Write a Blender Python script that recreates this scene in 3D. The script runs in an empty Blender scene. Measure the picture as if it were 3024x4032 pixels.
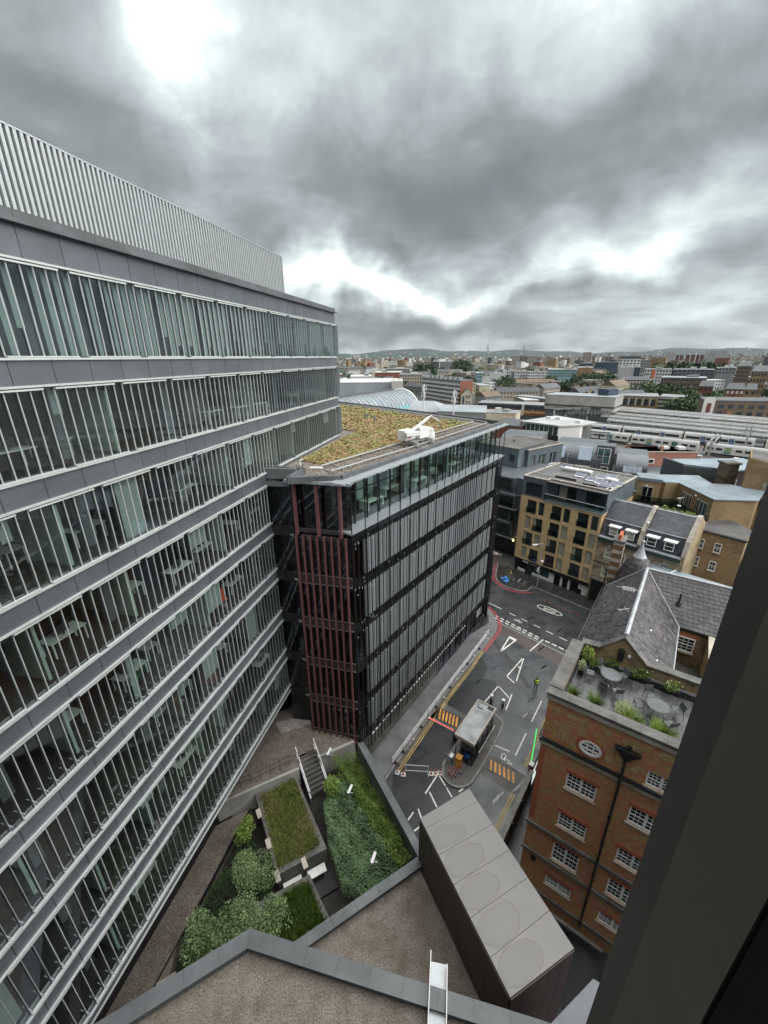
import bpy, bmesh, math, random
from mathutils import Vector, Matrix
import json
random.seed(7)
R = math.radians
sc = bpy.context.scene
COL = sc.collection
GZ = 36.12                      # camera height above the road (road is z = 0)
# ------------------------------------------------------------------ camera
cd = bpy.data.cameras.new('camera'); cam = bpy.data.objects.new('camera', cd); COL.objects.link(cam); sc.camera = cam
cd.sensor_fit = 'VERTICAL'; cd.sensor_height = 24.0; cd.sensor_width = 18.0; cd.lens = 24.0*1610/4032
cd.clip_start = 0.05; cd.clip_end = 40000
_r = Vector((0.999958116, -0.00323485194, -0.00856166551))
_d = Vector((-0.00915239768, -0.353428311, -0.935416839))
_f = Vector((0.0, 0.935456020, -0.353443114))
cam.matrix_world = Matrix(((_r.x, -_d.x, -_f.x, 0), (_r.y, -_d.y, -_f.y, 0), (_r.z, -_d.z, -_f.z, GZ), (0, 0, 0, 1)))
# ------------------------------------------------------------------ world: overcast sky
W = bpy.data.worlds.new('World'); sc.world = W; W.use_nodes = True
nt = W.node_tree; nt.nodes.clear()
def N(t, tree=None, **k):
 n = (tree or nt).nodes.new(t)
 for a, b in k.items(): setattr(n, a, b)
 return n
def build_world():
 L = nt.links.new
 out = N('ShaderNodeOutputWorld'); bg = N('ShaderNodeBackground'); L(bg.outputs[0], out.inputs[0])
 tc = N('ShaderNodeTexCoord')
 def math_(op, a, b=None, c=None, clamp=False):
  n = N('ShaderNodeMath', operation=op); n.use_clamp = clamp
  for i, x in enumerate((a, b, c)):
   if x is None: continue
   if isinstance(x, (int, float)): n.inputs[i].default_value = x
   else: L(x, n.inputs[i])
  return n.outputs[0]
 nor = N('ShaderNodeVectorMath', operation='NORMALIZE'); L(tc.outputs['Generated'], nor.inputs[0])
 sep = N('ShaderNodeSeparateXYZ'); L(nor.outputs[0], sep.inputs[0])
 zz = math_('ADD', math_('MAXIMUM', sep.outputs[2], 0.0), 0.20)
 px = math_('DIVIDE', sep.outputs[0], zz); py = math_('DIVIDE', sep.outputs[1], zz)
 cb = N('ShaderNodeCombineXYZ'); L(px, cb.inputs[0]); L(py, cb.inputs[1]); cb.inputs[2].default_value = 0.3
 def noise(vec, s, det, rough, dist=0.0, lac=2.0):
  n = N('ShaderNodeTexNoise'); n.inputs['Scale'].default_value = s; n.inputs['Detail'].default_value = det
  n.inputs['Roughness'].default_value = rough; n.inputs['Distortion'].default_value = dist; n.inputs['Lacunarity'].default_value = lac
  L(vec, n.inputs['Vector']); return n.outputs[0]
 n1 = noise(cb.outputs[0], 1.0, 3, 0.45, 0.25)
 n2 = noise(cb.outputs[0], 3.0, 8, 0.58, 0.6)
 n3 = noise(nor.outputs[0], 9.0, 9, 0.62, 0.3)
 # soft warped direction so that the breaks in the cloud have ragged edges
 wn = N('ShaderNodeTexNoise'); wn.inputs['Scale'].default_value = 4.5; wn.inputs['Detail'].default_value = 4; L(nor.outputs[0], wn.inputs['Vector'])
 ws = N('ShaderNodeVectorMath', operation='SUBTRACT'); L(wn.outputs['Color'], ws.inputs[0]); ws.inputs[1].default_value = (0.5, 0.5, 0.5)
 wm = N('ShaderNodeVectorMath', operation='SCALE'); L(ws.outputs[0], wm.inputs[0]); wm.inputs['Scale'].default_value = 0.34
 wa = N('ShaderNodeVectorMath', operation='ADD'); L(nor.outputs[0], wa.inputs[0]); L(wm.outputs[0], wa.inputs[1])
 val = math_('MULTIPLY_ADD', n1, 1.15, -0.575)
 val = math_('ADD', val, math_('MULTIPLY_ADD', n2, 0.58, -0.29))
 val = math_('ADD', val, math_('MULTIPLY_ADD', n3, 0.40, -0.20))
 # breaks and heavy banks of the cloud deck: (azimuth deg, elevation deg, half widths, amount)
 for az, el, ra, re, am in SKY:
  # gaussian in azimuth / elevation of the warped direction
  s2 = N('ShaderNodeSeparateXYZ'); L(wa.outputs[0], s2.inputs[0])
  a = math_('ARCTAN2', s2.outputs[0], s2.outputs[1])
  da = math_('DIVIDE', math_('SUBTRACT', a, R(az)), R(ra))
  e = math_('ARCSINE', math_('MINIMUM', math_('MAXIMUM', s2.outputs[2], -1.0), 1.0))
  de = math_('DIVIDE', math_('SUBTRACT', e, R(el)), R(re))
  q = math_('ADD', math_('MULTIPLY', da, da), math_('MULTIPLY', de, de))
  g = math_('EXPONENT', math_('MULTIPLY', q, -0.7))
  val = math_('MULTIPLY_ADD', g, am, val)
 val = math_('ADD', val, 0.40, clamp=True)
 cr = N('ShaderNodeValToRGB'); L(val, cr.inputs[0])
 el = cr.color_ramp.elements
 cols = [(0.0, (0.185, 0.198, 0.198)), (0.25, (0.275, 0.298, 0.300)), (0.48, (0.45, 0.498, 0.505)), (0.70, (0.68, 0.76, 0.75)), (0.9, (1.08, 1.17, 1.14)), (1.0, (1.5, 1.52, 1.5))]
 el[0].position, el[0].color = cols[0][0], (*cols[0][1], 1)
 el[1].position, el[1].color = cols[-1][0], (*cols[-1][1], 1)
 for p_, c_ in cols[1:-1]:
  e_ = el.new(p_); e_.color = (*c_, 1)
 # pale band where the deck meets the horizon, and grey below it
 sky = N('ShaderNodeTexSky', sky_type='NISHITA'); sky.sun_disc = False; sky.sun_elevation = R(56); sky.sun_rotation = R(105)
 sk = N('ShaderNodeVectorMath', operation='SCALE'); L(sky.outputs[0], sk.inputs[0]); sk.inputs['Scale'].default_value = 0.30
 mx = N('ShaderNodeMix', data_type='RGBA'); mx.inputs['Factor'].default_value = 0.97
 L(sk.outputs[0], mx.inputs['A']); L(cr.outputs[0], mx.inputs['B'])
 L(mx.outputs['Result'], bg.inputs['Color']); bg.inputs['Strength'].default_value = 0.285
SKY = [(-20.5, 32, 4.0, 5.5, 0.60), (-15, 25, 4.5, 5, 0.26), (-5, 9.2, 10, 2.2, 0.52), (10, 8.2, 14, 1.7, 0.40), (33, 13.5, 5, 2.6, 0.34), (24, 10.6, 7, 1.8, 0.24), (38, 9.5, 8, 2.2, 0.18),
       (-40, 20, 12, 10, -0.14), (4, 20, 14, 4.5, -0.22), (24, 20, 14, 4.5, -0.16), (0, 4.2, 16, 1.4, -0.34), (25, 36, 20, 9, 0.16), (2, 12.4, 3.0, 1.3, -0.26), (-8, 30, 6, 6, 0.12), (26, 6.0, 9, 1.2, -0.16), (16, 26, 8, 5, 0.08), (15, 1.0, 60, 1.0, 0.10)]
build_world()
sd = bpy.data.lights.new('sun', 'SUN'); sd.energy = 1.5; sd.angle = R(100); sd.color = (1.0, 0.985, 0.96)
so = bpy.data.objects.new('sun', sd); COL.objects.link(so)
so.rotation_euler = (R(34), 0, R(75))
sc.view_settings.view_transform = 'Standard'; sc.view_settings.look = 'None'; sc.view_settings.gamma = 1.0
sc.view_settings.use_curve_mapping = False; sc.view_settings.exposure = 1.98
sc.cycles.max_bounces = 6; sc.cycles.transparent_max_bounces = 12; sc.cycles.diffuse_bounces = 3; sc.cycles.volume_bounces = 2
# ------------------------------------------------------------------ helpers
class Fr:
 """local frame: u runs along azimuth az, w points to its right, z is height above the road"""
 def __init__(s, x, y, az):
  s.o = (x, y); s.az = az; a = R(az)
  s.u = (math.sin(a), math.cos(a)); s.w = (math.cos(a), -math.sin(a)); s.rot = R(90-az)
 def __call__(s, u, w, z):
  return (s.o[0]+u*s.u[0]+w*s.w[0], s.o[1]+u*s.u[1]+w*s.w[1], z)
ID = Fr(0, 0, 90)              # u = x, w = -y
class MB:
 def __init__(s): s.v = []; s.f = []; s.m = []
 def face(s, pts, m=0):
  b = len(s.v); s.v += [tuple(p) for p in pts]; s.f.append(tuple(range(b, b+len(pts)))); s.m.append(m); return s
 def hexa(s, c, m=0):
  b = len(s.v); s.v += [tuple(p) for p in c]; o = Vector(c[0]); rev = (Vector(c[1])-o).cross(Vector(c[3])-o).dot(Vector(c[4])-o) < 0
  for q in ((0,3,2,1), (4,5,6,7), (0,1,5,4), (1,2,6,5), (2,3,7,6), (3,0,4,7)):
   s.f.append(tuple(b+i for i in (q[::-1] if rev else q))); s.m.append(m)
  return s
 def box(s, F, u0, u1, w0, w1, z0, z1, m=0):
  return s.hexa([F(u0,w0,z0), F(u1,w0,z0), F(u1,w1,z0), F(u0,w1,z0), F(u0,w0,z1), F(u1,w0,z1), F(u1,w1,z1), F(u0,w1,z1)], m)
 def prism(s, pts, z0, z1, m=0, cap=True):
  n = len(pts); b = len(s.v)
  if sum(pts[i][0]*pts[(i+1) % n][1]-pts[(i+1) % n][0]*pts[i][1] for i in range(n)) < 0: pts = pts[::-1]
  s.v += [(p[0], p[1], z0) for p in pts]+[(p[0], p[1], z1) for p in pts]
  for i in range(n):
   j = (i+1) % n; s.f.append((b+i, b+j, b+n+j, b+n+i)); s.m.append(m)
  if cap:
   s.f.append(tuple(b+n+i for i in range(n))); s.m.append(m)
   s.f.append(tuple(b+n-1-i for i in range(n))); s.m.append(m)
  return s
 def tube(s, a, b_, r, n=6, m=0, r2=None):
  a = Vector(a); b_ = Vector(b_); d = (b_-a)
  if d.length < 1e-6: return s
  d.normalize(); x = d.orthogonal().normalized(); y = d.cross(x); r2 = r if r2 is None else r2; k = len(s.v)
  for c, rr in ((a, r), (b_, r2)):
   for i in range(n):
    t = 2*math.pi*i/n; s.v.append(tuple(c+x*(math.cos(t)*rr)+y*(math.sin(t)*rr)))
  for i in range(n):
   j = (i+1) % n; s.f.append((k+i, k+j, k+n+j, k+n+i)); s.m.append(m)
  s.f.append(tuple(k+n-1-i for i in range(n))); s.m.append(m); s.f.append(tuple(k+n+i for i in range(n))); s.m.append(m)
  return s
 def path(s, pts, r, n=6, m=0):
  for a, b in zip(pts, pts[1:]): s.tube(a, b, r, n, m)
  return s
 def lathe(s, prof, c=(0,0), n=16, m=0):
  b = len(s.v)
  for r, z in prof:
   for i in range(n):
    t = 2*math.pi*i/n; s.v.append((c[0]+r*math.cos(t), c[1]+r*math.sin(t), z))
  for k in range(len(prof)-1):
   for i in range(n):
    j = (i+1) % n; s.f.append((b+k*n+i, b+k*n+j, b+(k+1)*n+j, b+(k+1)*n+i)); s.m.append(m)
  s.f.append(tuple(b+n-1-i for i in range(n))); s.m.append(m)
  s.f.append(tuple(b+(len(prof)-1)*n+i for i in range(n))); s.m.append(m)
  return s
def mesh(name, mb, mats, off=(0,0,0), smooth=False):
 me = bpy.data.meshes.new(name)
 me.from_pydata([(v[0]-off[0], v[1]-off[1], v[2]-off[2]) for v in mb.v], [], mb.f)
 mats = mats if isinstance(mats, (list, tuple)) else [mats]
 for m in mats: me.materials.append(m)
 if len(mats) > 1: me.polygons.foreach_set('material_index', mb.m)
 if smooth: me.polygons.foreach_set('use_smooth', [True]*len(me.polygons))
 return me
def wpos(o):
 p = Vector((0, 0, 0))
 while o is not None: p += o.location; o = o.parent
 return p
def obj(name, mb, mats, parent=None, smooth=False, **kw):
 off = wpos(parent) if parent is not None else Vector((0, 0, 0))
 org = Vector((0,0,0))
 if parent is None and mb.v:
  xs = [v[0] for v in mb.v]; ys = [v[1] for v in mb.v]; zs = [v[2] for v in mb.v]
  org = Vector(((min(xs)+max(xs))/2, (min(ys)+max(ys))/2, min(zs))); off = org
 o = bpy.data.objects.new(name, mesh(name, mb, mats, off, smooth)); COL.objects.link(o)
 if parent is not None: o.parent = parent
 else: o.location = org
 for k, v in kw.items(): o[k] = v
 return o
def thing(name, label, cat, loc, group=None, rot=0.0):
 o = bpy.data.objects.new(name, None); COL.objects.link(o); o.location = loc; o.rotation_euler = (0,0,rot); o.empty_display_size = 0.3
 o['label'] = label; o['category'] = cat
 if group: o['group'] = group
 return o
def inst(name, me, parent, loc, rot=0.0, **kw):
 o = bpy.data.objects.new(name, me); COL.objects.link(o)
 if parent is not None:
  o.parent = parent; o.location = Vector(loc)-wpos(parent)
 else: o.location = loc
 if rot: o.rotation_euler = (0,0,rot)
 for k, v in kw.items(): o[k] = v
 return o
def dup(o, loc, rot=None, label=None, parent=None):
 c = o.copy(); COL.objects.link(c)
 if parent is None:
  c.location = loc
  if rot is not None: c.rotation_euler = (0,0,rot)
  if label: c['label'] = label
 else: c.parent = parent
 for ch in list(o.children): dup(ch, None, parent=c)
 return c
def camdist(p): return math.sqrt(p[0]**2+p[1]**2+(p[2]-GZ)**2)
# ------------------------------------------------------------------ materials
def newmat(name):
 m = bpy.data.materials.new(name); m.use_nodes = True; t = m.node_tree; t.nodes.clear(); return m, t
def lnk(t, a, b): t.links.new(a, b)
def coords(t, az=None):
 """position in metres; with az the x axis runs along that azimuth and y is height"""
 g = t.nodes.new('ShaderNodeNewGeometry')
 if az is None: return g.outputs['Position']
 a = R(az); dp = t.nodes.new('ShaderNodeVectorMath'); dp.operation = 'DOT_PRODUCT'; dp.inputs[1].default_value = (math.sin(a), math.cos(a), 0)
 lnk(t, g.outputs['Position'], dp.inputs[0]); sp = t.nodes.new('ShaderNodeSeparateXYZ'); lnk(t, g.outputs['Position'], sp.inputs[0])
 cb = t.nodes.new('ShaderNodeCombineXYZ'); lnk(t, dp.outputs['Value'], cb.inputs[0]); lnk(t, sp.outputs[2], cb.inputs[1]); return cb.outputs[0]
def mat(name, col, rough=0.6, var=0.18, scale=1.2, metal=0.0, bump=0.0, bscale=30, stain=0.0, col2=None, island=0.0, spec=None, wet=0.0, grain=0.0, gscale=60, detail=4):
 m, t = newmat(name); b = t.nodes.new('ShaderNodeBsdfPrincipled'); o = t.nodes.new('ShaderNodeOutputMaterial'); lnk(t, b.outputs[0], o.inputs[0])
 P = coords(t)
 n = t.nodes.new('ShaderNodeTexNoise'); n.inputs['Scale'].default_value = scale; n.inputs['Detail'].default_value = detail; n.inputs['Roughness'].default_value = 0.6; lnk(t, P, n.inputs['Vector'])
 r = t.nodes.new('ShaderNodeValToRGB'); lnk(t, n.outputs[0], r.inputs[0]); e = r.color_ramp.elements
 c2 = col2 or tuple(min(1, x*(1+var)) for x in col); c1 = tuple(x*(1-var) for x in col) if col2 is None else col
 e[0].position = 0.32; e[0].color = (*c1, 1); e[1].position = 0.68; e[1].color = (*c2, 1)
 c = r.outputs[0]
 def mul(c, fac_sock, lo, hi):
  mr = t.nodes.new('ShaderNodeMapRange'); lnk(t, fac_sock, mr.inputs[0]); mr.inputs[3].default_value = lo; mr.inputs[4].default_value = hi
  v = t.nodes.new('ShaderNodeVectorMath'); v.operation = 'SCALE'; lnk(t, c, v.inputs[0]); lnk(t, mr.outputs[0], v.inputs['Scale']); return v.outputs[0]
 if island:
  g = t.nodes.new('ShaderNodeNewGeometry'); oi = t.nodes.new('ShaderNodeObjectInfo'); ad = t.nodes.new('ShaderNodeMath'); ad.operation = 'ADD'
  lnk(t, g.outputs['Random Per Island'], ad.inputs[0]); lnk(t, oi.outputs['Random'], ad.inputs[1]); fr = t.nodes.new('ShaderNodeMath'); fr.operation = 'FRACT'; lnk(t, ad.outputs[0], fr.inputs[0])
  c = mul(c, fr.outputs[0], 1-island, 1+island)
 if grain:
  n3 = t.nodes.new('ShaderNodeTexNoise'); n3.inputs['Scale'].default_value = gscale; n3.inputs['Detail'].default_value = 2; lnk(t, P, n3.inputs['Vector']); mr0 = t.nodes.new('ShaderNodeMapRange'); lnk(t, n3.outputs[0], mr0.inputs[0]); mr0.inputs[1].default_value = 0.3; mr0.inputs[2].default_value = 0.7
  c = mul(c, mr0.outputs[0], 1-grain, 1+grain)
 if stain:
  n2 = t.nodes.new('ShaderNodeTexNoise'); n2.inputs['Scale'].default_value = scale*0.35; n2.inputs['Detail'].default_value = 6; n2.inputs['Distortion'].default_value = 0.8; lnk(t, P, n2.inputs['Vector'])
  mr0 = t.nodes.new('ShaderNodeMapRange'); lnk(t, n2.outputs[0], mr0.inputs[0]); mr0.inputs[1].default_value = 0.4; mr0.inputs[2].default_value = 0.62
  c = mul(c, mr0.outputs[0], 1-stain, 1.0)
 lnk(t, c, b.inputs['Base Color']); b.inputs['Metallic'].default_value = metal; b.inputs['Roughness'].default_value = rough
 if spec is not None: b.inputs['Specular IOR Level'].default_value = spec
 if wet:
  n4 = t.nodes.new('ShaderNodeTexNoise'); n4.inputs['Scale'].default_value = 0.35; n4.inputs['Detail'].default_value = 5; lnk(t, P, n4.inputs['Vector'])
  mr = t.nodes.new('ShaderNodeMapRange'); lnk(t, n4.outputs[0], mr.inputs[0]); mr.inputs[1].default_value = 0.40; mr.inputs[2].default_value = 0.56; mr.inputs[3].default_value = rough; mr.inputs[4].default_value = wet
  lnk(t, mr.outputs[0], b.inputs['Roughness'])
 if bump:
  n5 = t.nodes.new('ShaderNodeTexNoise'); n5.inputs['Scale'].default_value = bscale; n5.inputs['Detail'].default_value = 3; lnk(t, P, n5.inputs['Vector'])
  bp = t.nodes.new('ShaderNodeBump'); bp.inputs['Strength'].default_value = bump; bp.inputs['Distance'].default_value = 0.02; lnk(t, n5.outputs[0], bp.inputs['Height']); lnk(t, bp.outputs[0], b.inputs['Normal'])
 return m
def brick(name, az, c1, c2, mortar, bw=0.225, bh=0.075, patch=None, pscale=0.6, rough=0.85):
 m, t = newmat(name); b = t.nodes.new('ShaderNodeBsdfPrincipled'); o = t.nodes.new('ShaderNodeOutputMaterial'); lnk(t, b.outputs[0], o.inputs[0])
 P = coords(t, az); k = t.nodes.new('ShaderNodeTexBrick'); lnk(t, P, k.inputs['Vector'])
 k.inputs['Color1'].default_value = (*c1, 1); k.inputs['Color2'].default_value = (*c2, 1); k.inputs['Mortar'].default_value = (*mortar, 1)
 k.inputs['Scale'].default_value = 1.0; k.inputs['Mortar Size'].default_value = 0.006; k.inputs['Brick Width'].default_value = bw; k.inputs['Row Height'].default_value = bh; k.inputs['Bias'].default_value = 0.0
 c = k.outputs[0]; n = t.nodes.new('ShaderNodeTexNoise'); n.inputs['Scale'].default_value = pscale; n.inputs['Detail'].default_value = 6; n.inputs['Roughness'].default_value = 0.65; lnk(t, P, n.inputs['Vector'])
 if patch:
  r = t.nodes.new('ShaderNodeValToRGB'); lnk(t, n.outputs[0], r.inputs[0]); r.color_ramp.elements[0].position = 0.47; r.color_ramp.elements[1].position = 0.56
  mx = t.nodes.new('ShaderNodeMix'); mx.data_type = 'RGBA'; mx.blend_type = 'MULTIPLY'; lnk(t, r.outputs[0], mx.inputs['Factor']); lnk(t, c, mx.inputs['A']); mx.inputs['B'].default_value = (*patch, 1); c = mx.outputs['Result']
 n2 = t.nodes.new('ShaderNodeTexNoise'); n2.inputs['Scale'].default_value = 3.0; n2.inputs['Detail'].default_value = 5; lnk(t, P, n2.inputs['Vector'])
 mr = t.nodes.new('ShaderNodeMapRange'); lnk(t, n2.outputs[0], mr.inputs[0]); mr.inputs[3].default_value = 0.7; mr.inputs[4].default_value = 1.3
 v = t.nodes.new('ShaderNodeVectorMath'); v.operation = 'SCALE'; lnk(t, c, v.inputs[0]); lnk(t, mr.outputs[0], v.inputs['Scale'])
 lnk(t, v.outputs[0], b.inputs['Base Color']); b.inputs['Roughness'].default_value = rough
 bp = t.nodes.new('ShaderNodeBump'); bp.inputs['Strength'].default_value = 0.5; bp.inputs['Distance'].default_value = 0.01; bp.invert = True; lnk(t, k.outputs['Fac'], bp.inputs['Height']); lnk(t, bp.outputs[0], b.inputs['Normal'])
 return m
def glass(name, tint=(0.55, 0.68, 0.62), refl=(0.9, 0.95, 1.0), ior=1.55, add=0.0, wobble=0.0):
 m, t = newmat(name); o = t.nodes.new('ShaderNodeOutputMaterial'); mx = t.nodes.new('ShaderNodeMixShader'); tr = t.nodes.new('ShaderNodeBsdfTransparent'); gl = t.nodes.new('ShaderNodeBsdfGlossy')
 tr.inputs[0].default_value = (*tint, 1); gl.inputs['Color'].default_value = (*refl, 1); gl.inputs['Roughness'].default_value = 0.03
 fr = t.nodes.new('ShaderNodeFresnel'); gn = t.nodes.new('ShaderNodeNewGeometry'); mi = t.nodes.new('ShaderNodeMapRange'); lnk(t, gn.outputs['Backfacing'], mi.inputs[0]); mi.inputs[3].default_value = ior; mi.inputs[4].default_value = 1/ior; lnk(t, mi.outputs[0], fr.inputs[0]); ad = t.nodes.new('ShaderNodeMath'); ad.operation = 'ADD'; ad.inputs[1].default_value = add; ad.use_clamp = True
 lnk(t, fr.outputs[0], ad.inputs[0]); lnk(t, ad.outputs[0], mx.inputs[0]); lnk(t, tr.outputs[0], mx.inputs[1]); lnk(t, gl.outputs[0], mx.inputs[2]); lnk(t, mx.outputs[0], o.inputs[0])
 if wobble:
  n5 = t.nodes.new('ShaderNodeTexNoise'); n5.inputs['Scale'].default_value = 0.9; lnk(t, coords(t), n5.inputs['Vector'])
  bp = t.nodes.new('ShaderNodeBump'); bp.inputs['Strength'].default_value = wobble; bp.inputs['Distance'].default_value = 0.05; lnk(t, n5.outputs[0], bp.inputs['Height']); lnk(t, bp.outputs[0], gl.inputs['Normal'])
 return m
def leaf(name, cols, rough=0.6, scale=0.5, trans=0.25):
 m, t = newmat(name); b = t.nodes.new('ShaderNodeBsdfPrincipled'); o = t.nodes.new('ShaderNodeOutputMaterial'); lnk(t, b.outputs[0], o.inputs[0])
 g = t.nodes.new('ShaderNodeNewGeometry'); n = t.nodes.new('ShaderNodeTexNoise'); n.inputs['Scale'].default_value = scale; n.inputs['Detail'].default_value = 3; lnk(t, g.outputs['Position'], n.inputs['Vector'])
 a = t.nodes.new('ShaderNodeMath'); a.operation = 'MULTIPLY_ADD'; lnk(t, g.outputs['Random Per Island'], a.inputs[0]); a.inputs[1].default_value = 0.5; 
 s = t.nodes.new('ShaderNodeMapRange'); lnk(t, n.outputs[0], s.inputs[0]); s.inputs[1].default_value = 0.3; s.inputs[2].default_value = 0.7; s.inputs[3].default_value = 0; s.inputs[4].default_value = 0.5; lnk(t, s.outputs[0], a.inputs[2])
 r = t.nodes.new('ShaderNodeValToRGB'); lnk(t, a.outputs[0], r.inputs[0]); e = r.color_ramp.elements; k = len(cols)
 e[0].position = 0.05; e[0].color = (*cols[0], 1); e[1].position = 0.95; e[1].color = (*cols[-1], 1)
 for i in range(1, k-1): q = e.new(0.05+0.9*i/(k-1)); q.color = (*cols[i], 1)
 lnk(t, r.outputs[0], b.inputs['Base Color']); b.inputs['Roughness'].default_value = rough; b.inputs['Specular IOR Level'].default_value = 0.25
 return m
def emis(name, col, st):
 m, t = newmat(name); b = t.nodes.new('ShaderNodeEmission'); o = t.nodes.new('ShaderNodeOutputMaterial'); b.inputs[0].default_value = (*col, 1); b.inputs[1].default_value = st; lnk(t, b.outputs[0], o.inputs[0]); return m
X = {}
X['clad'] = mat('blue_grey_cladding', (0.15, 0.164, 0.182), 0.38, 0.08, 0.8, metal=0.35, stain=0.12, island=0.06, bump=0.05, bscale=4)
X['alu'] = mat('pale_aluminium', (0.58, 0.61, 0.59), 0.35, 0.06, 2, metal=0.25)
X['alu2'] = mat('grey_aluminium', (0.36, 0.39, 0.40), 0.35, 0.08, 2, metal=0.4)
X['coping'] = mat('dull_grey_coping', (0.13, 0.14, 0.145), 0.5, 0.15, 1.0, stain=0.25, metal=0.2)
X['louvre'] = mat('louvre_aluminium', (0.44, 0.47, 0.47), 0.4, 0.05, 2, metal=0.3)
X['louvback'] = mat('louvre_backing', (0.28, 0.295, 0.30), 0.6, 0.1, 1)
X['glassL'] = glass('office_glass', (0.66, 0.73, 0.71), (0.85, 0.93, 1.0), 1.55, 0.07, 0.02)
X['glassD'] = glass('dark_office_glass', (0.38, 0.36, 0.36), (0.8, 0.85, 0.95), 1.5, 0.02, 0.02)
X['glassT'] = glass('clear_top_glass', (0.72, 0.86, 0.80), (0.85, 0.93, 1.0), 1.5, 0.02, 0.02)
X['rail'] = glass('balustrade_glass', (0.60, 0.68, 0.66), (0.9, 0.95, 1.0), 1.45, 0.04)
X['black'] = mat('black_band', (0.008, 0.009, 0.010), 0.22, 0.3, 2)
X['mast'] = mat('dark_mast', (0.03, 0.03, 0.033), 0.35, 0.1, 2, metal=0.4)
X['blade'] = mat('blade_grey', (0.40, 0.43, 0.44), 0.3, 0.12, 6, metal=0.35, island=0.15)
X['bladeback'] = mat('blade_backing', (0.25, 0.265, 0.275), 0.4, 0.1, 3, metal=0.2)
X['red'] = mat('maroon_fin', (0.145, 0.062, 0.064), 0.45, 0.12, 2)
X['carpet'] = mat('office_carpet', (0.048, 0.040, 0.040), 0.9, 0.15, 3)
X['ceil'] = mat('office_ceiling', (0.35, 0.36, 0.36), 0.8, 0.05, 2)
X['inwall'] = mat('office_core_wall', (0.12, 0.12, 0.115), 0.8, 0.2, 0.3)
X['mint'] = mat('mint_partition', (0.44, 0.52, 0.47), 0.6, 0.1, 1)
X['blind_and_sky_streak'] = mat('pale_blind_and_sky_streak', (0.34, 0.39, 0.38), 0.7, 0.08, 1)
X['desk'] = mat('white_desk', (0.78, 0.80, 0.76), 0.4, 0.05, 2)
X['wood'] = mat('light_wood', (0.30, 0.20, 0.11), 0.5, 0.15, 6)
X['orange'] = mat('orange_fabric', (0.75, 0.12, 0.03), 0.7, 0.1, 5)
X['chair'] = mat('dark_chair', (0.03, 0.03, 0.035), 0.6, 0.1, 5)
X['col'] = mat('column_grey', (0.16, 0.17, 0.18), 0.6, 0.1, 2)
X['asphalt'] = mat('wet_asphalt', (0.030, 0.032, 0.034), 0.55, 0.25, 0.5, bump=0.25, bscale=60, grain=0.25, gscale=25, wet=0.22, col2=(0.052, 0.055, 0.058))
X['asphalt2'] = mat('pale_asphalt', (0.036, 0.039, 0.042), 0.5, 0.2, 0.6, bump=0.2, bscale=60, grain=0.2, gscale=25, wet=0.13, col2=(0.068, 0.072, 0.077))
X['asphalt3'] = mat('black_new_asphalt', (0.018, 0.020, 0.022), 0.5, 0.2, 0.6, bump=0.25, bscale=60, grain=0.25, gscale=25, wet=0.25)
X['asphaltred'] = mat('reddish_asphalt', (0.075, 0.057, 0.055), 0.6, 0.15, 0.6, bump=0.2, grain=0.2, gscale=25, wet=0.35)
X['pave'] = mat('paving', (0.16, 0.165, 0.17), 0.5, 0.12, 1.0, island=0.10, stain=0.3, wet=0.28, grain=0.12)
X['pavedark'] = mat('dark_wet_paving', (0.045, 0.043, 0.042), 0.45, 0.2, 1.0, stain=0.3, wet=0.18, grain=0.15)
X['kerb'] = mat('granite_kerb', (0.22, 0.21, 0.20), 0.7, 0.15, 2, grain=0.2, stain=0.2)
X['kerbbrown'] = mat('dirty_brown_strip', (0.12, 0.105, 0.085), 0.75, 0.2, 1, stain=0.35, grain=0.2)
X['white'] = mat('road_white', (0.72, 0.71, 0.66), 0.6, 0.08, 3, stain=0.22, grain=0.12, gscale=40)
X['yellow'] = mat('road_yellow', (0.50, 0.34, 0.10), 0.7, 0.12, 3, stain=0.35, grain=0.2)
X['redpaint'] = mat('road_red', (0.42, 0.06, 0.07), 0.7, 0.12, 3, stain=0.3, grain=0.15)
X['orangepaint'] = mat('orange_stripe', (0.65, 0.30, 0.06), 0.6, 0.12, 4, stain=0.4)
X['steelw'] = mat('white_rail', (0.72, 0.72, 0.70), 0.4, 0.06, 3)
X['steel'] = mat('galvanised_steel', (0.42, 0.43, 0.43), 0.4, 0.1, 3, metal=0.5)
X['concrete'] = mat('pale_concrete', (0.42, 0.41, 0.38), 0.8, 0.1, 1.5, stain=0.25, grain=0.08)
X['concdark'] = mat('weathered_concrete', (0.13, 0.125, 0.115), 0.8, 0.15, 1.2, stain=0.35, grain=0.12)
X['gravel'] = mat('brown_gravel', (0.13, 0.105, 0.082), 0.9, 0.25, 1.2, bump=0.9, bscale=14, grain=0.5, gscale=16, col2=(0.21, 0.19, 0.165), detail=6)
X['pebble'] = mat('loose_pebble', (0.20, 0.17, 0.14), 0.8, 0.3, 3, island=0.6)
X['soil'] = mat('dark_soil', (0.03, 0.027, 0.022), 0.95, 0.3, 2, bump=0.5)
X['slab'] = mat('taupe_metal_panel', (0.185, 0.178, 0.171), 0.42, 0.05, 0.6, metal=0.15, grain=0.03)
X['darkred'] = mat('dark_red_brown_cladding', (0.055, 0.035, 0.032), 0.5, 0.2, 1)
X['slate'] = mat('wet_slate', (0.040, 0.038, 0.042), 0.42, 0.2, 0.7, island=0.55, bump=0.15, bscale=25, col2=(0.082, 0.074, 0.074))
X['slatedark'] = mat('dark_slate', (0.025, 0.027, 0.028), 0.5, 0.2, 0.7, island=0.35)
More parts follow.
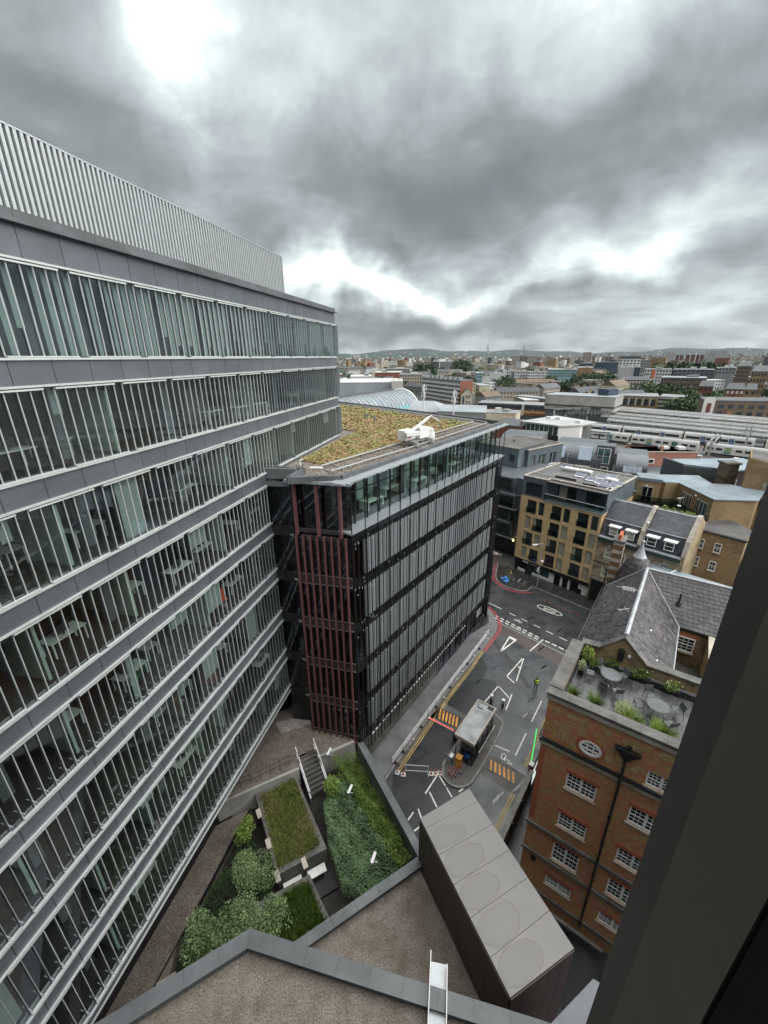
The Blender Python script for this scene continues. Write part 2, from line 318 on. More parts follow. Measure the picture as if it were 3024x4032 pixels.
X['slateblue'] = mat('blue_grey_slate', (0.050, 0.056, 0.068), 0.38, 0.2, 0.7, island=0.40)
X['lead'] = mat('lead_flashing', (0.42, 0.44, 0.46), 0.45, 0.12, 2, stain=0.2, metal=0.1)
X['stone'] = mat('portland_stone', (0.46, 0.41, 0.35), 0.8, 0.12, 2, stain=0.3)
X['stonedark'] = mat('weathered_stone_coping', (0.15, 0.145, 0.135), 0.8, 0.2, 2, stain=0.35, grain=0.15)
X['wframe'] = mat('white_window_frame', (0.78, 0.78, 0.75), 0.5, 0.05, 3)
X['tile'] = mat('terrace_tile', (0.075, 0.075, 0.080), 0.5, 0.2, 1.0, island=0.30, stain=0.35, wet=0.28)
X['zinc'] = mat('zinc', (0.125, 0.14, 0.152), 0.42, 0.12, 0.8, metal=0.3, island=0.08, stain=0.15)
X['zincblue'] = mat('blue_zinc', (0.15, 0.185, 0.21), 0.42, 0.12, 0.8, metal=0.3, island=0.08, stain=0.15)
X['zincdark'] = mat('dark_teal_render', (0.085, 0.11, 0.125), 0.6, 0.12, 0.8)
X['blackwall'] = mat('black_shopfront', (0.012, 0.012, 0.013), 0.4, 0.2, 1)
X['winglass'] = mat('window_glass', (0.030, 0.038, 0.040), 0.06, 0.4, 0.8, spec=0.7)
X['winpale'] = mat('window_with_blind', (0.34, 0.34, 0.26), 0.25, 0.15, 1.5, spec=0.5)
X['wintint'] = mat('teal_window_glass', (0.05, 0.11, 0.12), 0.08, 0.4, 0.8, spec=0.7)
X['skylight'] = mat('pale_skylight', (0.50, 0.58, 0.68), 0.1, 0.1, 1, spec=0.7)
X['solar'] = mat('solar_cells', (0.05, 0.065, 0.13), 0.12, 0.2, 2, spec=0.7)
X['felt'] = mat('roof_felt', (0.11, 0.105, 0.10), 0.75, 0.2, 0.6, stain=0.4, grain=0.15)
X['bluefelt'] = mat('blue_roof_sheet', (0.24, 0.30, 0.34), 0.55, 0.12, 0.5, stain=0.3)
X['pink'] = mat('salmon_render', (0.42, 0.19, 0.14), 0.8, 0.08, 0.6, stain=0.15)
X['terracotta'] = mat('terracotta', (0.45, 0.12, 0.06), 0.7, 0.15, 3)
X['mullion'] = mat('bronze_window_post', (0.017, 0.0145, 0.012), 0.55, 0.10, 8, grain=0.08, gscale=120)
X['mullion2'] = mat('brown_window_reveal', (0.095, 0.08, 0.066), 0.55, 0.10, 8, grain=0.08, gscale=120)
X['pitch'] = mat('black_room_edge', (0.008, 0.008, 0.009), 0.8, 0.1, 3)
X['tree'] = leaf('tree_leaves', [(0.012, 0.035, 0.010), (0.030, 0.075, 0.020), (0.055, 0.12, 0.030)])
X['treeblue'] = leaf('blue_green_leaves', [(0.055, 0.11, 0.05), (0.11, 0.19, 0.085), (0.20, 0.29, 0.13)], scale=1.4)
X['hedge'] = leaf('hedge_leaves', [(0.035, 0.07, 0.014), (0.10, 0.16, 0.03), (0.19, 0.25, 0.055)], scale=1.6)
X['lime'] = leaf('lime_leaves', [(0.07, 0.12, 0.025), (0.18, 0.27, 0.05), (0.32, 0.42, 0.12)], scale=2)
X['feather'] = leaf('feathery_leaves', [(0.08, 0.13, 0.055), (0.17, 0.25, 0.10), (0.30, 0.38, 0.19)], scale=1.2)
X['palegrass'] = leaf('pale_grass', [(0.16, 0.22, 0.08), (0.32, 0.38, 0.18), (0.55, 0.58, 0.36)], scale=3)
X['sedum'] = leaf('sedum_leaves', [(0.12, 0.16, 0.04), (0.22, 0.235, 0.07), (0.36, 0.31, 0.14), (0.29, 0.15, 0.08), (0.44, 0.37, 0.21)], scale=0.30)
X['sedumbase'] = mat('sedum_bed', (0.17, 0.17, 0.05), 0.9, 0.3, 0.5, bump=0.5, bscale=8, grain=0.4, gscale=6, col2=(0.28, 0.15, 0.07))
X['bark'] = mat('bark', (0.08, 0.06, 0.045), 0.9, 0.2, 4)
X['dist'] = leaf('far_leaves', [(0.016, 0.034, 0.014), (0.032, 0.062, 0.022), (0.055, 0.09, 0.034)], scale=0.03)
X['flower'] = mat('white_flower', (0.8, 0.8, 0.7), 0.6, 0.05, 3)
# ================================================================== LEFT OFFICE BUILDING
FL = Fr(-4.766, 44.747, 13.68)
def split_near(items, key, n=300):
 """items nearest the camera first"""
 items = sorted(items, key=key); return items[:n], items[n:]
def left_office():
 F = FL; U0 = -43.5; PIT = 3.0/7
 B = thing('office_block', 'long grey office block with bands of finned windows and a louvred roof screen', 'office building', F(-20, -6, 0))
 zr = [(GZ+0.14-3.93*k, GZ+3.01-3.93*k) for k in range(8)]
 # structure behind: floors, ceilings, core walls
 fl = MB(); ce = MB(); core = MB(); cl = MB()
 for k, (zb, zt) in enumerate(zr):
  fl.box(F, U0, -0.15, -9.2, -0.12, zb-0.30, zb-0.02)
  ce.box(F, U0, -0.15, -9.2, -0.12, zt+0.02, zt+0.30)
  u = U0+2
  while u < -1:
   cl.box(F, u, u+0.45, -1.75, -1.3, zb, zt); u += 6.0
 core.box(F, U0-0.3, -0.1, -14, -9.2, 3.0, GZ+4.0); core.box(F, -0.14, 0, -9.2, -0.3, 3.0, GZ+4.0); core.box(F, U0-0.3, U0-0.02, -9.2, -0.02, 3, GZ+4.0)
 rnd = random.Random(3)
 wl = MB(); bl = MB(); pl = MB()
 for k, (zb, zt) in enumerate(zr):
  u = U0+3
  while u < -2:
   r = rnd.random()
   if r < 0.38: wl.box(F, u, u+0.12, -7.5, -0.45, zb, zt-0.3)
   elif r < 0.62: pl.box(F, u, u+rnd.choice((0.9, 1.4, 2.2)), -2.6, -2.45, zb, zt-0.2)
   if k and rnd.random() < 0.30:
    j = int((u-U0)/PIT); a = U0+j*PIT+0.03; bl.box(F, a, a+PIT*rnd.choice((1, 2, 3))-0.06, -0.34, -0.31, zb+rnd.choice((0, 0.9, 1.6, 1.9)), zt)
   u += rnd.choice((2.1, 3.0, 4.3))
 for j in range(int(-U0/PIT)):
  if j % 7 != 3 and rnd.random() < 0.9: a = U0+j*PIT+0.06; bl.box(F, a, a+PIT*rnd.choice((0.4, 0.5, 0.6)), -0.30, -0.27, zr[0][0]+rnd.choice((0, 0, 0, 0.5, 0.9)), zr[0][1])  # top-row strips: sky reflected in the glass, put in as pale panels
 obj('floor_slab', fl, X['carpet'], B); obj('ceiling', ce, X['ceil'], B); obj('core_wall', core, X['inwall'], B); obj('column', cl, X['col'], B, kind='stuff')
 obj('partition', wl, X['mint'], B, kind='stuff'); obj('meeting_room_wall', pl, X['inwall'], B, kind='stuff'); obj('blind_and_sky_streak', bl, X['blind_and_sky_streak'], B, kind='stuff')
 # roof and lower recessed storey
 obj('roof', MB().box(F, U0, -0.3, -14, -0.4, GZ+3.95, GZ+4.1), X['felt'], B)
 obj('recessed_wall', MB().box(F, U0, -0.6, -3.0, -2.2, 2.5, GZ-27.9), X['blackwall'], B)
 obj('soffit', MB().box(F, U0, -0.02, -3.0, 0.02, GZ-28.1, GZ-27.95), X['coping'], B)
 # cladding panels, 1.5 m wide
 items = []
 for k in range(8):
  zt = zr[k][0]-0.02; zb = (zr[k+1][1]+0.02) if k < 7 else GZ-27.95
  for j in range(29): items.append((U0+1.5*j, zb, zt, F(U0+1.5*j, 0, zb)))
 top = [(U0+1.5*j, GZ+3.03, GZ+4.12, F(U0+1.5*j, 0, GZ+3)) for j in range(29)]
 mA = {}
 def panel(h):
  h = round(h, 3)
  if h not in mA:
   m = MB(); m.box(ID, 0.012, 1.488, -0.12, 0.06, 0, h); mA[h] = mesh('cladding_panel', m, X['clad'])
  return mA[h]
 vis = [t for t in items+top]
 near, rest = split_near(vis, lambda t: camdist(t[3]))
 for u, zb, zt, p in near: inst('cladding_panel', panel(zt-zb), B, F(u, -0.02, zb), F.rot)
 if rest:
  m = MB()
  for u, zb, zt, p in rest: m.box(F, u+0.012, u+1.488, -0.14, 0.04, zb, zt)
  obj('cladding_panel', m, X['clad'], B, kind='stuff')
 bk = MB()
 for k in range(8):
  zt = zr[k][0]-0.05; zb = (zr[k+1][1]+0.05) if k < 7 else GZ-27.9
  bk.box(F, U0, -0.01, -0.3, -0.06, zb, zt)
 bk.box(F, U0, -0.01, -0.3, -0.06, GZ+3.06, GZ+4.1)
 obj('backing_wall', bk, X['black'], B)
 # glass panes per 3 m module
 pm = MB(); pm.face([(0,0,0), (2.996,0,0), (2.996,0,2.87), (0,0,2.87)]); pme = mesh('window_pane', pm, X['glassL'])
 for k, (zb, zt) in enumerate(zr):
  for j in range(14): inst('window_pane', pme, B, F(U0+1.5+3*j, -0.03, zb), F.rot)
 # glass edge fins
 fm = MB(); fm.box(ID, -0.0125, 0.0125, 0.0, 0.05, 0, 2.87); fme = mesh('fin', fm, X['alu'])
 fins = []
 for k, (zb, zt) in enumerate(zr):
  for j in range(int(-U0/PIT)+1):
   u = U0+0.03+j*PIT; fins.append((u, zb, F(u, 0, zb+1.4)))
 near, rest = split_near(fins, lambda t: camdist(t[2]) if 0 < 1 else 0)
 # only those in view count: skip the ones left of the picture
 near = sorted(fins, key=lambda t: camdist(t[2])+(100 if t[0] < -34-(GZ-t[1])*0.12 else 0)); near, rest = near[:300], near[300:]
 for u, zb, p in near: inst('fin', fme, B, F(u, 0.0, zb), F.rot)
 m = MB()
 for u, zb, p in rest: m.box(F, u-0.0125, u+0.0125, 0, 0.05, zb, zb+2.87)
 obj('fin', m, X['alu2'], B, kind='stuff')
 # brackets at the foot of the fins (lower storeys)
 m = MB()
 for u, zb, p in fins:
  if zb < GZ-12: m.box(F, u-0.02, u+0.02, 0.0, 0.24, zb+0.30, zb+0.33)
 obj('fin_bracket', m, X['alu2'], B, kind='stuff')
 # white rails framing three bays at a time; one bay in seven stays open
 rl = MB(); rl.box(ID, 0.0, 3*PIT-0.01, 0.0, 0.13, 0, 0.06); rme = mesh('window_rail', rl, X['alu'])
 sl = MB(); sl.box(ID, 0.0, 2.99, -0.02, 0.13, 0, 0.07); sme = mesh('window_sill', sl, X['alu'])
 rails = []
 offs = [0, 3, 5, 1, 4, 2, 6, 3]
 for k, (zb, zt) in enumerate(zr):
  for j in range(-1, 15):
   for h in (0, 3):
    u = U0+0.03+(j*7+offs[k]+h)*PIT
    if u < U0 or u+3*PIT > 0.1: continue
    for z in (zb-0.045, zt-0.04): rails.append((u, z, F(u, 0, z)))
 near = sorted(rails, key=lambda t: camdist(t[2])+(100 if t[0] < -36-(GZ-t[1])*0.12 else 0)); near, rest = near[:300], near[300:]
 for u, z, p in near: inst('window_rail', rme, B, F(u, 0.0, z), F.rot)
 m = MB()
 for u, z, p in rest: m.box(F, u, u+3*PIT-0.01, 0, 0.13, z, z+0.06)
 obj('window_rail', m, X['alu'], B, kind='stuff')
 for k, (zb, zt) in enumerate(zr):
  for j in range(14):
   inst('window_sill', sme, B, F(U0+1.5+3*j, 0.0, zt+0.06), F.rot)
   inst('window_sill', sme, B, F(U0+1.5+3*j, 0.0, zb-0.12), F.rot)
 # corner glass fins
 m = MB()
 for k in range(8): m.box(F, 0.0, 0.05, -0.25, 0.30, zr[k][0], zr[k][1])
 obj('corner_fin', m, X['alu2'], B)
 # coping, 3 m lengths
 cm = MB(); cm.box(ID, 0.006, 2.994, -0.75, 0.12, 0.12, 0.42); cm.box(ID, 0.0, 3.0, -0.2, 0.32, 0.0, 0.12); cme = mesh('coping', cm, X['coping'])
 for j in range(15): inst('coping', cme, B, F(U0-0.6+3*j-0.9, 0.0, GZ+4.12), F.rot)
 obj('bottom_trim', MB().box(F, U0, 0, -0.02, 0.10, GZ-28.02, GZ-27.95), X['alu'], B)
 # roof screen of vertical blades
 S = thing('plant_screen', 'curved screen of pale vertical metal blades standing on the office roof', 'roof screen', F(-20, -4, GZ+4.1))
 zt = GZ+8.25; z0 = GZ+4.1; rr = 1.3; u1 = -3.54
 path = [(U0-1, -3.0, 0.0)]
 pts = []
 u = U0-1
 while u < u1-rr: pts.append((u, -3.0, 0)); u += 0.26
 for i in range(1, 8):
  t = i/8*math.pi/2; pts.append((u1-rr+rr*math.sin(t), -3.0-rr+rr*math.cos(t), t))
 w = -3-rr
 while w > -12: pts.append((u1, w, math.pi/2)); w -= 0.26
 bm_ = MB(); bm_.box(ID, -0.065, 0.065, 0.0, 0.10, 0, zt-z0); bme = mesh('louvre_blade', bm_, X['louvre'])
 for u, w, t in pts: inst('louvre_blade', bme, S, F(u, w, z0), F.rot+t)
 bb = MB(); n = len(pts)
 for a, b in zip(pts, pts[1:]): bb.face([F(a[0]-0.02, a[1]-0.06, z0), F(b[0]-0.02, b[1]-0.06, z0), F(b[0]-0.02, b[1]-0.06, zt-0.04), F(a[0]-0.02, a[1]-0.06, zt-0.04)])
 obj('screen_backing', bb, X['louvback'], S)
 cp = MB()
 for a, b in zip(pts, pts[1:]): cp.box(Fr(*F(a[0], a[1], 0)[:2], math.degrees(math.atan2(F(b[0],b[1],0)[0]-F(a[0],a[1],0)[0], F(b[0],b[1],0)[1]-F(a[0],a[1],0)[1]))), 0, 0.28, -0.05, 0.11, zt-0.03, zt+0.03)
 obj('screen_cap', cp, X['louvre'], S)
 sl_ = MB(); rr2 = random.Random(5)
 for i in range(46):
  u = -3.6-rr-rr2.random()**1.5*12; sl_.box(F, u-rr2.choice((0.5, 0.8, 1.2)), u, -3.04, -3.0, zt-0.35-0.26*int(rr2.random()*5), zt-0.35-0.26*int(rr2.random()*5)+0.001)
 ob = MB()
 for i in range(40):
  u = -4.6-rr2.random()**1.4*13; z = zt-0.5-0.22*int(rr2.random()*(8 if rr2.random() < 0.3 else 4)); ob.box(F, u-rr2.choice((0.26, 0.52, 1.0)), u, -2.995, -2.99, z, z+0.07)
 obj('screen_slot_streak', ob, X['steelw'], S, kind='stuff')  # white bars put in for bright stripes of reflections and see-through slots
 # furniture behind the glass
 def desk_proto():
  t = thing('desk', 'x', 'desk', (0, 0, 0)); a = MB(); a.box(ID, 0, 1.6, 0, 0.8, 0.72, 0.75); obj('desk_top', a, X['desk'], t)
  l = MB()
  for x_, y_ in ((0.08, 0.08), (1.52, 0.08), (0.08, 0.72), (1.52, 0.72)): l.box(ID, x_-0.03, x_+0.03, y_-0.03, y_+0.03, 0, 0.72)
  obj('desk_frame', l, X['desk'], t)
  s = MB(); s.box(ID, 0.45, 1.05, 0.50, 0.54, 0.86, 1.22); s.box(ID, 0.72, 0.78, 0.54, 0.58, 0.75, 0.95); obj('monitor', s, X['chair'], t); return t
 rnd = random.Random(12); protos = desk_proto(); first = True
 names = ['top', 'second', 'third', 'fourth', 'fifth', 'sixth', 'seventh', 'lowest']
 ordn = ['first', 'second', 'third', 'fourth', 'fifth', 'sixth', 'seventh', 'eighth', 'ninth', 'tenth', 'eleventh', 'twelfth', 'thirteenth']
 for k in range(1, 8):
  c_ = 0; u = -33+rnd.random()*2
  while u < -5:
   if k >= 2 and u > -15 : break
   if rnd.random() < 0.72:
    p = F(u, -1.2-rnd.random()*1.2, zr[k][0]); lab = '%s white desk from the left behind the %s window row of the finned office' % (ordn[min(c_, 12)], names[k]); c_ += 1
    grp = 'desks in the finned office block'
    if first: d = protos; first = False; d.location = p; d.rotation_euler[2] = F.rot
    else: d = dup(protos, p, F.rot)
    d['label'] = lab; d['group'] = grp; d.rotation_euler[2] = F.rot+rnd.choice((0, math.pi/2, 0))
   u += rnd.choice((2.2, 2.6, 3.6))
 t = thing('office_chair', 'bright orange chair behind the windows of the fifth storey', 'chair', F(-21.9, -1.0, zr[4][0]))
 L_ = F(-21.9, -1.0, zr[4][0]); G = Fr(L_[0], L_[1], 40)
 obj('seat', MB().box(G, -0.25, 0.25, -0.25, 0.25, L_[2]+0.45, L_[2]+0.52), X['orange'], t); obj('backrest', MB().box(G, -0.25, 0.25, -0.28, -0.22, L_[2]+0.52, L_[2]+1.15), X['orange'], t)
 obj('chair_leg', MB().tube(G(0,0,L_[2]), G(0,0,L_[2]+0.45), 0.04), X['steel'], t); obj('chair_foot', MB().lathe([(0.28, L_[2]), (0.05, L_[2]+0.08)], L_[:2], 10), X['steel'], t)
left_office()
# ================================================================== DARK GLASS BUILDING
FB = Fr(-2.38, 26.70, 35.8)
def dark_block():
 F = FB; LEN = 30.0
 B = thing('office_block', 'dark glass office block with black bands, grey tubes and a planted roof', 'office building', F(15, -6, 0))
 RF = Fr(-6.65, 27.76, 104.0); LK = Fr(-8.62, 28.90, 97.0)
 zt = [GZ-12.8-3.95*i for i in range(5)]; zb = [GZ-15.65-3.95*i for i in range(5)]
 # floors through the whole block
 foot = [(-2.45, 26.8), (14.9, 50.9), (12.5, 53.6), (-8, 78), (-16, 66), (-8.9, 30.0), (-6.5, 27.9)]
 inner = [(-2.75, 27.15), (14.6, 50.9), (12.4, 53.3), (-8, 77.5), (-15.5, 66), (-8.4, 29.7), (-6.4, 28.05)]
 fl = MB(); ce = MB()
 for z in [GZ-11.85]+[b-0.05 for b in zb]:
  fl.prism(inner, z-0.25, z)
 for z in [GZ-12.55]+[b-0.75 for b in zb[:-1]]: ce.prism(inner, z-0.15, z-0.02)
 obj('floor_slab', fl, X['carpet'], B); obj('ceiling', ce, X['ceil'], B)
 core = MB(); core.prism([F(5, -8.5, 0)[:2], F(27, -8.5, 0)[:2], (6, 56), (-8, 74), (-14, 62), (-6, 36)], 3, GZ-12.5); obj('core_wall', core, X['inwall'], B)
 core2 = MB(); core2.prism([F(6, -10, 0)[:2], F(25, -10, 0)[:2], (2, 58), (-8, 72), (-12, 60), (-4, 40)], GZ-12.5, GZ-8.2); obj('core_wall', core2, X['mint'], B)
 # roof deck + parapets
 dz = GZ-8.05
 obj('roof_deck', MB().prism([(-3.0, 27.6), (14.5, 51.6), (12.7, 54.0), (-8.7, 79.3), (-16, 68), (-8.7, 30.0), (-6.3, 28.9), (-6.3, 27.5)], dz-0.2, dz), X['gravel'], B)
 pr = MB(); P0 = [(-8.75, 30.3), (-5.9, 29.4), (-6.55, 27.0), (-2.95, 27.35), (14.9, 51.75), (13.1, 54.2), (-8.9, 79.8)]
 for a, b in zip(P0, P0[1:]):
  G = Fr(a[0], a[1], math.degrees(math.atan2(b[0]-a[0], b[1]-a[1]))); l = math.dist(a, b)
  n = max(1, round(l/3.0))
  for i in range(n):
   q = MB().box(G, i*l/n+0.006, (i+1)*l/n-0.006, -0.16, 0.16, dz, GZ-7.58); obj('parapet', q, X['coping'], B)
 # projecting cornice
 co = MB()
 co.hexa([F(-0.9,-1.0,GZ-8.1), F(LEN+1,-1.0,GZ-8.1), F(LEN+1,0.05,GZ-8.06), F(-0.55,0.05,GZ-8.06), F(-0.9,-1.0,GZ-7.85), F(LEN+1,-1.0,GZ-7.85), F(LEN+1,0.05,GZ-7.95), F(-0.55,0.05,GZ-7.95)])
 obj('cornice', co, X['alu2'], B)
 obj('cornice', MB().box(RF, -0.3, 4.6, -0.9, 0.35, GZ-8.12, GZ-7.93), X['alu2'], B)
 obj('link_parapet', MB().box(LK, -0.4, 2.3, -0.3, 0.06, GZ-8.2, GZ-7.45), X['coping'], B)
 obj('link_parapet', MB().box(LK, -0.4, 1.9, -0.2, 0.14, GZ-8.75, GZ-8.45), X['coping'], B)
 # ledge under the top storey
 obj('ledge', MB().box(F, -0.05, LEN+0.2, -1.15, 0.1, GZ-11.86, GZ-11.72), X['alu2'], B)
 obj('ledge', MB().box(F, -0.05, LEN, -0.05, 0.08, GZ-12.3, GZ-11.86), X['black'], B)
 # top storey glass, each bay a pane
 pm = MB(); pm.face([(0,0,0), (1.53,0,0), (1.53,0,3.68), (0,0,3.68)]); pme = mesh('window_pane', pm, X['glassT'])
 for i in range(19): inst('window_pane', pme, B, F(0.15+1.55*i, -1.0, GZ-11.75), F.rot)
 fm = MB(); fm.box(ID, -0.035, 0.035, -0.02, 0.08, 0, 3.68); fme = mesh('mullion', fm, X['mast'])
 for i in range(20): inst('mullion', fme, B, F(0.13+1.55*i, -1.0, GZ-11.75), F.rot)
 obj('transom', MB().box(F, 0.1, LEN, -1.03, -0.95, GZ-9.2, GZ-9.12), X['mast'], B)
 obj('window_pane', MB().box(RF, 0.0, 4.3, -0.55, -0.52, GZ-11.8, GZ-8.1), X['glassD'], B)
 # street facade: black bands and dark glass
 bd = MB(); bg = MB()
 tops = [GZ-11.86]+zb; 
 for i in range(5):
  bd.box(F, 1.5, LEN, -0.35, -0.10, zt[i], (GZ-12.3 if i == 0 else zb[i-1]))
  bg.box(F, 1.45, 27.7, -0.35, -0.16, zb[i], zt[i])
 bd.box(F, 1.5, LEN, -0.35, -0.10, GZ-32.7, zb[4]); bd.box(F, 27.7, LEN, -0.35, -0.14, GZ-32.7, GZ-12.3)
 obj('black_band', bd, X['black'], B); obj('blade_backing', bg, X['bladeback'], B)
 pan = MB()
 for i in range(5): pan.box(F, 0.02, 1.45, -0.14, -0.11, zb[i], zt[i])
 pan.box(F, 0.02, 1.45, -0.14, -0.11, GZ-32.5, zb[4]-0.8)
 obj('corner_pane', pan, X['glassD'], B)
 cb = MB()
 for i in range(5): cb.box(F, 0.0, 1.5, -0.2, -0.10, zb[i]-1.05, zb[i]-0.02)
 cb.box(F, 0, 1.5, -0.2, -0.1, GZ-12.75, GZ-12.3); obj('corner_spandrel', cb, X['black'], B)
 # tubes: pitch 0.26
 tb = MB(); tb.tube((0,0,0), (0,0,2.86), 0.062, 8); tme = mesh('tube', tb, X['blade'], smooth=False)
 it = []
 for i in range(5):
  for j in range(100): u = 1.62+0.262*j; it.append((u, zb[i], F(u, 0, zb[i]+1.5)))
 near, rest = split_near(it, lambda t: camdist(t[2]))
 for u, z, p in near: inst('tube', tme, B, F(u, -0.03, z), 0)
 m = MB()
 for u, z, p in rest: m.tube(F(u, -0.03, z), F(u, -0.03, z+2.86), 0.062, 6)
 obj('tube', m, X['blade'], B, kind='stuff')
 # dark fins, pitch 0.517, hanging below the band
 fm = MB(); fm.box(ID, -0.018, 0.018, -0.02, 0.055, 0, 21.8); fme = mesh('fin', fm, X['mast'])
 for j in range(57): inst('fin', fme, B, F(-0.0+0.5167*j+0.25, 0.0, GZ-34.0), F.rot)
 mm = MB(); mm.tube((0,0,0), (0,0,26.1), 0.026, 6); mm.box(ID, -0.012, 0.012, -0.06, 0.0, 0, 26.1); mme = mesh('mast', mm, X['mast'])
 for j in range(20): inst('mast', mme, B, F(0.0+1.56*j, 0.12, GZ-34.05), F.rot)
 lg = MB(); rnd = random.Random(4)
 for i in range(240): u = rnd.random()*29; z = GZ-12.4-rnd.choice((0, 3.2, 4.0, 7.1, 8, 11.1, 12, 15, 16, 19))-rnd.random()*0.7; lg.box(F, u, u+0.03, 0.13, 0.15, z, z+0.16)
 obj('fin_clip', lg, X['alu'], B, kind='stuff')
 # ground storey
 gw = [(-0.2, 0.85), (0.85, 4.0), (4.0, 7.0), (7.0, 9.9), (9.9, 12.9), (12.9, 15.6)]
 for a, b in gw: obj('wall_panel', MB().box(F, a+0.03, b-0.03, -0.7, -0.45, -0.1 if a > 0 else -3, GZ-32.75), X['alu2'] if False else X['concdark'], B)
 obj('flashing', MB().box(F, 1.4, 22, -0.42, -0.12, GZ-32.82, GZ-32.72), X['alu2'], B)
 dsh = MB()
 for i in range(34): dsh.box(F, 1.9+i*0.6, 2.3+i*0.6, -0.15, -0.02, GZ-32.80, GZ-32.76)
 obj('light_strip', dsh, X['steelw'], B, kind='stuff')
 sp = MB(); sp.face([(0,0,0), (1.5,0,0), (1.5,0,3.2), (0,0,3.2)]); spe = mesh('shop_pane', sp, X['glassD'])
 for i in range(8):
  if i != 3: inst('shop_pane', spe, B, F(15.7+1.56*i, -0.5, 0.12), F.rot)
 mm2 = MB(); mm2.box(ID, -0.035, 0.035, -0.06, 0.06, 0, 3.25); m2e = mesh('shop_mullion', mm2, X['mast'])
 for i in range(9): inst('shop_mullion', m2e, B, F(15.65+1.56*i, -0.5, 0.12), F.rot)
 obj('doorway', MB().box(F, 20.4, 21.9, -1.6, -1.4, 0.1, 3.3), X['black'], B)
 for i in range(4): obj('poster', MB().box(F, 26.6+i*0.45, 26.95+i*0.45, -0.47, -0.44, 1.6, 2.9), X['steelw'], B)
 obj('shop_floor', MB().box(F, 15, 28.2, -6, -0.4, 0.1, 0.14), X['tile'], B); obj('shop_wall', MB().box(F, 15, 28.2, -6.2, -6, 0.1, 3.4), X['inwall'], B)
 obj('end_wall', MB().box(F, LEN-0.25, LEN, -6, -0.1, 0, GZ-12), X['black'], B)
 # maroon finned face and link
 dg = MB()
 for i in range(6):
  z1 = GZ-12.25-3.95*i; dg.box(RF, 0.0, 4.35, -0.05, -0.02, z1-3.2, z1)
 obj('window_pane', dg, X['glassD'], B)
 sp_ = MB()
 for i in range(6): z1 = GZ-12.25-3.95*i; obj('spandrel', MB().box(RF, 0, 4.35, -0.1, -0.03, z1-3.95, z1-3.2), X['darkred'], B)  # red-brown instead of black, to carry the reflected veil over this corner
 for i in range(6):
  z1 = GZ-12.25-3.95*i; sp_.box(RF, 0, 4.38, -0.02, 0.03, z1-3.98, z1-3.92); sp_.box(RF, 0, 4.38, -0.02, 0.03, z1-3.16, z1-3.12)
 obj('floor_trim', sp_, X['col'], B, kind='stuff')
 rf = MB(); rf.box(ID, -0.055, 0.055, 0.0, 0.26, 0, 20.1); rfe = mesh('maroon_fin', rf, X['red'])
 for j in range(8): inst('maroon_fin', rfe, B, RF(4.35-0.30-0.55*j, 0.0, GZ-32.2), RF.rot)
 rc = MB(); rc.box(ID, -0.085, 0.085, 0.1, 0.40, 0, 3.9); rce = mesh('maroon_column', rc, X['red'])
 for u in (3.72, 2.0, 0.3): inst('maroon_column', rce, B, RF(u, -0.18, GZ-12.1), RF.rot)
 lk = MB()
 for i in range(7):
  z1 = GZ-8.75-3.95*i; lk.box(LK, 0.0, 1.8, -0.05, -0.02, z1-3.1, z1)
 obj('link_pane', lk, X['glassD'], B)
 ls = MB()
 for i in range(6):
  z1 = GZ-8.75-3.95*i; ls.box(LK, 0, 1.8, -0.1, 0.0, z1-3.9, z1-3.1); ls.box(LK, 0, 1.85, 0.0, 0.04, z1-3.15, z1-3.1); ls.box(LK, 0, 1.85, 0.0, 0.04, z1-3.95, z1-3.9)
 for u in (0.9,): ls.box(LK, u-0.02, u+0.02, 0, 0.05, 4.5, GZ-8.7)
 obj('link_frame', ls, X['mast'], B)
 obj('return_wall', MB().box(Fr(-6.65, 27.76, 14), 0, 1.1, -0.05, 0.05, 3, GZ-8), X['black'], B)
 # columns & partitions in the top storey
 cl = MB(); rnd = random.Random(9)
 for i in range(7): p = F(2+4.2*i, -2.3, 0); cl.box(Fr(p[0], p[1], 35.8), -0.2, 0.2, -0.2, 0.2, GZ-11.8, GZ-8.2)
 obj('column', cl, X['col'], B, kind='stuff')
 mp = MB()
 for i in range(16): u = 2.5+i*1.6+rnd.random(); mp.box(F, u, u+rnd.choice((0.1, 0.5, 0.9)), -4.6-rnd.random()*2, -4.5, GZ-11.8, GZ-8.6)
 obj('partition', mp, X['mint'], B, kind='stuff')
 # furniture of the top storey
 for i in range(6):
  p = F(4.5+i*3.7, -2.4-(i % 2)*0.9, GZ-11.83); t = thing('desk', '', 'desk', p, 'desks in the glazed top storey')
  t['label'] = '%s white bench desk from the near corner of the glazed top storey' % ['first', 'second', 'third', 'fourth', 'fifth', 'sixth'][i]
  G = Fr(p[0], p[1], 35.8); obj('desk_top', MB().box(G, 0, 2.2, -0.6, 0.6, p[2]+0.72, p[2]+0.76), X['desk'], t)
  l = MB()
  for a in (0.1, 2.1): l.box(G, a-0.04, a+0.04, -0.5, 0.5, p[2], p[2]+0.72)
  obj('desk_frame', l, X['desk'], t); s = MB()
  for a in (0.4, 1.4): s.box(G, a, a+0.5, -0.02, 0.02, p[2]+0.85, p[2]+1.2)
  obj('monitor', s, X['chair'], t)
 def round_table(p, lab, r=0.55):
  t = thing('round_table', lab, 'table', p); obj('table_top', MB().lathe([(r, p[2]+0.71), (r, p[2]+0.75)], p[:2], 18), X['wood'], t); obj('table_leg', MB().tube((p[0],p[1],p[2]), (p[0],p[1],p[2]+0.71), 0.05), X['steel'], t); obj('table_foot', MB().lathe([(0.3, p[2]), (0.05, p[2]+0.06)], p[:2], 12), X['steel'], t)
 round_table(RF(2.55, -1.7, GZ-11.83), 'round wooden table behind the maroon columns of the top corner')
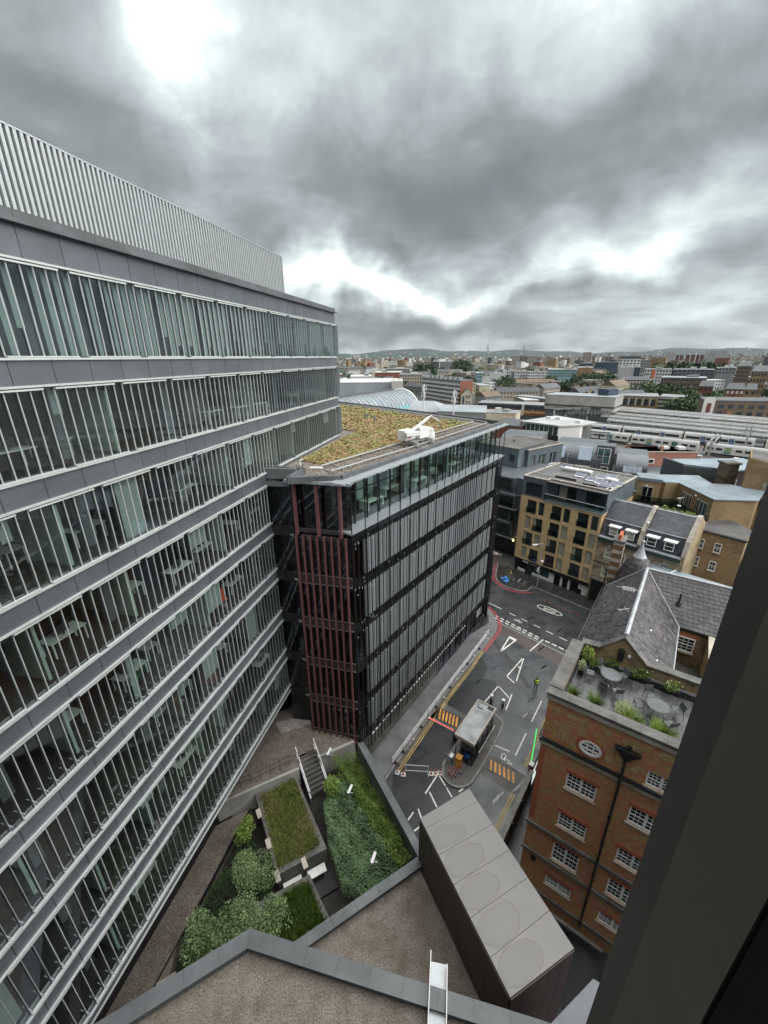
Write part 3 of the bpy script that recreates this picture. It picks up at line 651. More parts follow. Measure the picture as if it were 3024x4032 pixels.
 round_table(RF(3.2, -1.3, GZ-15.72), 'round wooden table one storey below the top corner')
 round_table(RF(3.0, -1.3, GZ-19.67), 'round wooden table two storeys below the top corner')
 def chair(p, az, lab, grp=None, matk='red'):
  t = thing('chair', lab, 'chair', p, grp); G = Fr(p[0], p[1], az); z = p[2]
  obj('seat', MB().box(G, -0.22, 0.22, -0.22, 0.22, z+0.44, z+0.49), X[matk], t); obj('backrest', MB().box(G, -0.22, 0.22, -0.24, -0.2, z+0.55, z+0.88), X[matk], t)
  for a, b in ((-0.2,-0.2), (0.2,-0.2), (0.2,0.2), (-0.2,0.2)): obj('leg', MB().tube(G(a,b,z), G(a*0.8,b*0.8,z+0.45), 0.015, 5), X['steelw'], t)
 chair(RF(3.4, -1.5, GZ-11.83), 200, 'red chair right of the round wooden table in the top corner'); chair(RF(1.75, -1.5, GZ-11.83), 60, 'red chair left of the round wooden table in the top corner'); chair(RF(2.5, -2.6, GZ-11.83), 20, 'red chair behind the round wooden table in the top corner')
 p = RF(1.0, -0.9, GZ-11.83); t = thing('stand', 'slim white floor stand with a round foot behind the maroon columns', 'stand', p)
 obj('foot', MB().lathe([(0.2, p[2]), (0.2, p[2]+0.03)], p[:2], 14), X['steelw'], t); obj('pole', MB().tube(p, (p[0],p[1],p[2]+1.5), 0.025), X['steelw'], t)
 return B
dark_block()
def leaves(mb, c, rad, n, size, rnd, flat=0.0, m=0):
 """n small leaf quads scattered through an ellipsoid"""
 for i in range(n):
  while 1:
   x, y, z = (rnd.uniform(-1, 1) for _ in range(3))
   q = x*x+y*y+z*z
   if q < 1 and (q > 0.25 or rnd.random() < 0.3): break
  p = Vector((c[0]+x*rad[0], c[1]+y*rad[1], c[2]+z*rad[2])); s = size*rnd.uniform(0.6, 1.4)
  a = Vector((rnd.gauss(0,1), rnd.gauss(0,1), rnd.gauss(0,1)*(1-flat))).normalized(); b = a.cross(Vector((rnd.gauss(0,1), rnd.gauss(0,1), rnd.gauss(0,1)))).normalized()
  mb.face([p-a*s, p-b*s*0.6, p+a*s, p+b*s*0.6], m)
def inpoly(x, y, P):
 r = False; j = len(P)-1
 for i in range(len(P)):
  if (P[i][1] > y) != (P[j][1] > y) and x < (P[j][0]-P[i][0])*(y-P[i][1])/(P[j][1]-P[i][1])+P[i][0]: r = not r
  j = i
 return r
def scatter(poly, n, rnd):
 xs = [p[0] for p in poly]; ys = [p[1] for p in poly]; k = 0
 while k < n:
  x = rnd.uniform(min(xs), max(xs)); y = rnd.uniform(min(ys), max(ys))
  if inpoly(x, y, poly): k += 1; yield x, y
def roof_things():
 dz = GZ-8.05; rnd = random.Random(21)
 GP = [(-5.4, 32.4), (-4.2, 32.2), (2.0, 40.6), (11.2, 52.6), (10.9, 53.6), (-8.5, 76.6), (-9.5, 70), (-5.4, 49.6), (-2.9, 47.6), (-3.6, 45.8), (-5.9, 37.2), (-7.0, 33.6)]
 obj('sedum_bed', MB().prism(GP, dz+0.01, dz+0.10), X['sedumbase'], None, kind='stuff', label='planting bed under the sedum on the dark block roof', category='planting bed')
 m = MB()
 for x, y in scatter(GP, 15000, rnd):
  s = (0.05+0.0016*math.hypot(x, y))*rnd.uniform(0.6, 1.5); z = dz+0.1+0.05*math.sin(x*1.3)*math.sin(y*0.9)+rnd.random()*0.07
  a = rnd.random()*6.28; c, s_ = math.cos(a)*s, math.sin(a)*s; h = rnd.uniform(0.1, 0.9)*s
  m.face([(x-c, y-s_, z), (x+s_*0.7, y-c*0.7, z+h), (x+c, y+s_, z+0.02), (x-s_*0.7, y+c*0.7, z+h*0.4)])
 obj('sedum', m, X['sedum'], None, kind='stuff', label='green, yellow and rust coloured sedum planting on the flat roof', category='planting')
 t = thing('track', 'pair of galvanised cleaning cradle rails looping round the planted roof', 'track', (2.0, 39, dz))
 def curve(pts, r):
  m = MB(); m.path([(p[0], p[1], dz+0.22) for p in pts], r, 6); return m
 inn = [(-4.85, 31.0), (1.9, 40.1), (10.9, 52.4), (11.6, 53.3), (11.7, 54.0), (11.3, 54.6), (-8.2, 77.6)]
 out = [(-3.9, 29.4), (2.95, 38.2), (12.9, 51.9), (13.2, 52.7), (13.0, 53.4), (12.3, 54.3), (-8.0, 78.6)]
 obj('rail', curve(inn, 0.07), X['steel'], t); obj('rail', curve(out, 0.07), X['steel'], t)
 for i in range(22):
  f = i/21; a = (inn[0][0]+(inn[2][0]-inn[0][0])*f, inn[0][1]+(inn[2][1]-inn[0][1])*f); b = (out[0][0]+(out[2][0]-out[0][0])*f, out[0][1]+(out[2][1]-out[0][1])*f)
  obj('tie', MB().tube((a[0], a[1], dz+0.12), (b[0], b[1], dz+0.12), 0.035, 4), X['steel'], t)
 m = MB()
 for x, y in scatter([(-7.5, 31), (-5.8, 29.6), (-6.0, 27.8), (-3.2, 28.2), (13.8, 51.8), (11.5, 52.3), (1.8, 39.8), (-4.2, 31.8), (-6.5, 33)], 2600, rnd):
  s = rnd.uniform(0.03, 0.075); m.hexa([(x-s,y-s,dz), (x+s,y-s,dz), (x+s,y+s,dz), (x-s,y+s,dz), (x-s*.6,y-s*.5,dz+s), (x+s*.5,y-s*.6,dz+s), (x+s*.6,y+s*.5,dz+s), (x-s*.5,y+s*.6,dz+s)])
 obj('pebbles', m, X['pebble'], None, kind='stuff', label='loose pebbles along the edge of the planted roof', category='pebbles')
 # cleaning cradle machine
 G = Fr(2.9, 39.6, 42); z = dz+0.3
 t = thing('roof_crane', 'white window cleaning crane with a jib parked on rails on the planted roof', 'roof crane', (2.9, 39.6, dz))
 obj('counterweight', MB().box(G, -1.3, 0.2, -0.9, 0.1, z+0.35, z+1.25), X['steelw'], t); obj('cabinet', MB().box(G, 0.45, 1.9, -0.5, 0.5, z+0.35, z+1.35), X['steelw'], t)
 G2 = Fr(2.9, 39.3, 62)
 a = G2(-0.9, 0.5, z+1.05); b = G2(2.3, -0.9, z+2.15)
 obj('jib_base', MB().box(G2, -1.2, 0.3, 0.2, 0.75, z+0.85, z+1.15), X['steelw'], t); obj('jib', MB().tube(a, b, 0.13, 4), X['steelw'], t)
 obj('jib_head', MB().tube(b, (b[0]+0.35, b[1]+0.15, b[2]+0.15), 0.10, 6).tube((b[0]+0.3, b[1]+0.1, b[2]+0.1), (b[0]+1.2, b[1]+0.5, b[2]-0.45), 0.06, 5).tube((b[0]+1.15, b[1]+0.45, b[2]+0.3), (b[0]+1.2, b[1]+0.5, b[2]-1.1), 0.05, 5), X['steel'], t)
 ch = MB(); ch.box(G, -0.9, 1.9, 0.15, 0.35, z+0.1, z+0.25).box(G, -0.9, 1.9, -0.55, -0.35, z+0.1, z+0.25)
 for u in (-0.8, 1.7): ch.box(G, u-0.1, u+0.1, -0.6, 1.15, z+0.12, z+0.28)
 obj('chassis', ch, X['steel'], t)
 for u, w in ((-0.8, 1.1), (1.7, 1.1), (-0.8, -0.5), (1.7, -0.5)): obj('bogie', MB().box(G, u-0.22, u+0.22, w-0.14, w+0.14, z-0.15, z+0.16), X['steel'], t)
 obj('warning_label', MB().box(G2, -1.05, -0.8, 0.76, 0.765, z+0.68, z+0.82), X['redpaint'], t)
 m = MB(); p = G(2.55, 0.2, 0); n = 10; b0 = len(m.v); rows = []
 for zz, r in ((z-0.1, 0.42), (z+0.35, 0.47), (z+0.75, 0.40), (z+1.0, 0.36), (z+1.12, 0.12)):
  for i in range(n):
   a_ = 2*math.pi*i/n; q = r*rnd.uniform(0.85, 1.15); m.v.append((p[0]+math.cos(a_)*q, p[1]+math.sin(a_)*q*0.8, zz+rnd.uniform(-.06, .06)))
 for k in range(4):
  for i in range(n): j = (i+1) % n; m.f.append((k*n+i, k*n+j, (k+1)*n+j, (k+1)*n+i)); m.m.append(0)
 m.f.append(tuple(4*n+i for i in range(n))); m.m.append(0)
 obj('covered_winch', m, X['steelw'], t)
 for (x, y, lab) in ((-1.1, 54.8, 'short dark vent pipe standing in the sedum of the planted roof'), (-2.4, 57.5, 'small bent vent post at the back of the planted roof')):
  obj('vent_pipe', MB().tube((x, y, dz+0.1), (x, y, dz+0.75), 0.14, 10).lathe([(0.17, dz+0.72), (0.17, dz+0.78)], (x, y), 10), X['col'], None, label=lab, category='vent pipe')
 obj('vent_pipe', MB().tube((-6.6, 31.7, dz), (-6.6, 31.7, dz+0.5), 0.05).tube((-6.6, 31.7, dz+0.5), (-6.35, 31.7, dz+0.55), 0.05), X['steelw'], None, label='thin white pipe near the inner corner of the planted roof', category='vent pipe')
 G = Fr(-5.7, 30.7, 95); obj('white_tube', MB().tube(G(0,0,dz+0.15), G(1.0,0,dz+0.15), 0.09, 8).tube(G(0.1,0,dz), G(0.1,0,dz+0.1), 0.06, 6).tube(G(0.9,0,dz), G(0.9,0,dz+0.1), 0.06, 6), X['steelw'], None, label='white cylinder lying on the pebbles near the inner roof corner', category='pipe')
roof_things()
# ================================================================== GROUND, ROADS, STREET
def struct(name, mb, m, **kw): return obj(name, mb, m, None, kind='structure', **kw)
def az_of(a, b): return math.degrees(math.atan2(b[0]-a[0], b[1]-a[1]))
def stripe(p, q, w, z=0.012, mb=None):
 G = Fr(p[0], p[1], az_of(p, q)); l = math.dist(p, q); mb = mb or MB()
 mb.face([G(0,-w/2,z), G(l,-w/2,z), G(l,w/2,z), G(0,w/2,z)][::-1]); return mb
def line(pts, w, z=0.012, off=0.0, mb=None):
 mb = mb or MB(); n = len(pts); L_ = []; Rr = []
 for i, p in enumerate(pts):
  a = pts[max(0, i-1)]; b = pts[min(n-1, i+1)]; t = (b[0]-a[0], b[1]-a[1]); l = math.hypot(*t); nx, ny = t[1]/l, -t[0]/l
  L_.append((p[0]+nx*(off-w/2), p[1]+ny*(off-w/2), z)); Rr.append((p[0]+nx*(off+w/2), p[1]+ny*(off+w/2), z))
 for i in range(n-1): mb.face([L_[i], L_[i+1], Rr[i+1], Rr[i]][::-1])
 return mb
def smooth(pts, k=4):
 out = []; n = len(pts)
 for i in range(n-1):
  p0, p1, p2, p3 = pts[max(0,i-1)], pts[i], pts[i+1], pts[min(n-1,i+2)]
  for j in range(k):
   t = j/k; out.append(tuple(0.5*((2*p1[a])+(-p0[a]+p2[a])*t+(2*p0[a]-5*p1[a]+4*p2[a]-p3[a])*t*t+(-p0[a]+3*p1[a]-3*p2[a]+p3[a])*t**3) for a in (0,1)))
 out.append(pts[-1]); return out
def sheet(pts, z): return MB().face([(p[0], p[1], z) for p in pts] if sum((pts[i][0]*pts[(i+1)%len(pts)][1]-pts[(i+1)%len(pts)][0]*pts[i][1]) for i in range(len(pts))) > 0 else [(p[0], p[1], z) for p in pts][::-1])
BCX, BCY = 9.892, 19.2
FN = Fr(BCX, BCY, 126.4)        # front face of the brick building (w outwards)
FS = Fr(BCX, BCY, 37.2)         # its street side (w inwards)
def ground():
 hole = [FS(-16, -1.75, 0)[:2], FS(15, -1.75, 0)[:2], FS(15, 14, 0)[:2], FS(-16, 14, 0)[:2]]
 big = [(-9000, -6000), (-9000, 12000), (12000, 12000), (12000, -6000)]
 m = MB()
 for i in range(4): a, b, c, d = hole[i], hole[(i+1)%4], big[(i+1)%4], big[i]; m.face([(*a, -0.03), (*b, -0.03), (*c, -0.03), (*d, -0.03)])
 gm = mat('town_ground', (0.050, 0.050, 0.048), 0.8, 0.2, 0.02, col2=(0.075, 0.075, 0.07), grain=0.3, gscale=0.05)
 struct('ground', m, gm)
 struct('area_floor', sheet(hole, -2.2), X['asphalt3'])
 K = Fr(24.63, 59.67, 137.6)
 struct('main_road', sheet([K(-70,0,0)[:2], K(60,0,0)[:2], K(60,11.6,0)[:2], K(-70,11.6,0)[:2]], 0.0), X['asphalt'])
 struct('side_road', sheet([(-1.5, 24.9), (1.24, 28.06), (14.75, 47.15), (15.9, 50.6), (24.5, 41.2), (18.6, 33.9), (8.6, 20.6), (5, 14), (1, 16)], 0.0), X['asphalt2'])
 struct('entry_lane', sheet([(0.6, 26.8), (12.3, 43.2), (13.1, 37.9), (11.7, 34.2), (5.6, 28.0), (5.3, 26.4), (6.6, 25.3), (4.0, 20), (0, 19)], 0.004), X['asphalt3'])
 struct('worn_patch', sheet([(13.7, 42.93), (14.72, 40.9), (13.21, 38.04), (11.81, 38.85)], 0.006), X['asphalt2'])
 struct('red_tinted_band', sheet([(16.34, 49.97), (23.6, 42.3), (22.2, 40.6), (15.47, 47.3)], 0.004), X['asphaltred'])
 struct('exit_lane', sheet([(12.3, 33.6), (15.9, 32.3), (9.2, 22.9), (7.6, 25.6), (10.5, 29.4), (12.2, 32.3)], 0.004), mat('blue_grey_asphalt', (0.05, 0.056, 0.062), 0.5, 0.2, 0.6, grain=0.25, gscale=25, wet=0.3, col2=(0.085, 0.093, 0.1)))
 tr = mat('patched_asphalt', (0.035, 0.036, 0.036), 0.6, 0.2, 1, grain=0.2)
 struct('trench_patch', line([(14.51, 46.51), (16.49, 38.79), (16.71, 37.23)], 0.6, 0.006), tr)
 struct('repair_patch', sheet([(19.87, 49.18), (20.56, 48.64), (19.91, 48.29), (19.21, 48.83)], 0.006), tr)
 for (x, y, s) in ((18.3, 37.31, 0.42), (18.3, 55.55, 0.5), (20.22, 48.76, 0.35), (21.66, 46.49, 0.3)):
  obj('manhole_cover', MB().lathe([(s, 0.002), (s, 0.010)], (x, y), 16), X['asphalt2'] if s == 0.42 else tr, None, kind='structure')
 rp = random.Random(2); pm = mat('puddle', (0.02, 0.022, 0.024), 0.04, 0.1, 1, spec=0.8)
 for x, y, r in ((3.2, 28.4, .5), (8.6, 36.6, .45), (10.8, 38.2, .6), (13.6, 40.6, .5), (17.0, 40.3, .6), (16.2, 35.4, .45), (11.6, 25.4, .4), (9.7, 24.6, .5), (4.0, 23.2, .45), (20.5, 44.0, .5), (21.5, 50.8, .6), (17.6, 50.6, .4), (24.5, 47.8, .5), (19.6, 40.6, .45), (14.9, 33.3, .35)):
  struct('puddle', sheet([(x+r*(1.6*math.cos(a*.45)*.82+.57*math.sin(a*.45)*.6)*rp.uniform(.75, 1.1), y+r*(1.6*math.cos(a*.45)*.57+math.sin(a*.45)*.6)*rp.uniform(.75, 1.1)) for a in range(14)], 0.0085), pm)
 # raised pavement along the dark block
 PV = [FB(-0.9, -0.5, 0)[:2], FB(30.2, -0.5, 0)[:2], (14.6, 54.6), (15.3, 53.9), (15.93, 52.3), (16.1, 50.6), (15.95, 49.1), (15.5, 47.9), (14.5, 46.4), (6.4, 35.9), (1.0, 28.05), (-0.6, 26.0)]
 pv1 = struct('pavement', MB().prism(PV, -0.1, 0.12), X['pave'])
 struct('corner_paving', sheet([FB(24.5, -0.4, 0)[:2], FB(29.8, -0.4, 0)[:2], (14.9, 53.6), (15.4, 51.4), (15.0, 49.6)], 0.126), X['pavedark'])
 edge = [(-0.2, 26.3), (1.0, 28.05), (6.4, 35.9), (14.5, 46.4), (15.5, 47.9), (15.95, 49.1), (16.1, 50.6), (15.93, 52.3), (15.3, 53.9), (14.6, 54.9)]
 for a, b in zip(edge, edge[1:]):
  G = Fr(a[0], a[1], az_of(a, b)); l = math.dist(a, b); n = max(1, int(l/1.0))
  for i in range(n): obj('kerb', MB().box(G, i*l/n+0.005, (i+1)*l/n-0.005, -0.02, 0.14, -0.05, 0.135), X['kerb'], pv1)
 struct('drain_strip', line([(1.0, 28.05), (6.4, 35.9), (14.5, 46.4)], 0.42, 0.008, off=0.37), X['kerbbrown'])
 # far pavement by the shops
 FPV = [(60, 21.1-0.0), (24.63, 59.67), (23.39, 58.25), (22.3, 58.25), (21.28, 58.76), (20.4, 59.5), (19.91, 60.25), (19.45, 61.2), (19.41, 62.3), (19.7, 63.6), (20.9, 66.8), (21.2, 67.8), (23.0, 66.2), (62, 23.6)]
 FPV[0] = K(50, 0, 0)[:2]; FPV[-1] = K(50, -4, 0)[:2]
 pv2 = struct('pavement', MB().prism(FPV, -0.1, 0.12), X['pavedark'])
 e2 = [K(20, 0, 0)[:2]]+FPV[1:12]
 for a, b in zip(e2, e2[1:]):
  G = Fr(a[0], a[1], az_of(a, b)); l = math.dist(a, b); n = max(1, int(l/1.2))
  for i in range(n): obj('kerb', MB().box(G, i*l/n+0.005, (i+1)*l/n-0.005, -0.15, 0.02, -0.05, 0.135), X['kerb'], pv2)
 # markings
 W_ = MB()
 for a, b in [((18.73, 52.07), (19.41, 51.37)), ((20.04, 50.66), (20.69, 49.91)), ((21.36, 49.17), (22.03, 48.45)), ((22.6, 47.74), (23.28, 47.05)), ((23.91, 46.3), (24.65, 45.59)), ((25.3, 44.8), (26, 44.1))]: stripe(a, b, 0.12, 0.012, W_)
 stripe((15.9, 55.2), (17.85, 53.17), 0.13, 0.012, W_)
 def dashes(a, b, n, w, fill=0.62):
  for i in range(n):
   t0 = i/n; t1 = (i+fill)/n; stripe((a[0]+(b[0]-a[0])*t0, a[1]+(b[1]-a[1])*t0), (a[0]+(b[0]-a[0])*t1, a[1]+(b[1]-a[1])*t1), w, 0.012, W_)
 dashes((16.45, 51.5), (21.3, 46.05), 8, 0.19); dashes((16.2, 51.0), (21.0, 45.65), 8, 0.19); dashes((21.68, 45.63), (24.3, 43.0), 4, 0.2, 0.75)
 stripe((16.34, 49.97), (23.4, 42.55), 0.05, 0.012, W_)
 stripe((21.53, 45.89), (18.91, 43.57), 0.14, 0.012, W_)
 def outline(P, w):
  for a, b in zip(P, P[1:]+P[:1]): stripe(a, b, w, 0.012, W_)
 t1 = [(17.16, 46.66), (18.0, 45.81), (14.82, 43.27)]
 outline([(17.05, 46.4), (17.75, 45.8), (15.05, 43.5)], 0.17); stripe((17.05, 46.5), (17.8, 45.75), 0.42, 0.013, W_)
 for a, b in [((17.51, 42.19), (14.68, 39.14)), ((14.66, 39.05), (15.23, 38.02)), ((15.54, 38.31), (17.66, 42.19)), ((16.55, 40.8), (16.6, 40.45)), ((13.14, 37.5), (11.1, 35.22)), ((13.26, 37.43), (13.94, 35.8)), ((14.44, 36.33), (13.11, 34.09)),
                 ((17.44, 35.27), (15.38, 32.51)), ((14.33, 31.09), (12.49, 28.62)), ((19.32, 37.43), (18.48, 36.56)),
                 ((4.72, 26.75), (3.42, 25.01)), ((4.87, 26.63), (5.3, 25.7)), ((5.36, 25.55), (5.74, 24.66)), ((3.81, 25.17), (4.3, 23.84)), ((2.69, 23.72), (2.88, 23.01)), ((2.26, 23.45), (1.77, 22.82)), ((2.7, 22.29), (2.22, 21.97)), ((7.43, 25.89), (6.42, 25.14)),
                 ((10.78, 29.77), (12.06, 29.05))]: stripe(a, b, 0.12, 0.012, W_)
 # worn letters on the exit lane
 for P in ([(11.05, 28.35), (11.2, 28.75), (11.5, 28.85), (11.55, 28.55), (11.3, 28.1), (11.6, 28.2), (11.75, 28.0), (11.5, 27.85), (11.75, 27.7), (11.9, 27.85)], [(11.05, 28.35), (11.25, 28.2), (11.4, 28.45)]): line(P, 0.09, 0.012, mb=W_)
 # cycle symbol
 c = (19.4, 50.1)
 for cx, cy in ((19.15, 50.35), (19.62, 49.83)):
  pts = [(cx+0.22*math.cos(t*0.785), cy+0.22*math.sin(t*0.785)) for t in range(9)]; line(pts, 0.06, 0.012, mb=W_)
 for a, b in [((19.15, 50.35), (19.55, 50.25)), ((19.55, 50.25), (19.62, 49.83)), ((19.3, 50.05), (19.55, 50.25)), ((19.3, 50.05), (19.62, 49.83)), ((19.15, 50.35), (19.3, 50.05)), ((19.55, 50.25), (19.7, 50.4))]: stripe(a, b, 0.06, 0.012, W_)
 for cx, cy in ((18.55, 48.55), (18.95, 48.1)): line([(cx+0.2*math.cos(t*0.785), cy+0.2*math.sin(t*0.785)) for t in range(9)], 0.06, 0.012, mb=W_)
 # speed roundel
 a0 = (23.63, 54.07); b0 = (26.34, 51.41); C0 = ((a0[0]+b0[0])/2, (a0[1]+b0[1])/2); G = Fr(C0[0], C0[1], az_of(a0, b0))
 ring = [G(1.88*math.cos(t/24*2*math.pi), 0.66*math.sin(t/24*2*math.pi), 0)[:2] for t in range(25)]; line(ring, 0.13, 0.012, mb=W_)
 # the figures 2 and 0 drawn long in the direction of travel
 line([G(u, w, 0)[:2] for u, w in ((0.65, -0.02), (0.95, -0.12), (0.95, -0.30), (0.55, -0.38), (0.1, -0.28), (-0.9, -0.02), (-0.9, -0.42))], 0.11, 0.012, mb=W_)
 line([G(0.9*math.cos(t/12*2*math.pi), 0.22+0.17*math.sin(t/12*2*math.pi), 0)[:2] for t in range(13)], 0.10, 0.012, mb=W_)
 struct('white_markings', W_, X['white'])
 Y_ = MB()
 L_ = [(0.9, 27.0), (1.65, 28.07), (7.29, 36.24), (10.72, 40.73), (12.65, 43.6)]
 line(L_, 0.09, 0.012, 0.0, Y_); line(L_, 0.09, 0.012, 0.2, Y_)
 R_ = [(18.6, 35.0), (17.1, 33.08), (12.95, 27.5)]; line(R_, 0.09, 0.012, 0.0, Y_); line(R_, 0.09, 0.012, -0.2, Y_)
 R_ = [(11.1, 25.0), (8.6, 21.8), (6.5, 19.2)]; line(R_, 0.10, 0.012, 0.0, Y_); line(R_, 0.10, 0.012, -0.22, Y_)
 struct('yellow_lines', Y_, X['yellow'])
 Q = MB(); c1 = smooth([(12.75, 43.75), (14.9, 46.6), (15.9, 48.1), (16.35, 49.6), (16.4, 51.0), (16.2, 52.3), (15.5, 54.0), (14.8, 55.2)]); line(c1, 0.13, 0.014, 0.12, Q); line(c1, 0.13, 0.014, 0.38, Q)
 c2 = smooth([(24.0, 57.7), (23.2, 57.7), (22.2, 57.9), (21.1, 58.3), (20.0, 59.3), (19.4, 60.4), (19.0, 61.7), (19.1, 63.0), (20.3, 66.2), (20.9, 68.5)]); line(c2, 0.13, 0.014, 0.1, Q); line(c2, 0.13, 0.014, -0.16, Q)
 line(smooth([(18.4, 70.5), (20.5, 71.0), (22.4, 71.2)]), 0.12, 0.014, 0, Q); line(smooth([(17.5, 66.5), (18.7, 68.8), (21, 70.2), (22.4, 70.4)]), 0.12, 0.014, 0, Q)
 for i in range(7): a = (25.0+(29.66-25.0)*i/6.5, 55.54+(50.6-55.54)*i/6.5); stripe(a, (a[0]+0.42, a[1]-0.42), 0.10, 0.014, Q)
 struct('red_lines', Q, X['redpaint'])
ground()
def street_things():
 # railing on the pavement edge
 t = thing('railing', 'long white tubular railing on the pavement edge beside the dark glass block', 'railing', (6.4, 35.9, 0.12))
 a = (0.55, 27.5); m_ = (6.35, 35.75); b = (14.15, 46.5)
 pts = [a, m_, b]
 for p, q in ((a, m_), (m_, b)):
  G = Fr(p[0], p[1], az_of(p, q)); l = math.dist(p, q)
  for h in (1.12, 0.80, 0.55): obj('rail', MB().tube(G(0, 0.02, 0.12+h), G(l, 0.02, 0.12+h), 0.035 if h > 1 else 0.025, 6), X['steelw'], t)
 posts = [(13.85, 46.1), (12.29, 44.0), (11.33, 42.75), (10.2, 41.2), (9.3, 39.95), (8.4, 38.7), (7.4, 37.3), (6.4, 35.85), (5.45, 34.5), (4.48, 33.1), (3.6, 31.9), (2.6, 30.5), (1.6, 29.05), (0.8, 27.9)]
 for x, y in posts:
  obj('post', MB().box(Fr(x, y, 36), -0.03, 0.03, -0.05, 0.05, 0.12, 1.24), X['mast'], t)
  obj('post_foot', MB().box(Fr(x, y, 36), -0.14, 0.14, -0.05, 0.3, 0.12, 0.2), X['concrete'] if int(x*3) % 2 else X['mast'], t)
 # booth on its island
 IS = smooth([(11.8, 33.34), (12.15, 32.7), (12.1, 32.0), (10.4, 29.4), (7.95, 26.3), (7.3, 25.75), (6.6, 25.55), (5.8, 25.8), (5.3, 26.5), (5.35, 27.3), (5.9, 28.4), (9.9, 33.2), (10.9, 33.9), (11.8, 33.34)], 3)[:-1]
 isl = struct('island', MB().prism(IS, -0.1, 0.11), X['concdark'])
 n = len(IS)
 for i in range(n):
  p, q = IS[i], IS[(i+1) % n]
  if math.dist(p, q) > 0.05: G = Fr(p[0], p[1], az_of(p, q)); obj('kerb', MB().box(G, 0.005, math.dist(p, q)-0.005, -0.13, 0.05, -0.05, 0.14), X['kerb'], isl)
 BF = Fr(6.45, 28.44, 37.0)
 t = thing('gatehouse', 'narrow glazed gatehouse with a flat cream edged roof on the road island', 'gatehouse', BF(2.5, 1, 0.11))
 zr = 3.12
 felt = mat('booth_felt', (0.30, 0.315, 0.325), 0.45, 0.1, 1.2, wet=0.2, col2=(0.42, 0.44, 0.45), stain=0.45)
 obj('roof', MB().box(BF, 0.08, 5.0, 0.08, 1.87, zr-0.2, zr-0.06), felt, t)
 for bx in ((-0.04, 0.1, -0.04, 1.99), (4.98, 5.12, -0.04, 1.99), (0.1, 4.98, -0.04, 0.1), (0.1, 4.98, 1.85, 1.99)): obj('roof_edge', MB().box(BF, *bx, zr-0.32, zr+0.03), X['stone'], t)
 obj('roof_hatch', MB().box(BF, 4.2, 4.7, 0.3, 0.36, zr-0.06, zr+0.0).box(BF, 4.2, 4.26, 0.36, 0.9, zr-0.06, zr).box(BF, 4.6, 4.9, 1.2, 1.8, zr-0.06, zr+0.02), X['mast'], t)
 obj('floor', MB().box(BF, 0.1, 5.0, 0.1, 1.85, 0.11, 0.2), X['mast'], t)
 obj('side_wall', MB().box(BF, 1.35, 4.95, 1.72, 1.8, 0.2, 1.15), X['mast'], t); obj('side_wall', MB().box(BF, 1.35, 4.95, 0.12, 0.2, 0.2, 1.15), X['mast'], t)
 obj('end_wall', MB().box(BF, 4.87, 4.95, 0.2, 1.72, 0.2, zr-0.3), X['mast'], t); obj('inner_wall', MB().box(BF, 1.35, 1.42, 0.2, 1.72, 0.2, 1.1), X['col'], t)
 for i in range(3):
  obj('side_window', MB().box(BF, 1.42+1.15*i, 2.52+1.15*i, 1.74, 1.77, 1.15, 2.8), X['glassD'], t); obj('side_window', MB().box(BF, 1.42+1.15*i, 2.52+1.15*i, 0.15, 0.18, 1.15, 2.8), X['glassD'], t)
 obj('front_window', MB().box(BF, 1.37, 1.40, 0.2, 1.72, 1.1, 2.8), X['glassD'], t)
 for u in (0.12, 1.38, 2.54, 3.7, 4.9):
  for w in (0.14, 1.80): obj('post', MB().box(BF, u-0.03, u+0.03, w-0.03, w+0.03, 0.11, 2.85), X['mast'], t)
 obj('counter', MB().box(BF, 1.6, 4.6, 0.3, 0.9, 0.9, 0.96), mat('blue_counter', (0.03, 0.08, 0.22), 0.5), t)
 obj('handrail', MB().tube(BF(1.2, 2.02, 0.95), BF(5.0, 2.02, 0.95), 0.03), X['steelw'], t)
 for i in range(4): obj('vent', MB().lathe([(0.09, 0), (0.09, 0.05)], (0, 0), 10), X['steelw'], t).location = Vector(BF(1.8+0.9*i, 1.84, 1.0))-wpos(t)
 p = BF(0.45, 1.2, 0.2); t = thing('folding_chair', 'blue seat under the open front of the gatehouse roof', 'chair', p); G = Fr(p[0], p[1], 20); bl = mat('blue_plastic', (0.02, 0.07, 0.25), 0.5)
 obj('seat', MB().box(G, -0.25, 0.25, -0.25, 0.25, 0.62, 0.68), bl, t); obj('backrest', MB().box(G, -0.25, 0.25, -0.27, -0.22, 0.68, 1.15), bl, t)
 for a_, b_ in ((-.2,-.2), (.2,-.2), (.2,.2), (-.2,.2)): obj('leg', MB().tube(G(a_,b_,0.2), G(a_,b_,0.65), 0.02), X['steel'], t)
 # orange cabinet
 G = Fr(6.75, 27.42, 37); t = thing('cabinet', 'bright orange cabinet standing in front of the gatehouse', 'cabinet', (6.75, 27.42, 0.11))
 obj('plinth', MB().box(G, -0.55, 0.55, -0.5, 0.6, 0.11, 0.25), X['concdark'], t); obj('body', MB().box(G, -0.27, 0.27, -0.26, 0.26, 0.25, 1.42), X['orangepaint'], t); obj('lid', MB().box(G, -0.29, 0.29, -0.28, 0.28, 1.42, 1.47), X['orangepaint'], t)
 G = Fr(5.85, 27.7, -40); t = thing('sign_board', 'grey notice board on posts at the nose of the island', 'sign', (5.85, 27.7, 0.11))
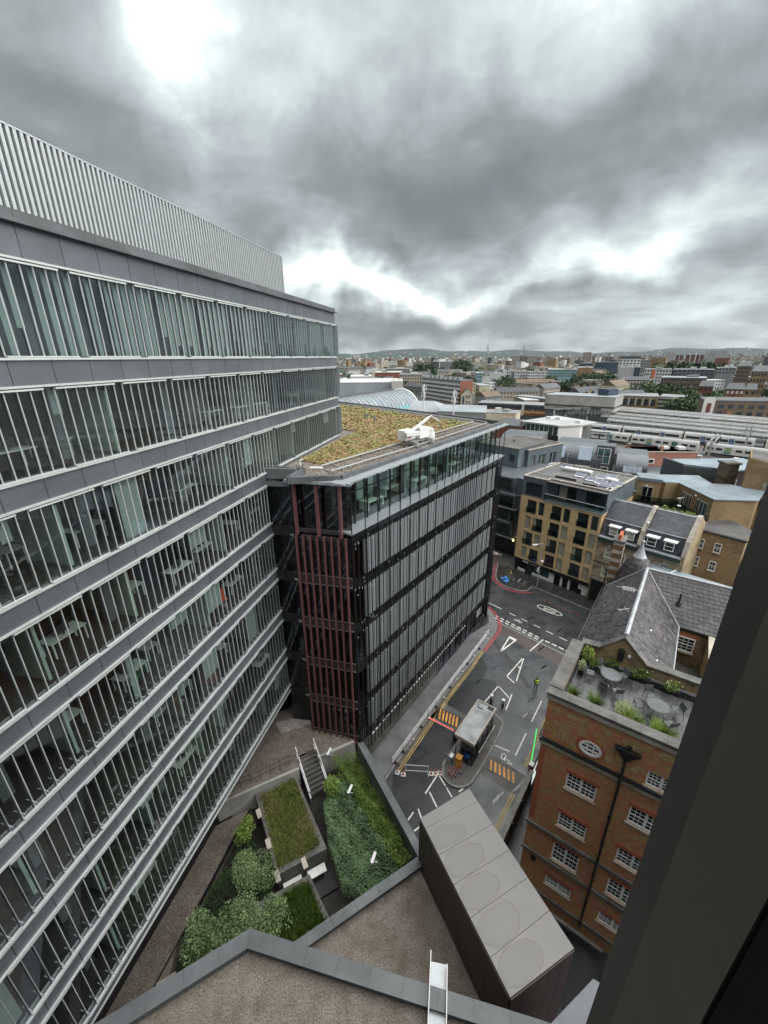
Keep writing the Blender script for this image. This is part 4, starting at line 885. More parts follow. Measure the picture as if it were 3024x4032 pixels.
 obj('board', MB().box(G, -0.28, 0.28, -0.02, 0.02, 0.4, 1.25), X['alu2'], t); obj('post', MB().tube(G(-0.2,0,0.1), G(-0.2,0,1.2), 0.03), X['steel'], t); obj('post', MB().tube(G(0.2,0,0.1), G(0.2,0,1.2), 0.03), X['steel'], t); obj('round_mark', MB().lathe([(0.1, 0), (0.1, 0.01)], (0,0), 12), X['redpaint'], t).location = Vector(G(0, 0.03, 0.9))-wpos(t)
 G = Fr(6.15, 27.85, 37); t = thing('card_reader', 'small white box on a stalk beside the orange cabinet', 'card reader', (6.15, 27.85, 0.11)); obj('stalk', MB().tube(G(0,0,0.1), G(0,0,0.95), 0.05), X['mast'], t); obj('head', MB().box(G, -0.24, 0.24, -0.16, 0.16, 0.92, 1.12), X['steelw'], t)
 # red and white posts
 grp = 'red and white posts bunched at the nose of the island'; k = 0
 for i, (x, y) in enumerate([(5.72, 26.75), (5.86, 26.6), (5.98, 26.78), (6.08, 26.5), (6.22, 26.68), (6.3, 26.38), (5.95, 26.35), (6.42, 26.55)]):
  p = thing('marker_post', '%s red and white marker post from the left in the bunch at the island nose' % ['first', 'second', 'third', 'fifth', 'sixth', 'seventh', 'fourth', 'eighth'][i], 'marker post', (x, y, 0.11), grp)
  obj('base', MB().lathe([(0.07, 0.11), (0.06, 0.2)], (x, y), 8), X['redpaint'], p)
  for j in range(4): obj('band', MB().tube((x, y, 0.2+0.2*j), (x, y, 0.4+0.2*j), 0.048, 8), X['steelw'] if j in (1, 2) else X['redpaint'], p)
 # bollards
 for (x, y, lab) in ((11.74, 35.12, 'white capped bollard nearer the pavement beyond the gatehouse'), (12.84, 34.43, 'white capped bollard nearer the exit lane beyond the gatehouse')):
  t = thing('bollard', lab, 'bollard', (x, y, 0), 'bollards beyond the gatehouse'); obj('shaft', MB().tube((x,y,0), (x,y,1.0), 0.13, 12), X['mast'], t); obj('cap', MB().lathe([(0.19, 1.0), (0.19, 1.1), (0.1, 1.16)], (x, y), 14), X['steelw'], t); obj('band', MB().lathe([(0.135, 0.7), (0.135, 0.82)], (x, y), 12), X['steelw'], t)
 # road blockers
 def blocker(P, lab, sur):
  c = (sum(p[0] for p in P)/4, sum(p[1] for p in P)/4); az = az_of(P[1], P[2]); G = Fr(P[1][0], P[1][1], az); l = math.dist(P[1], P[2]); w = math.dist(P[0], P[1])
  struct('blocker_surround', sheet(sur, 0.008), X['concdark'])
  t = thing('road_blocker', lab, 'road blocker', (*c, 0)); obj('plate', MB().box(G, 0, l, -w, 0, 0.0, 0.03), X['mast'], t)
  for i in range(6):
   u = 0.10+i*(l-0.55)/5.2; obj('stripe', MB().face([G(u-0.05, -w+0.12, 0.036), G(u+0.17, -w+0.12, 0.036), G(u+0.55, -0.12, 0.036), G(u+0.33, -0.12, 0.036)]), X['orangepaint'], t)
 blocker([(6.18, 34.25), (5.15, 33.12), (7.30, 31.75), (8.16, 32.9)], 'orange and black striped road blocker plate behind the red arm', [(6.57, 35.1), (4.66, 33.21), (7.17, 31.34), (8.91, 33.16)])
 blocker([(9.97, 28.39), (9.24, 27.36), (11.48, 25.75), (12.29, 26.65)], 'worn orange and black road blocker plate in the exit lane', [(10.09, 28.9), (8.41, 27.1), (11.0, 25.08), (12.8, 26.54)])
 # barrier arms
 redl = emis('red_light_strip', (1.0, 0.10, 0.10), 0.42); grl = emis('green_light_strip', (0.02, 0.85, 0.12), 0.36)
 t = thing('road_barrier', 'lowered barrier arm glowing red across the entry lane', 'barrier', (6.95, 30.5, 0))
 obj('arm', MB().tube((4.49, 32.29, 0.92), (6.95, 30.57, 0.92), 0.045, 6), X['steelw'], t); obj('light_strip', MB().tube((4.49, 32.29, 0.985), (6.95, 30.57, 0.985), 0.03, 6), redl, t); obj('cabinet', MB().box(Fr(6.95, 30.5, 37), -0.2, 0.2, -0.15, 0.2, 0, 1.05), X['mast'], t)
 t = thing('road_barrier', 'raised barrier arm glowing green beside the brick building', 'barrier', (13.3, 26.9, 0))
 G = Fr(13.32, 26.85, 37); obj('cabinet', MB().box(G, -0.2, 0.2, -0.18, 0.18, 0, 1.05), X['redpaint'], t); obj('cabinet_top', MB().box(G, -0.22, 0.22, -0.2, 0.2, 1.05, 1.2), X['steelw'], t)
 obj('arm', MB().tube((13.35, 27.0, 1.05), (14.75, 29.85, 2.0), 0.045, 6), X['steelw'], t); obj('light_strip', MB().tube((13.33, 27.0, 1.12), (14.73, 29.85, 2.07), 0.04, 6), grl, t)
 # low wall on the right of the road
 FW = Fr(8.3, 20.0, 37.6)
 t = thing('low_wall', 'low grey coped wall between the exit lane and the brick building', 'wall', FW(4, 0, 0))
 obj('wall', MB().box(FW, -8, 8.0, -0.12, 0.14, -2.2, 0.95), X['concdark'], t)
 for i in range(10): obj('coping', MB().box(FW, -8+1.6*i+0.01, -8+1.6*(i+1)-0.01, -0.18, 0.2, 0.95, 1.05), X['kerb'], t)
 for i in range(6): obj('fence_post', MB().box(FW, -4+2.2*i, -3.9+2.2*i, 0.2, 0.3, -0.3, 1.0), X['mast'], t)
 # pavement slab beyond the wall next to the brick building
 struct('side_pavement', MB().prism([(13.9, 27.2), (18.2, 33.0), (24.6, 41.0), (27, 38.5), (14.5, 25.5)], -0.1, 0.12), X['concdark'])
 # cones and temporary barrier
 def cone(x, y, lab, proto=[None]):
  if proto[0] is None:
   t = thing('traffic_cone', lab, 'cone', (x, y, 0.0), 'cones beside the temporary barrier'); z = 0
   obj('base', MB().box(Fr(x, y, 20), -0.2, 0.2, -0.2, 0.2, 0.01, 0.05), X['steelw'], t); obj('cone_body', MB().lathe([(0.14, 0.05), (0.105, 0.22)], (x, y), 12), X['terracotta'], t); obj('sleeve', MB().lathe([(0.107, 0.22), (0.075, 0.40)], (x, y), 12), X['steelw'], t); obj('tip', MB().lathe([(0.073, 0.40), (0.035, 0.62)], (x, y), 12), X['terracotta'], t); proto[0] = t; return t
  c = dup(proto[0], (x, y, 0), random.random(), lab); return c
 cone(1.02, 27.0, 'cone nearest the railing, left of the barrier fence'); cone(1.55, 26.8, 'cone second from the railing, close to the barrier fence'); cone(4.14, 26.85, 'cone touching the right end of the barrier fence'); cone(4.55, 26.85, 'cone in the middle of the three between fence and island'); cone(4.98, 26.9, 'cone nearest the island nose')
 t = thing('barrier_fence', 'white tubular crowd barrier standing between the cones', 'barrier', (2.8, 26.9, 0)); a = (1.75, 27.0); b = (3.85, 26.85)
 obj('top_rail', MB().tube((*a, 1.0), (*b, 1.0), 0.025), X['steelw'], t); obj('bottom_rail', MB().tube((*a, 0.3), (*b, 0.3), 0.025), X['steelw'], t)
 for p in (a, b): obj('upright', MB().tube((*p, 0.05), (*p, 1.0), 0.025), X['steelw'], t)
 for i in range(1, 12): x = a[0]+(b[0]-a[0])*i/12; y = a[1]+(b[1]-a[1])*i/12; obj('bar', MB().tube((x, y, 0.3), (x, y, 1.0), 0.006, 4), X['steel'], t)
 for p in (a, b): obj('foot', MB().tube((p[0], p[1]-0.3, 0.04), (p[0], p[1]+0.3, 0.04), 0.02), X['steelw'], t)
 # street lamp on the far pavement
 t = thing('street_lamp', 'tall grey street lamp in front of the yellow brick flats', 'street lamp', (25.35, 59.3, 0.12))
 obj('pole', MB().tube((25.35, 59.3, 0.12), (25.35, 59.3, 4.5), 0.11, 8, r2=0.09).tube((25.35, 59.3, 4.5), (25.35, 59.3, 8.1), 0.075, 8), X['steel'], t); obj('arm', MB().tube((25.35, 59.3, 8.05), (24.3, 59.0, 8.1), 0.05), X['steel'], t); obj('lamp_head', MB().box(Fr(24.3, 59.0, -105), -0.1, 0.75, -0.16, 0.16, 8.0, 8.12), X['steelw'], t); obj('dish', MB().lathe([(0.02, 4.9), (0.28, 5.0), (0.26, 5.08)], (25.55, 59.1), 12), X['steelw'], t); obj('banner', MB().box(Fr(25.2, 59.2, 20), -0.02, 0.02, -0.2, 0, 3.0, 3.8), X['steelw'], t)
 # sheffield stands, bike, beacon, bags
 for i, (x, y, lab) in enumerate(((21.9, 60.7, 'left hoop of the cycle stands on the far pavement tip'), (22.6, 60.1, 'middle hoop of the cycle stands on the far pavement tip'), (23.4, 59.6, 'right hoop of the cycle stands on the far pavement tip'))):
  G = Fr(x, y, 45); obj('cycle_stand', MB().path([G(-0.35, 0, 0.12), G(-0.35, 0, 0.8), G(-0.2, 0, 0.92), G(0.2, 0, 0.92), G(0.35, 0, 0.8), G(0.35, 0, 0.12)], 0.03), X['steel'], None, label=lab, category='cycle stand', group='cycle stands on the far pavement')
 G = Fr(22.75, 60.55, 50); t = thing('bicycle', 'bicycle locked to the middle cycle stand', 'bicycle', (22.75, 60.55, 0.12))
 for u in (-0.5, 0.5):
  obj('wheel', MB().path([G(u+0.33*math.cos(k*0.628), 0, 0.47+0.33*math.sin(k*0.628)) for k in range(11)], 0.02, 5), X['mast'], t)
 obj('frame', MB().path([G(-0.5,0,0.47), G(-0.1,0,0.45), G(0.4,0,0.85), G(-0.2,0,0.9), G(-0.5,0,0.47)], 0.018, 5).path([G(0.4,0,0.95), G(0.5,0,0.47)], 0.018, 5).path([G(-0.1,0,0.45), G(-0.2,0,1.0)], 0.018, 5), X['steelw'], t); obj('saddle', MB().box(G, -0.32, -0.08, -0.06, 0.06, 1.0, 1.05), X['chair'], t); obj('handlebar', MB().tube(G(0.4,-0.22,1.0), G(0.4,0.22,1.0), 0.015), X['chair'], t)
 t = thing('sign_post', 'slim post with a yellow beacon on the far pavement tip', 'sign post', (21.4, 61.1, 0.12)); obj('post', MB().tube((21.4, 61.1, 0.12), (21.4, 61.1, 2.3), 0.04), X['steel'], t); obj('beacon', MB().lathe([(0.10, 1.7), (0.13, 1.82), (0.10, 1.95)], (21.4, 61.1), 10), mat('yellow_plastic', (0.6, 0.42, 0.03), 0.5), t)
 bb = mat('blue_sack', (0.05, 0.22, 0.55), 0.35, 0.15, 4); rnd = random.Random(8)
 def sack(x, y, r, m, lab, grp, z=0.12):
  b = MB(); n = 9; pr = [(0.85, 0.0), (1.05, 0.35), (0.9, 0.75), (0.45, 1.0), (0.12, 1.2)]
  for q, h in pr:
   for i in range(n): a = 2*math.pi*i/n; rr_ = r*q*rnd.uniform(0.82, 1.15); b.v.append((x+rr_*math.cos(a), y+rr_*math.sin(a), z+h*r))
  for k in range(len(pr)-1):
   for i in range(n): j = (i+1) % n; b.f.append((k*n+i, k*n+j, (k+1)*n+j, (k+1)*n+i)); b.m.append(0)
  b.f.append(tuple((len(pr)-1)*n+i for i in range(n))); b.m.append(0)
  obj('refuse_sack', b, m, None, label=lab, category='sack', group=grp)
 for i, (x, y) in enumerate([(20.5, 61.5), (20.9, 61.1), (20.6, 61.0), (21.0, 61.6), (20.75, 61.95), (20.35, 62.0), (20.7, 61.4)]): sack(x, y, 0.34, bb, 'blue refuse sack in the pile on the tip of the far pavement', 'blue sacks on the far pavement tip', 0.12 if i < 6 else 0.55)
 for i, (x, y, r) in enumerate([(21.1, 71.9, 0.6), (21.9, 71.5, 0.4), (22.5, 71.2, 0.3), (20.4, 72.2, 0.35)]): sack(x, y, r, X['steelw'] if i < 2 else X['concrete'], 'pale rubbish bag dumped against the black wall in the alley', 'rubbish bags in the alley', 0.0)
 # people
 def person(x, y, z, az, lab, vest, stride=0.1, arm=0.15):
  me = bpy.data.meshes.new('body'); G = Fr(x, y, az)
  J = {'pel': (0,0,0.95), 'spine': (0.02,0,1.15), 'chest': (0.03,0,1.38), 'neck': (0.03,0,1.52), 'head': (0.05,0,1.66), 'top': (0.05,0,1.76),
             'hl': (0,-0.1,0.9), 'kl': (stride*0.6,-0.11,0.5), 'al': (stride,-0.11,0.08), 'tl': (stride+0.17,-0.12,0.03), 'hr': (0,0.1,0.9), 'kr': (-stride*0.3,0.11,0.5), 'ar': (-stride,0.11,0.08), 'tr': (-stride+0.17,0.12,0.03),
             'sl': (0.02,-0.19,1.42), 'el': (-0.02,-0.25,1.15), 'wl': (0.1,-0.24,0.92), 'fl': (0.13,-0.23,0.83), 'sr': (0.02,0.19,1.42), 'er': (-0.02+arm*0.3,0.27,1.15), 'wr': (0.08+arm,0.24,0.98), 'fr': (0.14+arm,0.22,0.92)}
  rad = {'pel': .15, 'spine': .14, 'chest': .17, 'neck': .065, 'head': .105, 'top': .07, 'hl': .10, 'kl': .07, 'al': .05, 'tl': .04, 'hr': .10, 'kr': .07, 'ar': .05, 'tr': .04, 'sl': .075, 'el': .055, 'wl': .04, 'fl': .035, 'sr': .075, 'er': .055, 'wr': .04, 'fr': .035}
  E_ = [('pel','spine'), ('spine','chest'), ('chest','neck'), ('neck','head'), ('head','top'), ('pel','hl'), ('hl','kl'), ('kl','al'), ('al','tl'), ('pel','hr'), ('hr','kr'), ('kr','ar'), ('ar','tr'), ('chest','sl'), ('sl','el'), ('el','wl'), ('wl','fl'), ('chest','sr'), ('sr','er'), ('er','wr'), ('wr','fr')]
  ks = list(J); me.from_pydata([Vector(G(J[k][0], J[k][1], J[k][2])) - Vector((x, y, 0)) for k in ks], [(ks.index(a), ks.index(b)) for a, b in E_], [])
  t = thing('person', lab, 'person', (x, y, z)); o = bpy.data.objects.new('body', me); COL.objects.link(o); o.parent = t
  o.modifiers.new('Skin', 'SKIN')
  for i, k in enumerate(ks): sv = me.skin_vertices[0].data[i]; sv.radius = (rad[k], rad[k]); sv.use_root = (k == 'pel')
  s = o.modifiers.new('Sub', 'SUBSURF'); s.levels = 1; s.render_levels = 2; me.materials.append(X['chair'])
  obj('face', MB().lathe([(0.05, 1.60+z), (0.085, 1.65+z), (0.08, 1.72+z)], G(0.09, 0, 0)[:2], 10), mat('skin', (0.35, 0.2, 0.14), 0.6), t)
  obj('hair', MB().lathe([(0.10, 1.66+z), (0.112, 1.72+z), (0.08, 1.79+z), (0.02, 1.81+z)], G(0.03, 0, 0)[:2], 12), X['black'], t)
  if vest:
   v = MB(); n = 14
   for zz, a, b in ((0.98, .17, .21), (1.2, .17, .21), (1.38, .19, .245), (1.47, .12, .17)):
    for i in range(n): th = 2*math.pi*i/n; v.v.append(G(0.025+a*math.cos(th), b*math.sin(th), z+zz))
   for k in range(3):
    for i in range(n): j = (i+1) % n; v.f.append((k*n+i, k*n+j, (k+1)*n+j, (k+1)*n+i)); v.m.append(0)
   obj('vest', v, mat('lime_vest', (0.52, 0.75, 0.10), 0.6, 0.08), t)
  return t
 person(17.38, 37.04, 0, 190, 'person in a lime yellow vest and dark trousers standing in the side road', True, 0.08, 0.25)
 person(13.9, 49.2, 0.126, 160, 'person in dark clothes walking on the pavement corner by the glass block', False, 0.22, 0.1)
street_things()
# ================================================================== RED BRICK BUILDING WITH ROOF TERRACE
def sash(F, B, u0, u1, z0, z1, cols, rows, w=0.0, mull=True, frame='wframe', gl='winglass', sill=True, depth=0.10, bar=0.03):
 """a window: frame with panes, glazing bars and sill"""
 f = MB(); t = 0.09
 f.box(F, u0, u1, w-depth, w-0.02, z0, z0+t).box(F, u0, u1, w-depth, w-0.02, z1-t, z1).box(F, u0, u0+t, w-depth, w-0.02, z0+t, z1-t).box(F, u1-t, u1, w-depth, w-0.02, z0+t, z1-t)
 lights = [(u0+t, u1-t)]
 if mull: m = (u0+u1)/2; f.box(F, m-0.07, m+0.07, w-depth, w-0.02, z0+t, z1-t); lights = [(u0+t, m-0.07), (m+0.07, u1-t)]
 win = obj('window', f, X[frame], B)
 for a, b in lights:
  zm = (z0+z1)/2
  for (p, q) in ((z0+t, zm-0.02), (zm+0.02, z1-t)): obj('pane', MB().box(F, a, b, w-0.09, w-0.075, p, q), X[gl], win)
  g = MB().box(F, a, b, w-0.072, w-0.035, zm-0.03, zm+0.03)
  for i in range(1, cols): u = a+(b-a)*i/cols; g.box(F, u-bar/2, u+bar/2, w-0.07, w-0.045, z0+t, z1-t)
  for i in range(1, rows):
   z = z0+t+(z1-z0-2*t)*i/rows
   if abs(z-zm) > 0.06: g.box(F, a, b, w-0.068, w-0.047, z-bar/2, z+bar/2)
  obj('glazing_bar', g, X[frame], win)
 if sill: obj('sill', MB().box(F, u0-0.08, u1+0.08, w-0.05, w+0.10, z0-0.13, z0-0.01), X['stone'] if frame == 'wframe' else X['mast'], win)
 return win
def brick_hall():
 S_ = lambda z: GZ+z
 bF = brick('red_patched_brick', 126.4, (0.42, 0.155, 0.075), (0.49, 0.20, 0.10), (0.28, 0.21, 0.15), patch=(0.88, 1.35, 1.05), pscale=1.9)
 bS = brick('red_patched_brick_side', 37.2, (0.42, 0.155, 0.075), (0.49, 0.20, 0.10), (0.28, 0.21, 0.15), patch=(0.88, 1.35, 1.05), pscale=1.9)
 bY = brick('yellow_stock_brick', 126.4, (0.30, 0.215, 0.105), (0.36, 0.26, 0.14), (0.18, 0.15, 0.11), patch=(0.6, 0.6, 0.62), pscale=1.0)
 bY2 = brick('yellow_stock_brick_side', 37.2, (0.30, 0.215, 0.105), (0.36, 0.26, 0.14), (0.18, 0.15, 0.11), patch=(0.6, 0.6, 0.62), pscale=1.0)
 bR = brick('red_gauged_brick', 126.4, (0.38, 0.10, 0.05), (0.42, 0.12, 0.06), (0.15, 0.10, 0.07))
 bO = brick('olive_brick_patch', 126.4, (0.42, 0.31, 0.14), (0.48, 0.37, 0.18), (0.24, 0.2, 0.13), patch=(0.8, 0.62, 0.5), pscale=3.5)
 B = thing('brick_building', 'red and yellow brick building with sash windows, slate roof and a roof terrace', 'building', FS(8, 5, -2.2))
 F = FN; G = FS
 def P(u, v): return (BCX+u*F.u[0]+v*G.u[0], BCY+u*F.u[1]+v*G.u[1])
 TZ = S_(-19.95); W1 = 11.0
 # front wall with real openings: strips around the windows
 wins = [(1.79, 3.49, -25.68, -24.36), (1.79, 3.49, -29.28, -27.97), (1.85, 3.50, -32.70, -30.95), (1.79, 3.49, -35.52, -34.55), (5.25, 6.95, -25.70, -24.36), (5.25, 6.95, -29.36, -28.05), (5.25, 6.95, -32.65, -31.08), (5.25, 6.95, -35.65, -34.60), (5.55, 6.95, -22.35, -21.30)]
 ztop = S_(-19.0)
 def wall_with_holes(F, u0, u1, z0, z1, holes, m, th=0.35):
  us = sorted({u0, u1, *[h[0] for h in holes], *[h[1] for h in holes]}); zs = sorted({z0, z1, *[h[2] for h in holes], *[h[3] for h in holes]})
  mb = MB()
  for a, b in zip(us, us[1:]):
   run = None
   for c, d in zip(zs, zs[1:]):
    um, zm = (a+b)/2, (c+d)/2; solid = not any(h[0] < um < h[1] and h[2] < zm < h[3] for h in holes)
    if solid: run = (run[0], d) if run else (c, d)
    if (not solid) and run: mb.box(F, a, b, -th, 0, *run); run = None
   if run: mb.box(F, a, b, -th, 0, *run)
  return mb
 H = [(a, b, S_(c), S_(d)) for a, b, c, d in wins]; ov = (2.08, 3.28, S_(-22.25), S_(-21.15)); 
 obj('wall', wall_with_holes(F, 0, W1, -2.3, ztop, H+[ov], bF), bF, B)
 obj('wall', MB().box(G, 0, 5.95, 0.0, 0.45, -2.3, S_(-18.95)), bS, B); obj('wall', MB().box(G, 5.95, 18.2, 0.0, 0.45, -2.3, S_(-20.7)), bS, B)
 obj('inner_fill', MB().prism([P(0.4, 0.4), P(0.4, 5.9), P(W1, 5.9), P(W1, 0.4)], -2.3, S_(-20.05)), X['black'], B)
 obj('rear_block', MB().prism([P(0.45, 6.2), P(0.45, 17.8), P(W1, 17.8), P(W1, 6.2)], -2.3, S_(-23.8)), X['concdark'], B)
 # olive brick patches and red surrounds laid proud by a few millimetres
 def patch(u0, u1, z0, z1, m, w=0.012, r=0.0):
  obj('brick_panel', MB().box(F, u0, u1, 0.0, w, S_(z0), S_(z1)), m, B)
 def blob(u, z, ru, rz, m, w=0.010, n=14, rnd=random.Random(2)):
  mb = MB(); c = []
  for i in range(n): t = 2*math.pi*i/n; c.append((u+ru*round(math.cos(t)*3.2)/3.2, z+rz*round(math.sin(t)*5)/5))
  mb.face([F(a, w, S_(b)) for a, b in c]); obj('brick_panel', mb, m, B)
 for u, z, ru, rz in ((0.55, -20.05, .22, .28), (1.75, -20.05, .75, .16), (3.35, -20.0, .2, .22), (4.6, -20.1, .55, .25), (0.72, -21.55, .16, .5), (1.15, -21.55, .14, .5), (4.15, -21.6, .16, .4), (5.0, -21.6, .2, .45), (1.8, -20.75, .6, .08), (3.6, -21.9, .2, .3), (1.75, -22.1, .2, .3), (6.2, -19.9, .5, .25), (5.0, -20.3, .2, .15), (7.4, -20.2, .4, .3)): blob(u, z, ru, rz, bO)
 rnd = random.Random(6)
 for c in (0.93, 1.42, 3.78, 4.48):
  for j in range(9): patch(c-0.03, c+0.05, -21.95+0.13*j, -21.90+0.13*j, X['stone'], 0.014)
 for a, b, c, d in wins[:8]: patch(a-0.12, b+0.12, d+0.0, d+0.30, bR, 0.03)
 for q in (0.12,): patch(0.0, 0.35, -29.9, -23.2, bR, 0.015)
 # oval window
 n = 28; ring = MB(); fr = MB(); cu, cz = 2.68, S_(-21.70)
 for i in range(n):
  t0, t1 = 2*math.pi*i/n, 2*math.pi*(i+1)/n
  for mb, r0, r1, w in ((ring, 0.86, 1.14, 0.03), (fr, 0.66, 0.88, 0.05)):
   mb.hexa([F(cu+r0*.70*math.cos(t0), -0.05, cz+r0*.62*math.sin(t0)), F(cu+r0*.70*math.cos(t1), -0.05, cz+r0*.62*math.sin(t1)), F(cu+r1*.70*math.cos(t1), -0.05, cz+r1*.62*math.sin(t1)), F(cu+r1*.70*math.cos(t0), -0.05, cz+r1*.62*math.sin(t0)),
                     F(cu+r0*.70*math.cos(t0), w, cz+r0*.62*math.sin(t0)), F(cu+r0*.70*math.cos(t1), w, cz+r0*.62*math.sin(t1)), F(cu+r1*.70*math.cos(t1), w, cz+r1*.62*math.sin(t1)), F(cu+r1*.70*math.cos(t0), w, cz+r1*.62*math.sin(t0))])
 obj('oval_surround', ring, bR, B); wn = obj('oval_window', fr, X['wframe'], B)
 obj('pane', MB().box(F, 2.1, 3.26, -0.09, -0.06, S_(-22.24), S_(-21.16)), X['winglass'], wn)
 gb = MB()
 for du in (-0.17, 0.17): gb.box(F, cu+du-0.04, cu+du+0.04, -0.05, 0.02, cz-0.45, cz+0.45)
 for dz in (-0.15, 0.15): gb.box(F, cu-0.52, cu+0.52, -0.05, 0.015, cz+dz-0.04, cz+dz+0.04)
 obj('glazing_bar', gb, X['wframe'], wn)
 for i, (a, b, c, d) in enumerate(wins):
  low = i in (3, 7); sash(F, B, a, b, S_(c), S_(d), 3 if not low else 3, 4 if not low else 4, mull=(i < 4 or True), w=-0.03)
 # string courses, gutters, coping
 for z0, z1, w, m in ((-23.0, -22.62, 0.10, X['stone']), (-22.62, -22.5, 0.20, X['mast']), (-30.55, -30.3, 0.12, X['stonedark']), (-33.25, -33.0, 0.14, X['stonedark']), (-19.42, -19.14, 0.09, X['stone']), (-37.1, -36.8, 0.1, X['stonedark'])):
  obj('string_course', MB().box(F, -0.12, W1, 0.0, w, S_(z0), S_(z1)), m, B); obj('string_course', MB().box(G, -0.0, 17 if z1 < -20 else 5.9, -w, 0.0, S_(z0), S_(z1)), m, B)
 n = 9
 for i in range(n): obj('parapet_coping', MB().box(F, -0.15+i*W1/n+0.005, -0.15+(i+1)*W1/n-0.005, -0.50, 0.16, S_(-19.0), S_(-18.88)), X['stonedark'], B)
 for i in range(6): obj('parapet_coping', MB().box(G, 0.5+i*0.91+0.005, 0.5+(i+1)*0.91-0.005, -0.16, 0.62, S_(-18.95), S_(-18.82)), X['stonedark'], B)
 obj('parapet_inner', MB().box(F, 0.5, W1, -0.5, -0.35, TZ, S_(-19.0)), bY, B); obj('parapet_inner', MB().box(G, 0.4, 5.95, 0.45, 0.6, TZ, S_(-18.95)), bY2, B)
 obj('felt_upstand', MB().box(G, 0.5, 5.95, 0.6, 0.66, TZ, S_(-19.35)), X['black'], B)
 # hopper and downpipe
 obj('rain_hopper', MB().hexa([F(3.95,0.02,S_(-20.75)), F(4.95,0.02,S_(-20.75)), F(4.95,0.22,S_(-20.75)), F(3.95,0.22,S_(-20.75)), F(3.8,0.02,S_(-20.45)), F(5.1,0.02,S_(-20.45)), F(5.1,0.3,S_(-20.45)), F(3.8,0.3,S_(-20.45))]).hexa([F(4.3,0.02,S_(-21.2)), F(4.6,0.02,S_(-21.2)), F(4.6,0.18,S_(-21.2)), F(4.3,0.18,S_(-21.2)), F(4.05,0.02,S_(-20.75)), F(4.85,0.02,S_(-20.75)), F(4.85,0.22,S_(-20.75)), F(4.05,0.22,S_(-20.75))]).box(F, 4.35, 4.6, 0.0, 0.2, S_(-20.5), S_(-20.2)), X['mast'], B)
 obj('downpipe', MB().tube(F(4.45, 0.16, S_(-21.2)), F(4.43, 0.16, -1.2), 0.075, 8), X['mast'], B)
 for z in (-23, -26, -28.5, -31.5, -34.5): obj('pipe_collar', MB().tube(F(4.44, 0.16, S_(z)), F(4.44, 0.16, S_(z)+0.12), 0.10, 8), X['mast'], B)
 for a, b, c in ((0.8, -33.75, 0.18),): obj('alarm_bell', MB().tube(F(a, 0.0, S_(b)), F(a, 0.14, S_(b)), c, 14), X['mast'], B)
 obj('basement_coping', MB().box(F, 2.0, 6.0, 0.5, 0.7, -1.3, -1.15), X['stonedark'], B)
 # terrace floor: tiles
 rnd = random.Random(31); tl = [MB().box(ID, 0.006, 0.394, 0.006, 0.394, 0, 0.03)]; tme = mesh('floor_tile', tl[0], X['tile'])
 obj('terrace_bed', MB().prism([P(0.6, 0.45), P(0.6, 5.93), P(W1, 5.93), P(W1, 0.45)], TZ-0.1, TZ-0.03), X['black'], B)
 k = 0
 for i in range(20):
  for j in range(13):
   u = 0.68+0.4*i; v = 0.55+0.4*j
   x, y = P(u, v); inst('floor_tile', tme, B, (x, y, TZ-0.03+rnd.random()*0.006), R(90-126.4)+math.pi/2*0)
   # tiles are laid from their back edge
 # back gable wall of the terrace
 gv = 5.95
 gw = MB(); zt = lambda z: S_(z)
 prof = [(0.45, -18.95), (1.61, -18.80), (2.92, -17.45), (4.42, -18.95), (W1, -18.95)]
 for (a, za), (b, zb_) in zip(prof, prof[1:]):
  A, A2, Bq, B2 = P(a, gv), P(a, gv+0.35), P(b, gv), P(b, gv+0.35)
  gw.hexa([(*A, TZ-0.05), (*Bq, TZ-0.05), (*B2, TZ-0.05), (*A2, TZ-0.05), (*A, zt(za)), (*Bq, zt(zb_)), (*B2, zt(zb_)), (*A2, zt(za))])
 obj('gable_wall', gw, bY, B)
 for i, ((a, za), (b, zb_)) in enumerate(zip(prof, prof[1:])):
  n = 1 if i in (0,) else (2 if i < 3 else 6)
  for k in range(n):
   t0, t1 = k/n, (k+1)/n; a0, b0 = a+(b-a)*t0, a+(b-a)*t1; z0, z1 = za+(zb_-za)*t0, za+(zb_-za)*t1
   A, A2, Bq, B2 = P(a0, gv-0.1), P(a0, gv+0.5), P(b0-0.008, gv-0.1), P(b0-0.008, gv+0.5)
   obj('gable_coping', MB().hexa([(*A, zt(z0)), (*Bq, zt(z1)), (*B2, zt(z1)), (*A2, zt(z0)), (*A, zt(z0)+0.11), (*Bq, zt(z1)+0.11), (*B2, zt(z1)+0.11), (*A2, zt(z0)+0.11)]), X['stonedark'], B)
 sm = MB(); sm.box(ID, 0, 0, 0, 0, 0, 0)
 D_ = lambda u0, u1, z0, z1, w0, w1: MB().prism([P(u0, gv-w1), P(u1, gv-w1), P(u1, gv-w0), P(u0, gv-w0)], zt(z0), zt(z1))
 obj('vent_box', D_(2.72, 3.08, -19.2, -18.35, 0.0, 0.15), X['mast'], B); obj('wall_light', D_(3.28, 3.45, -18.75, -18.6, 0, 0.12), X['steelw'], B); obj('lamp_bracket', D_(2.85, 2.95, -18.35, -18.25, 0, 0.4), X['mast'], B); obj('flashing', D_(0.5, W1, -19.93, -19.75, 0.0, 0.03), X['lead'], B)
 # main roof: slates on two slopes and the cross wing
 zr = -17.40; ze = -20.45; ur = 2.92
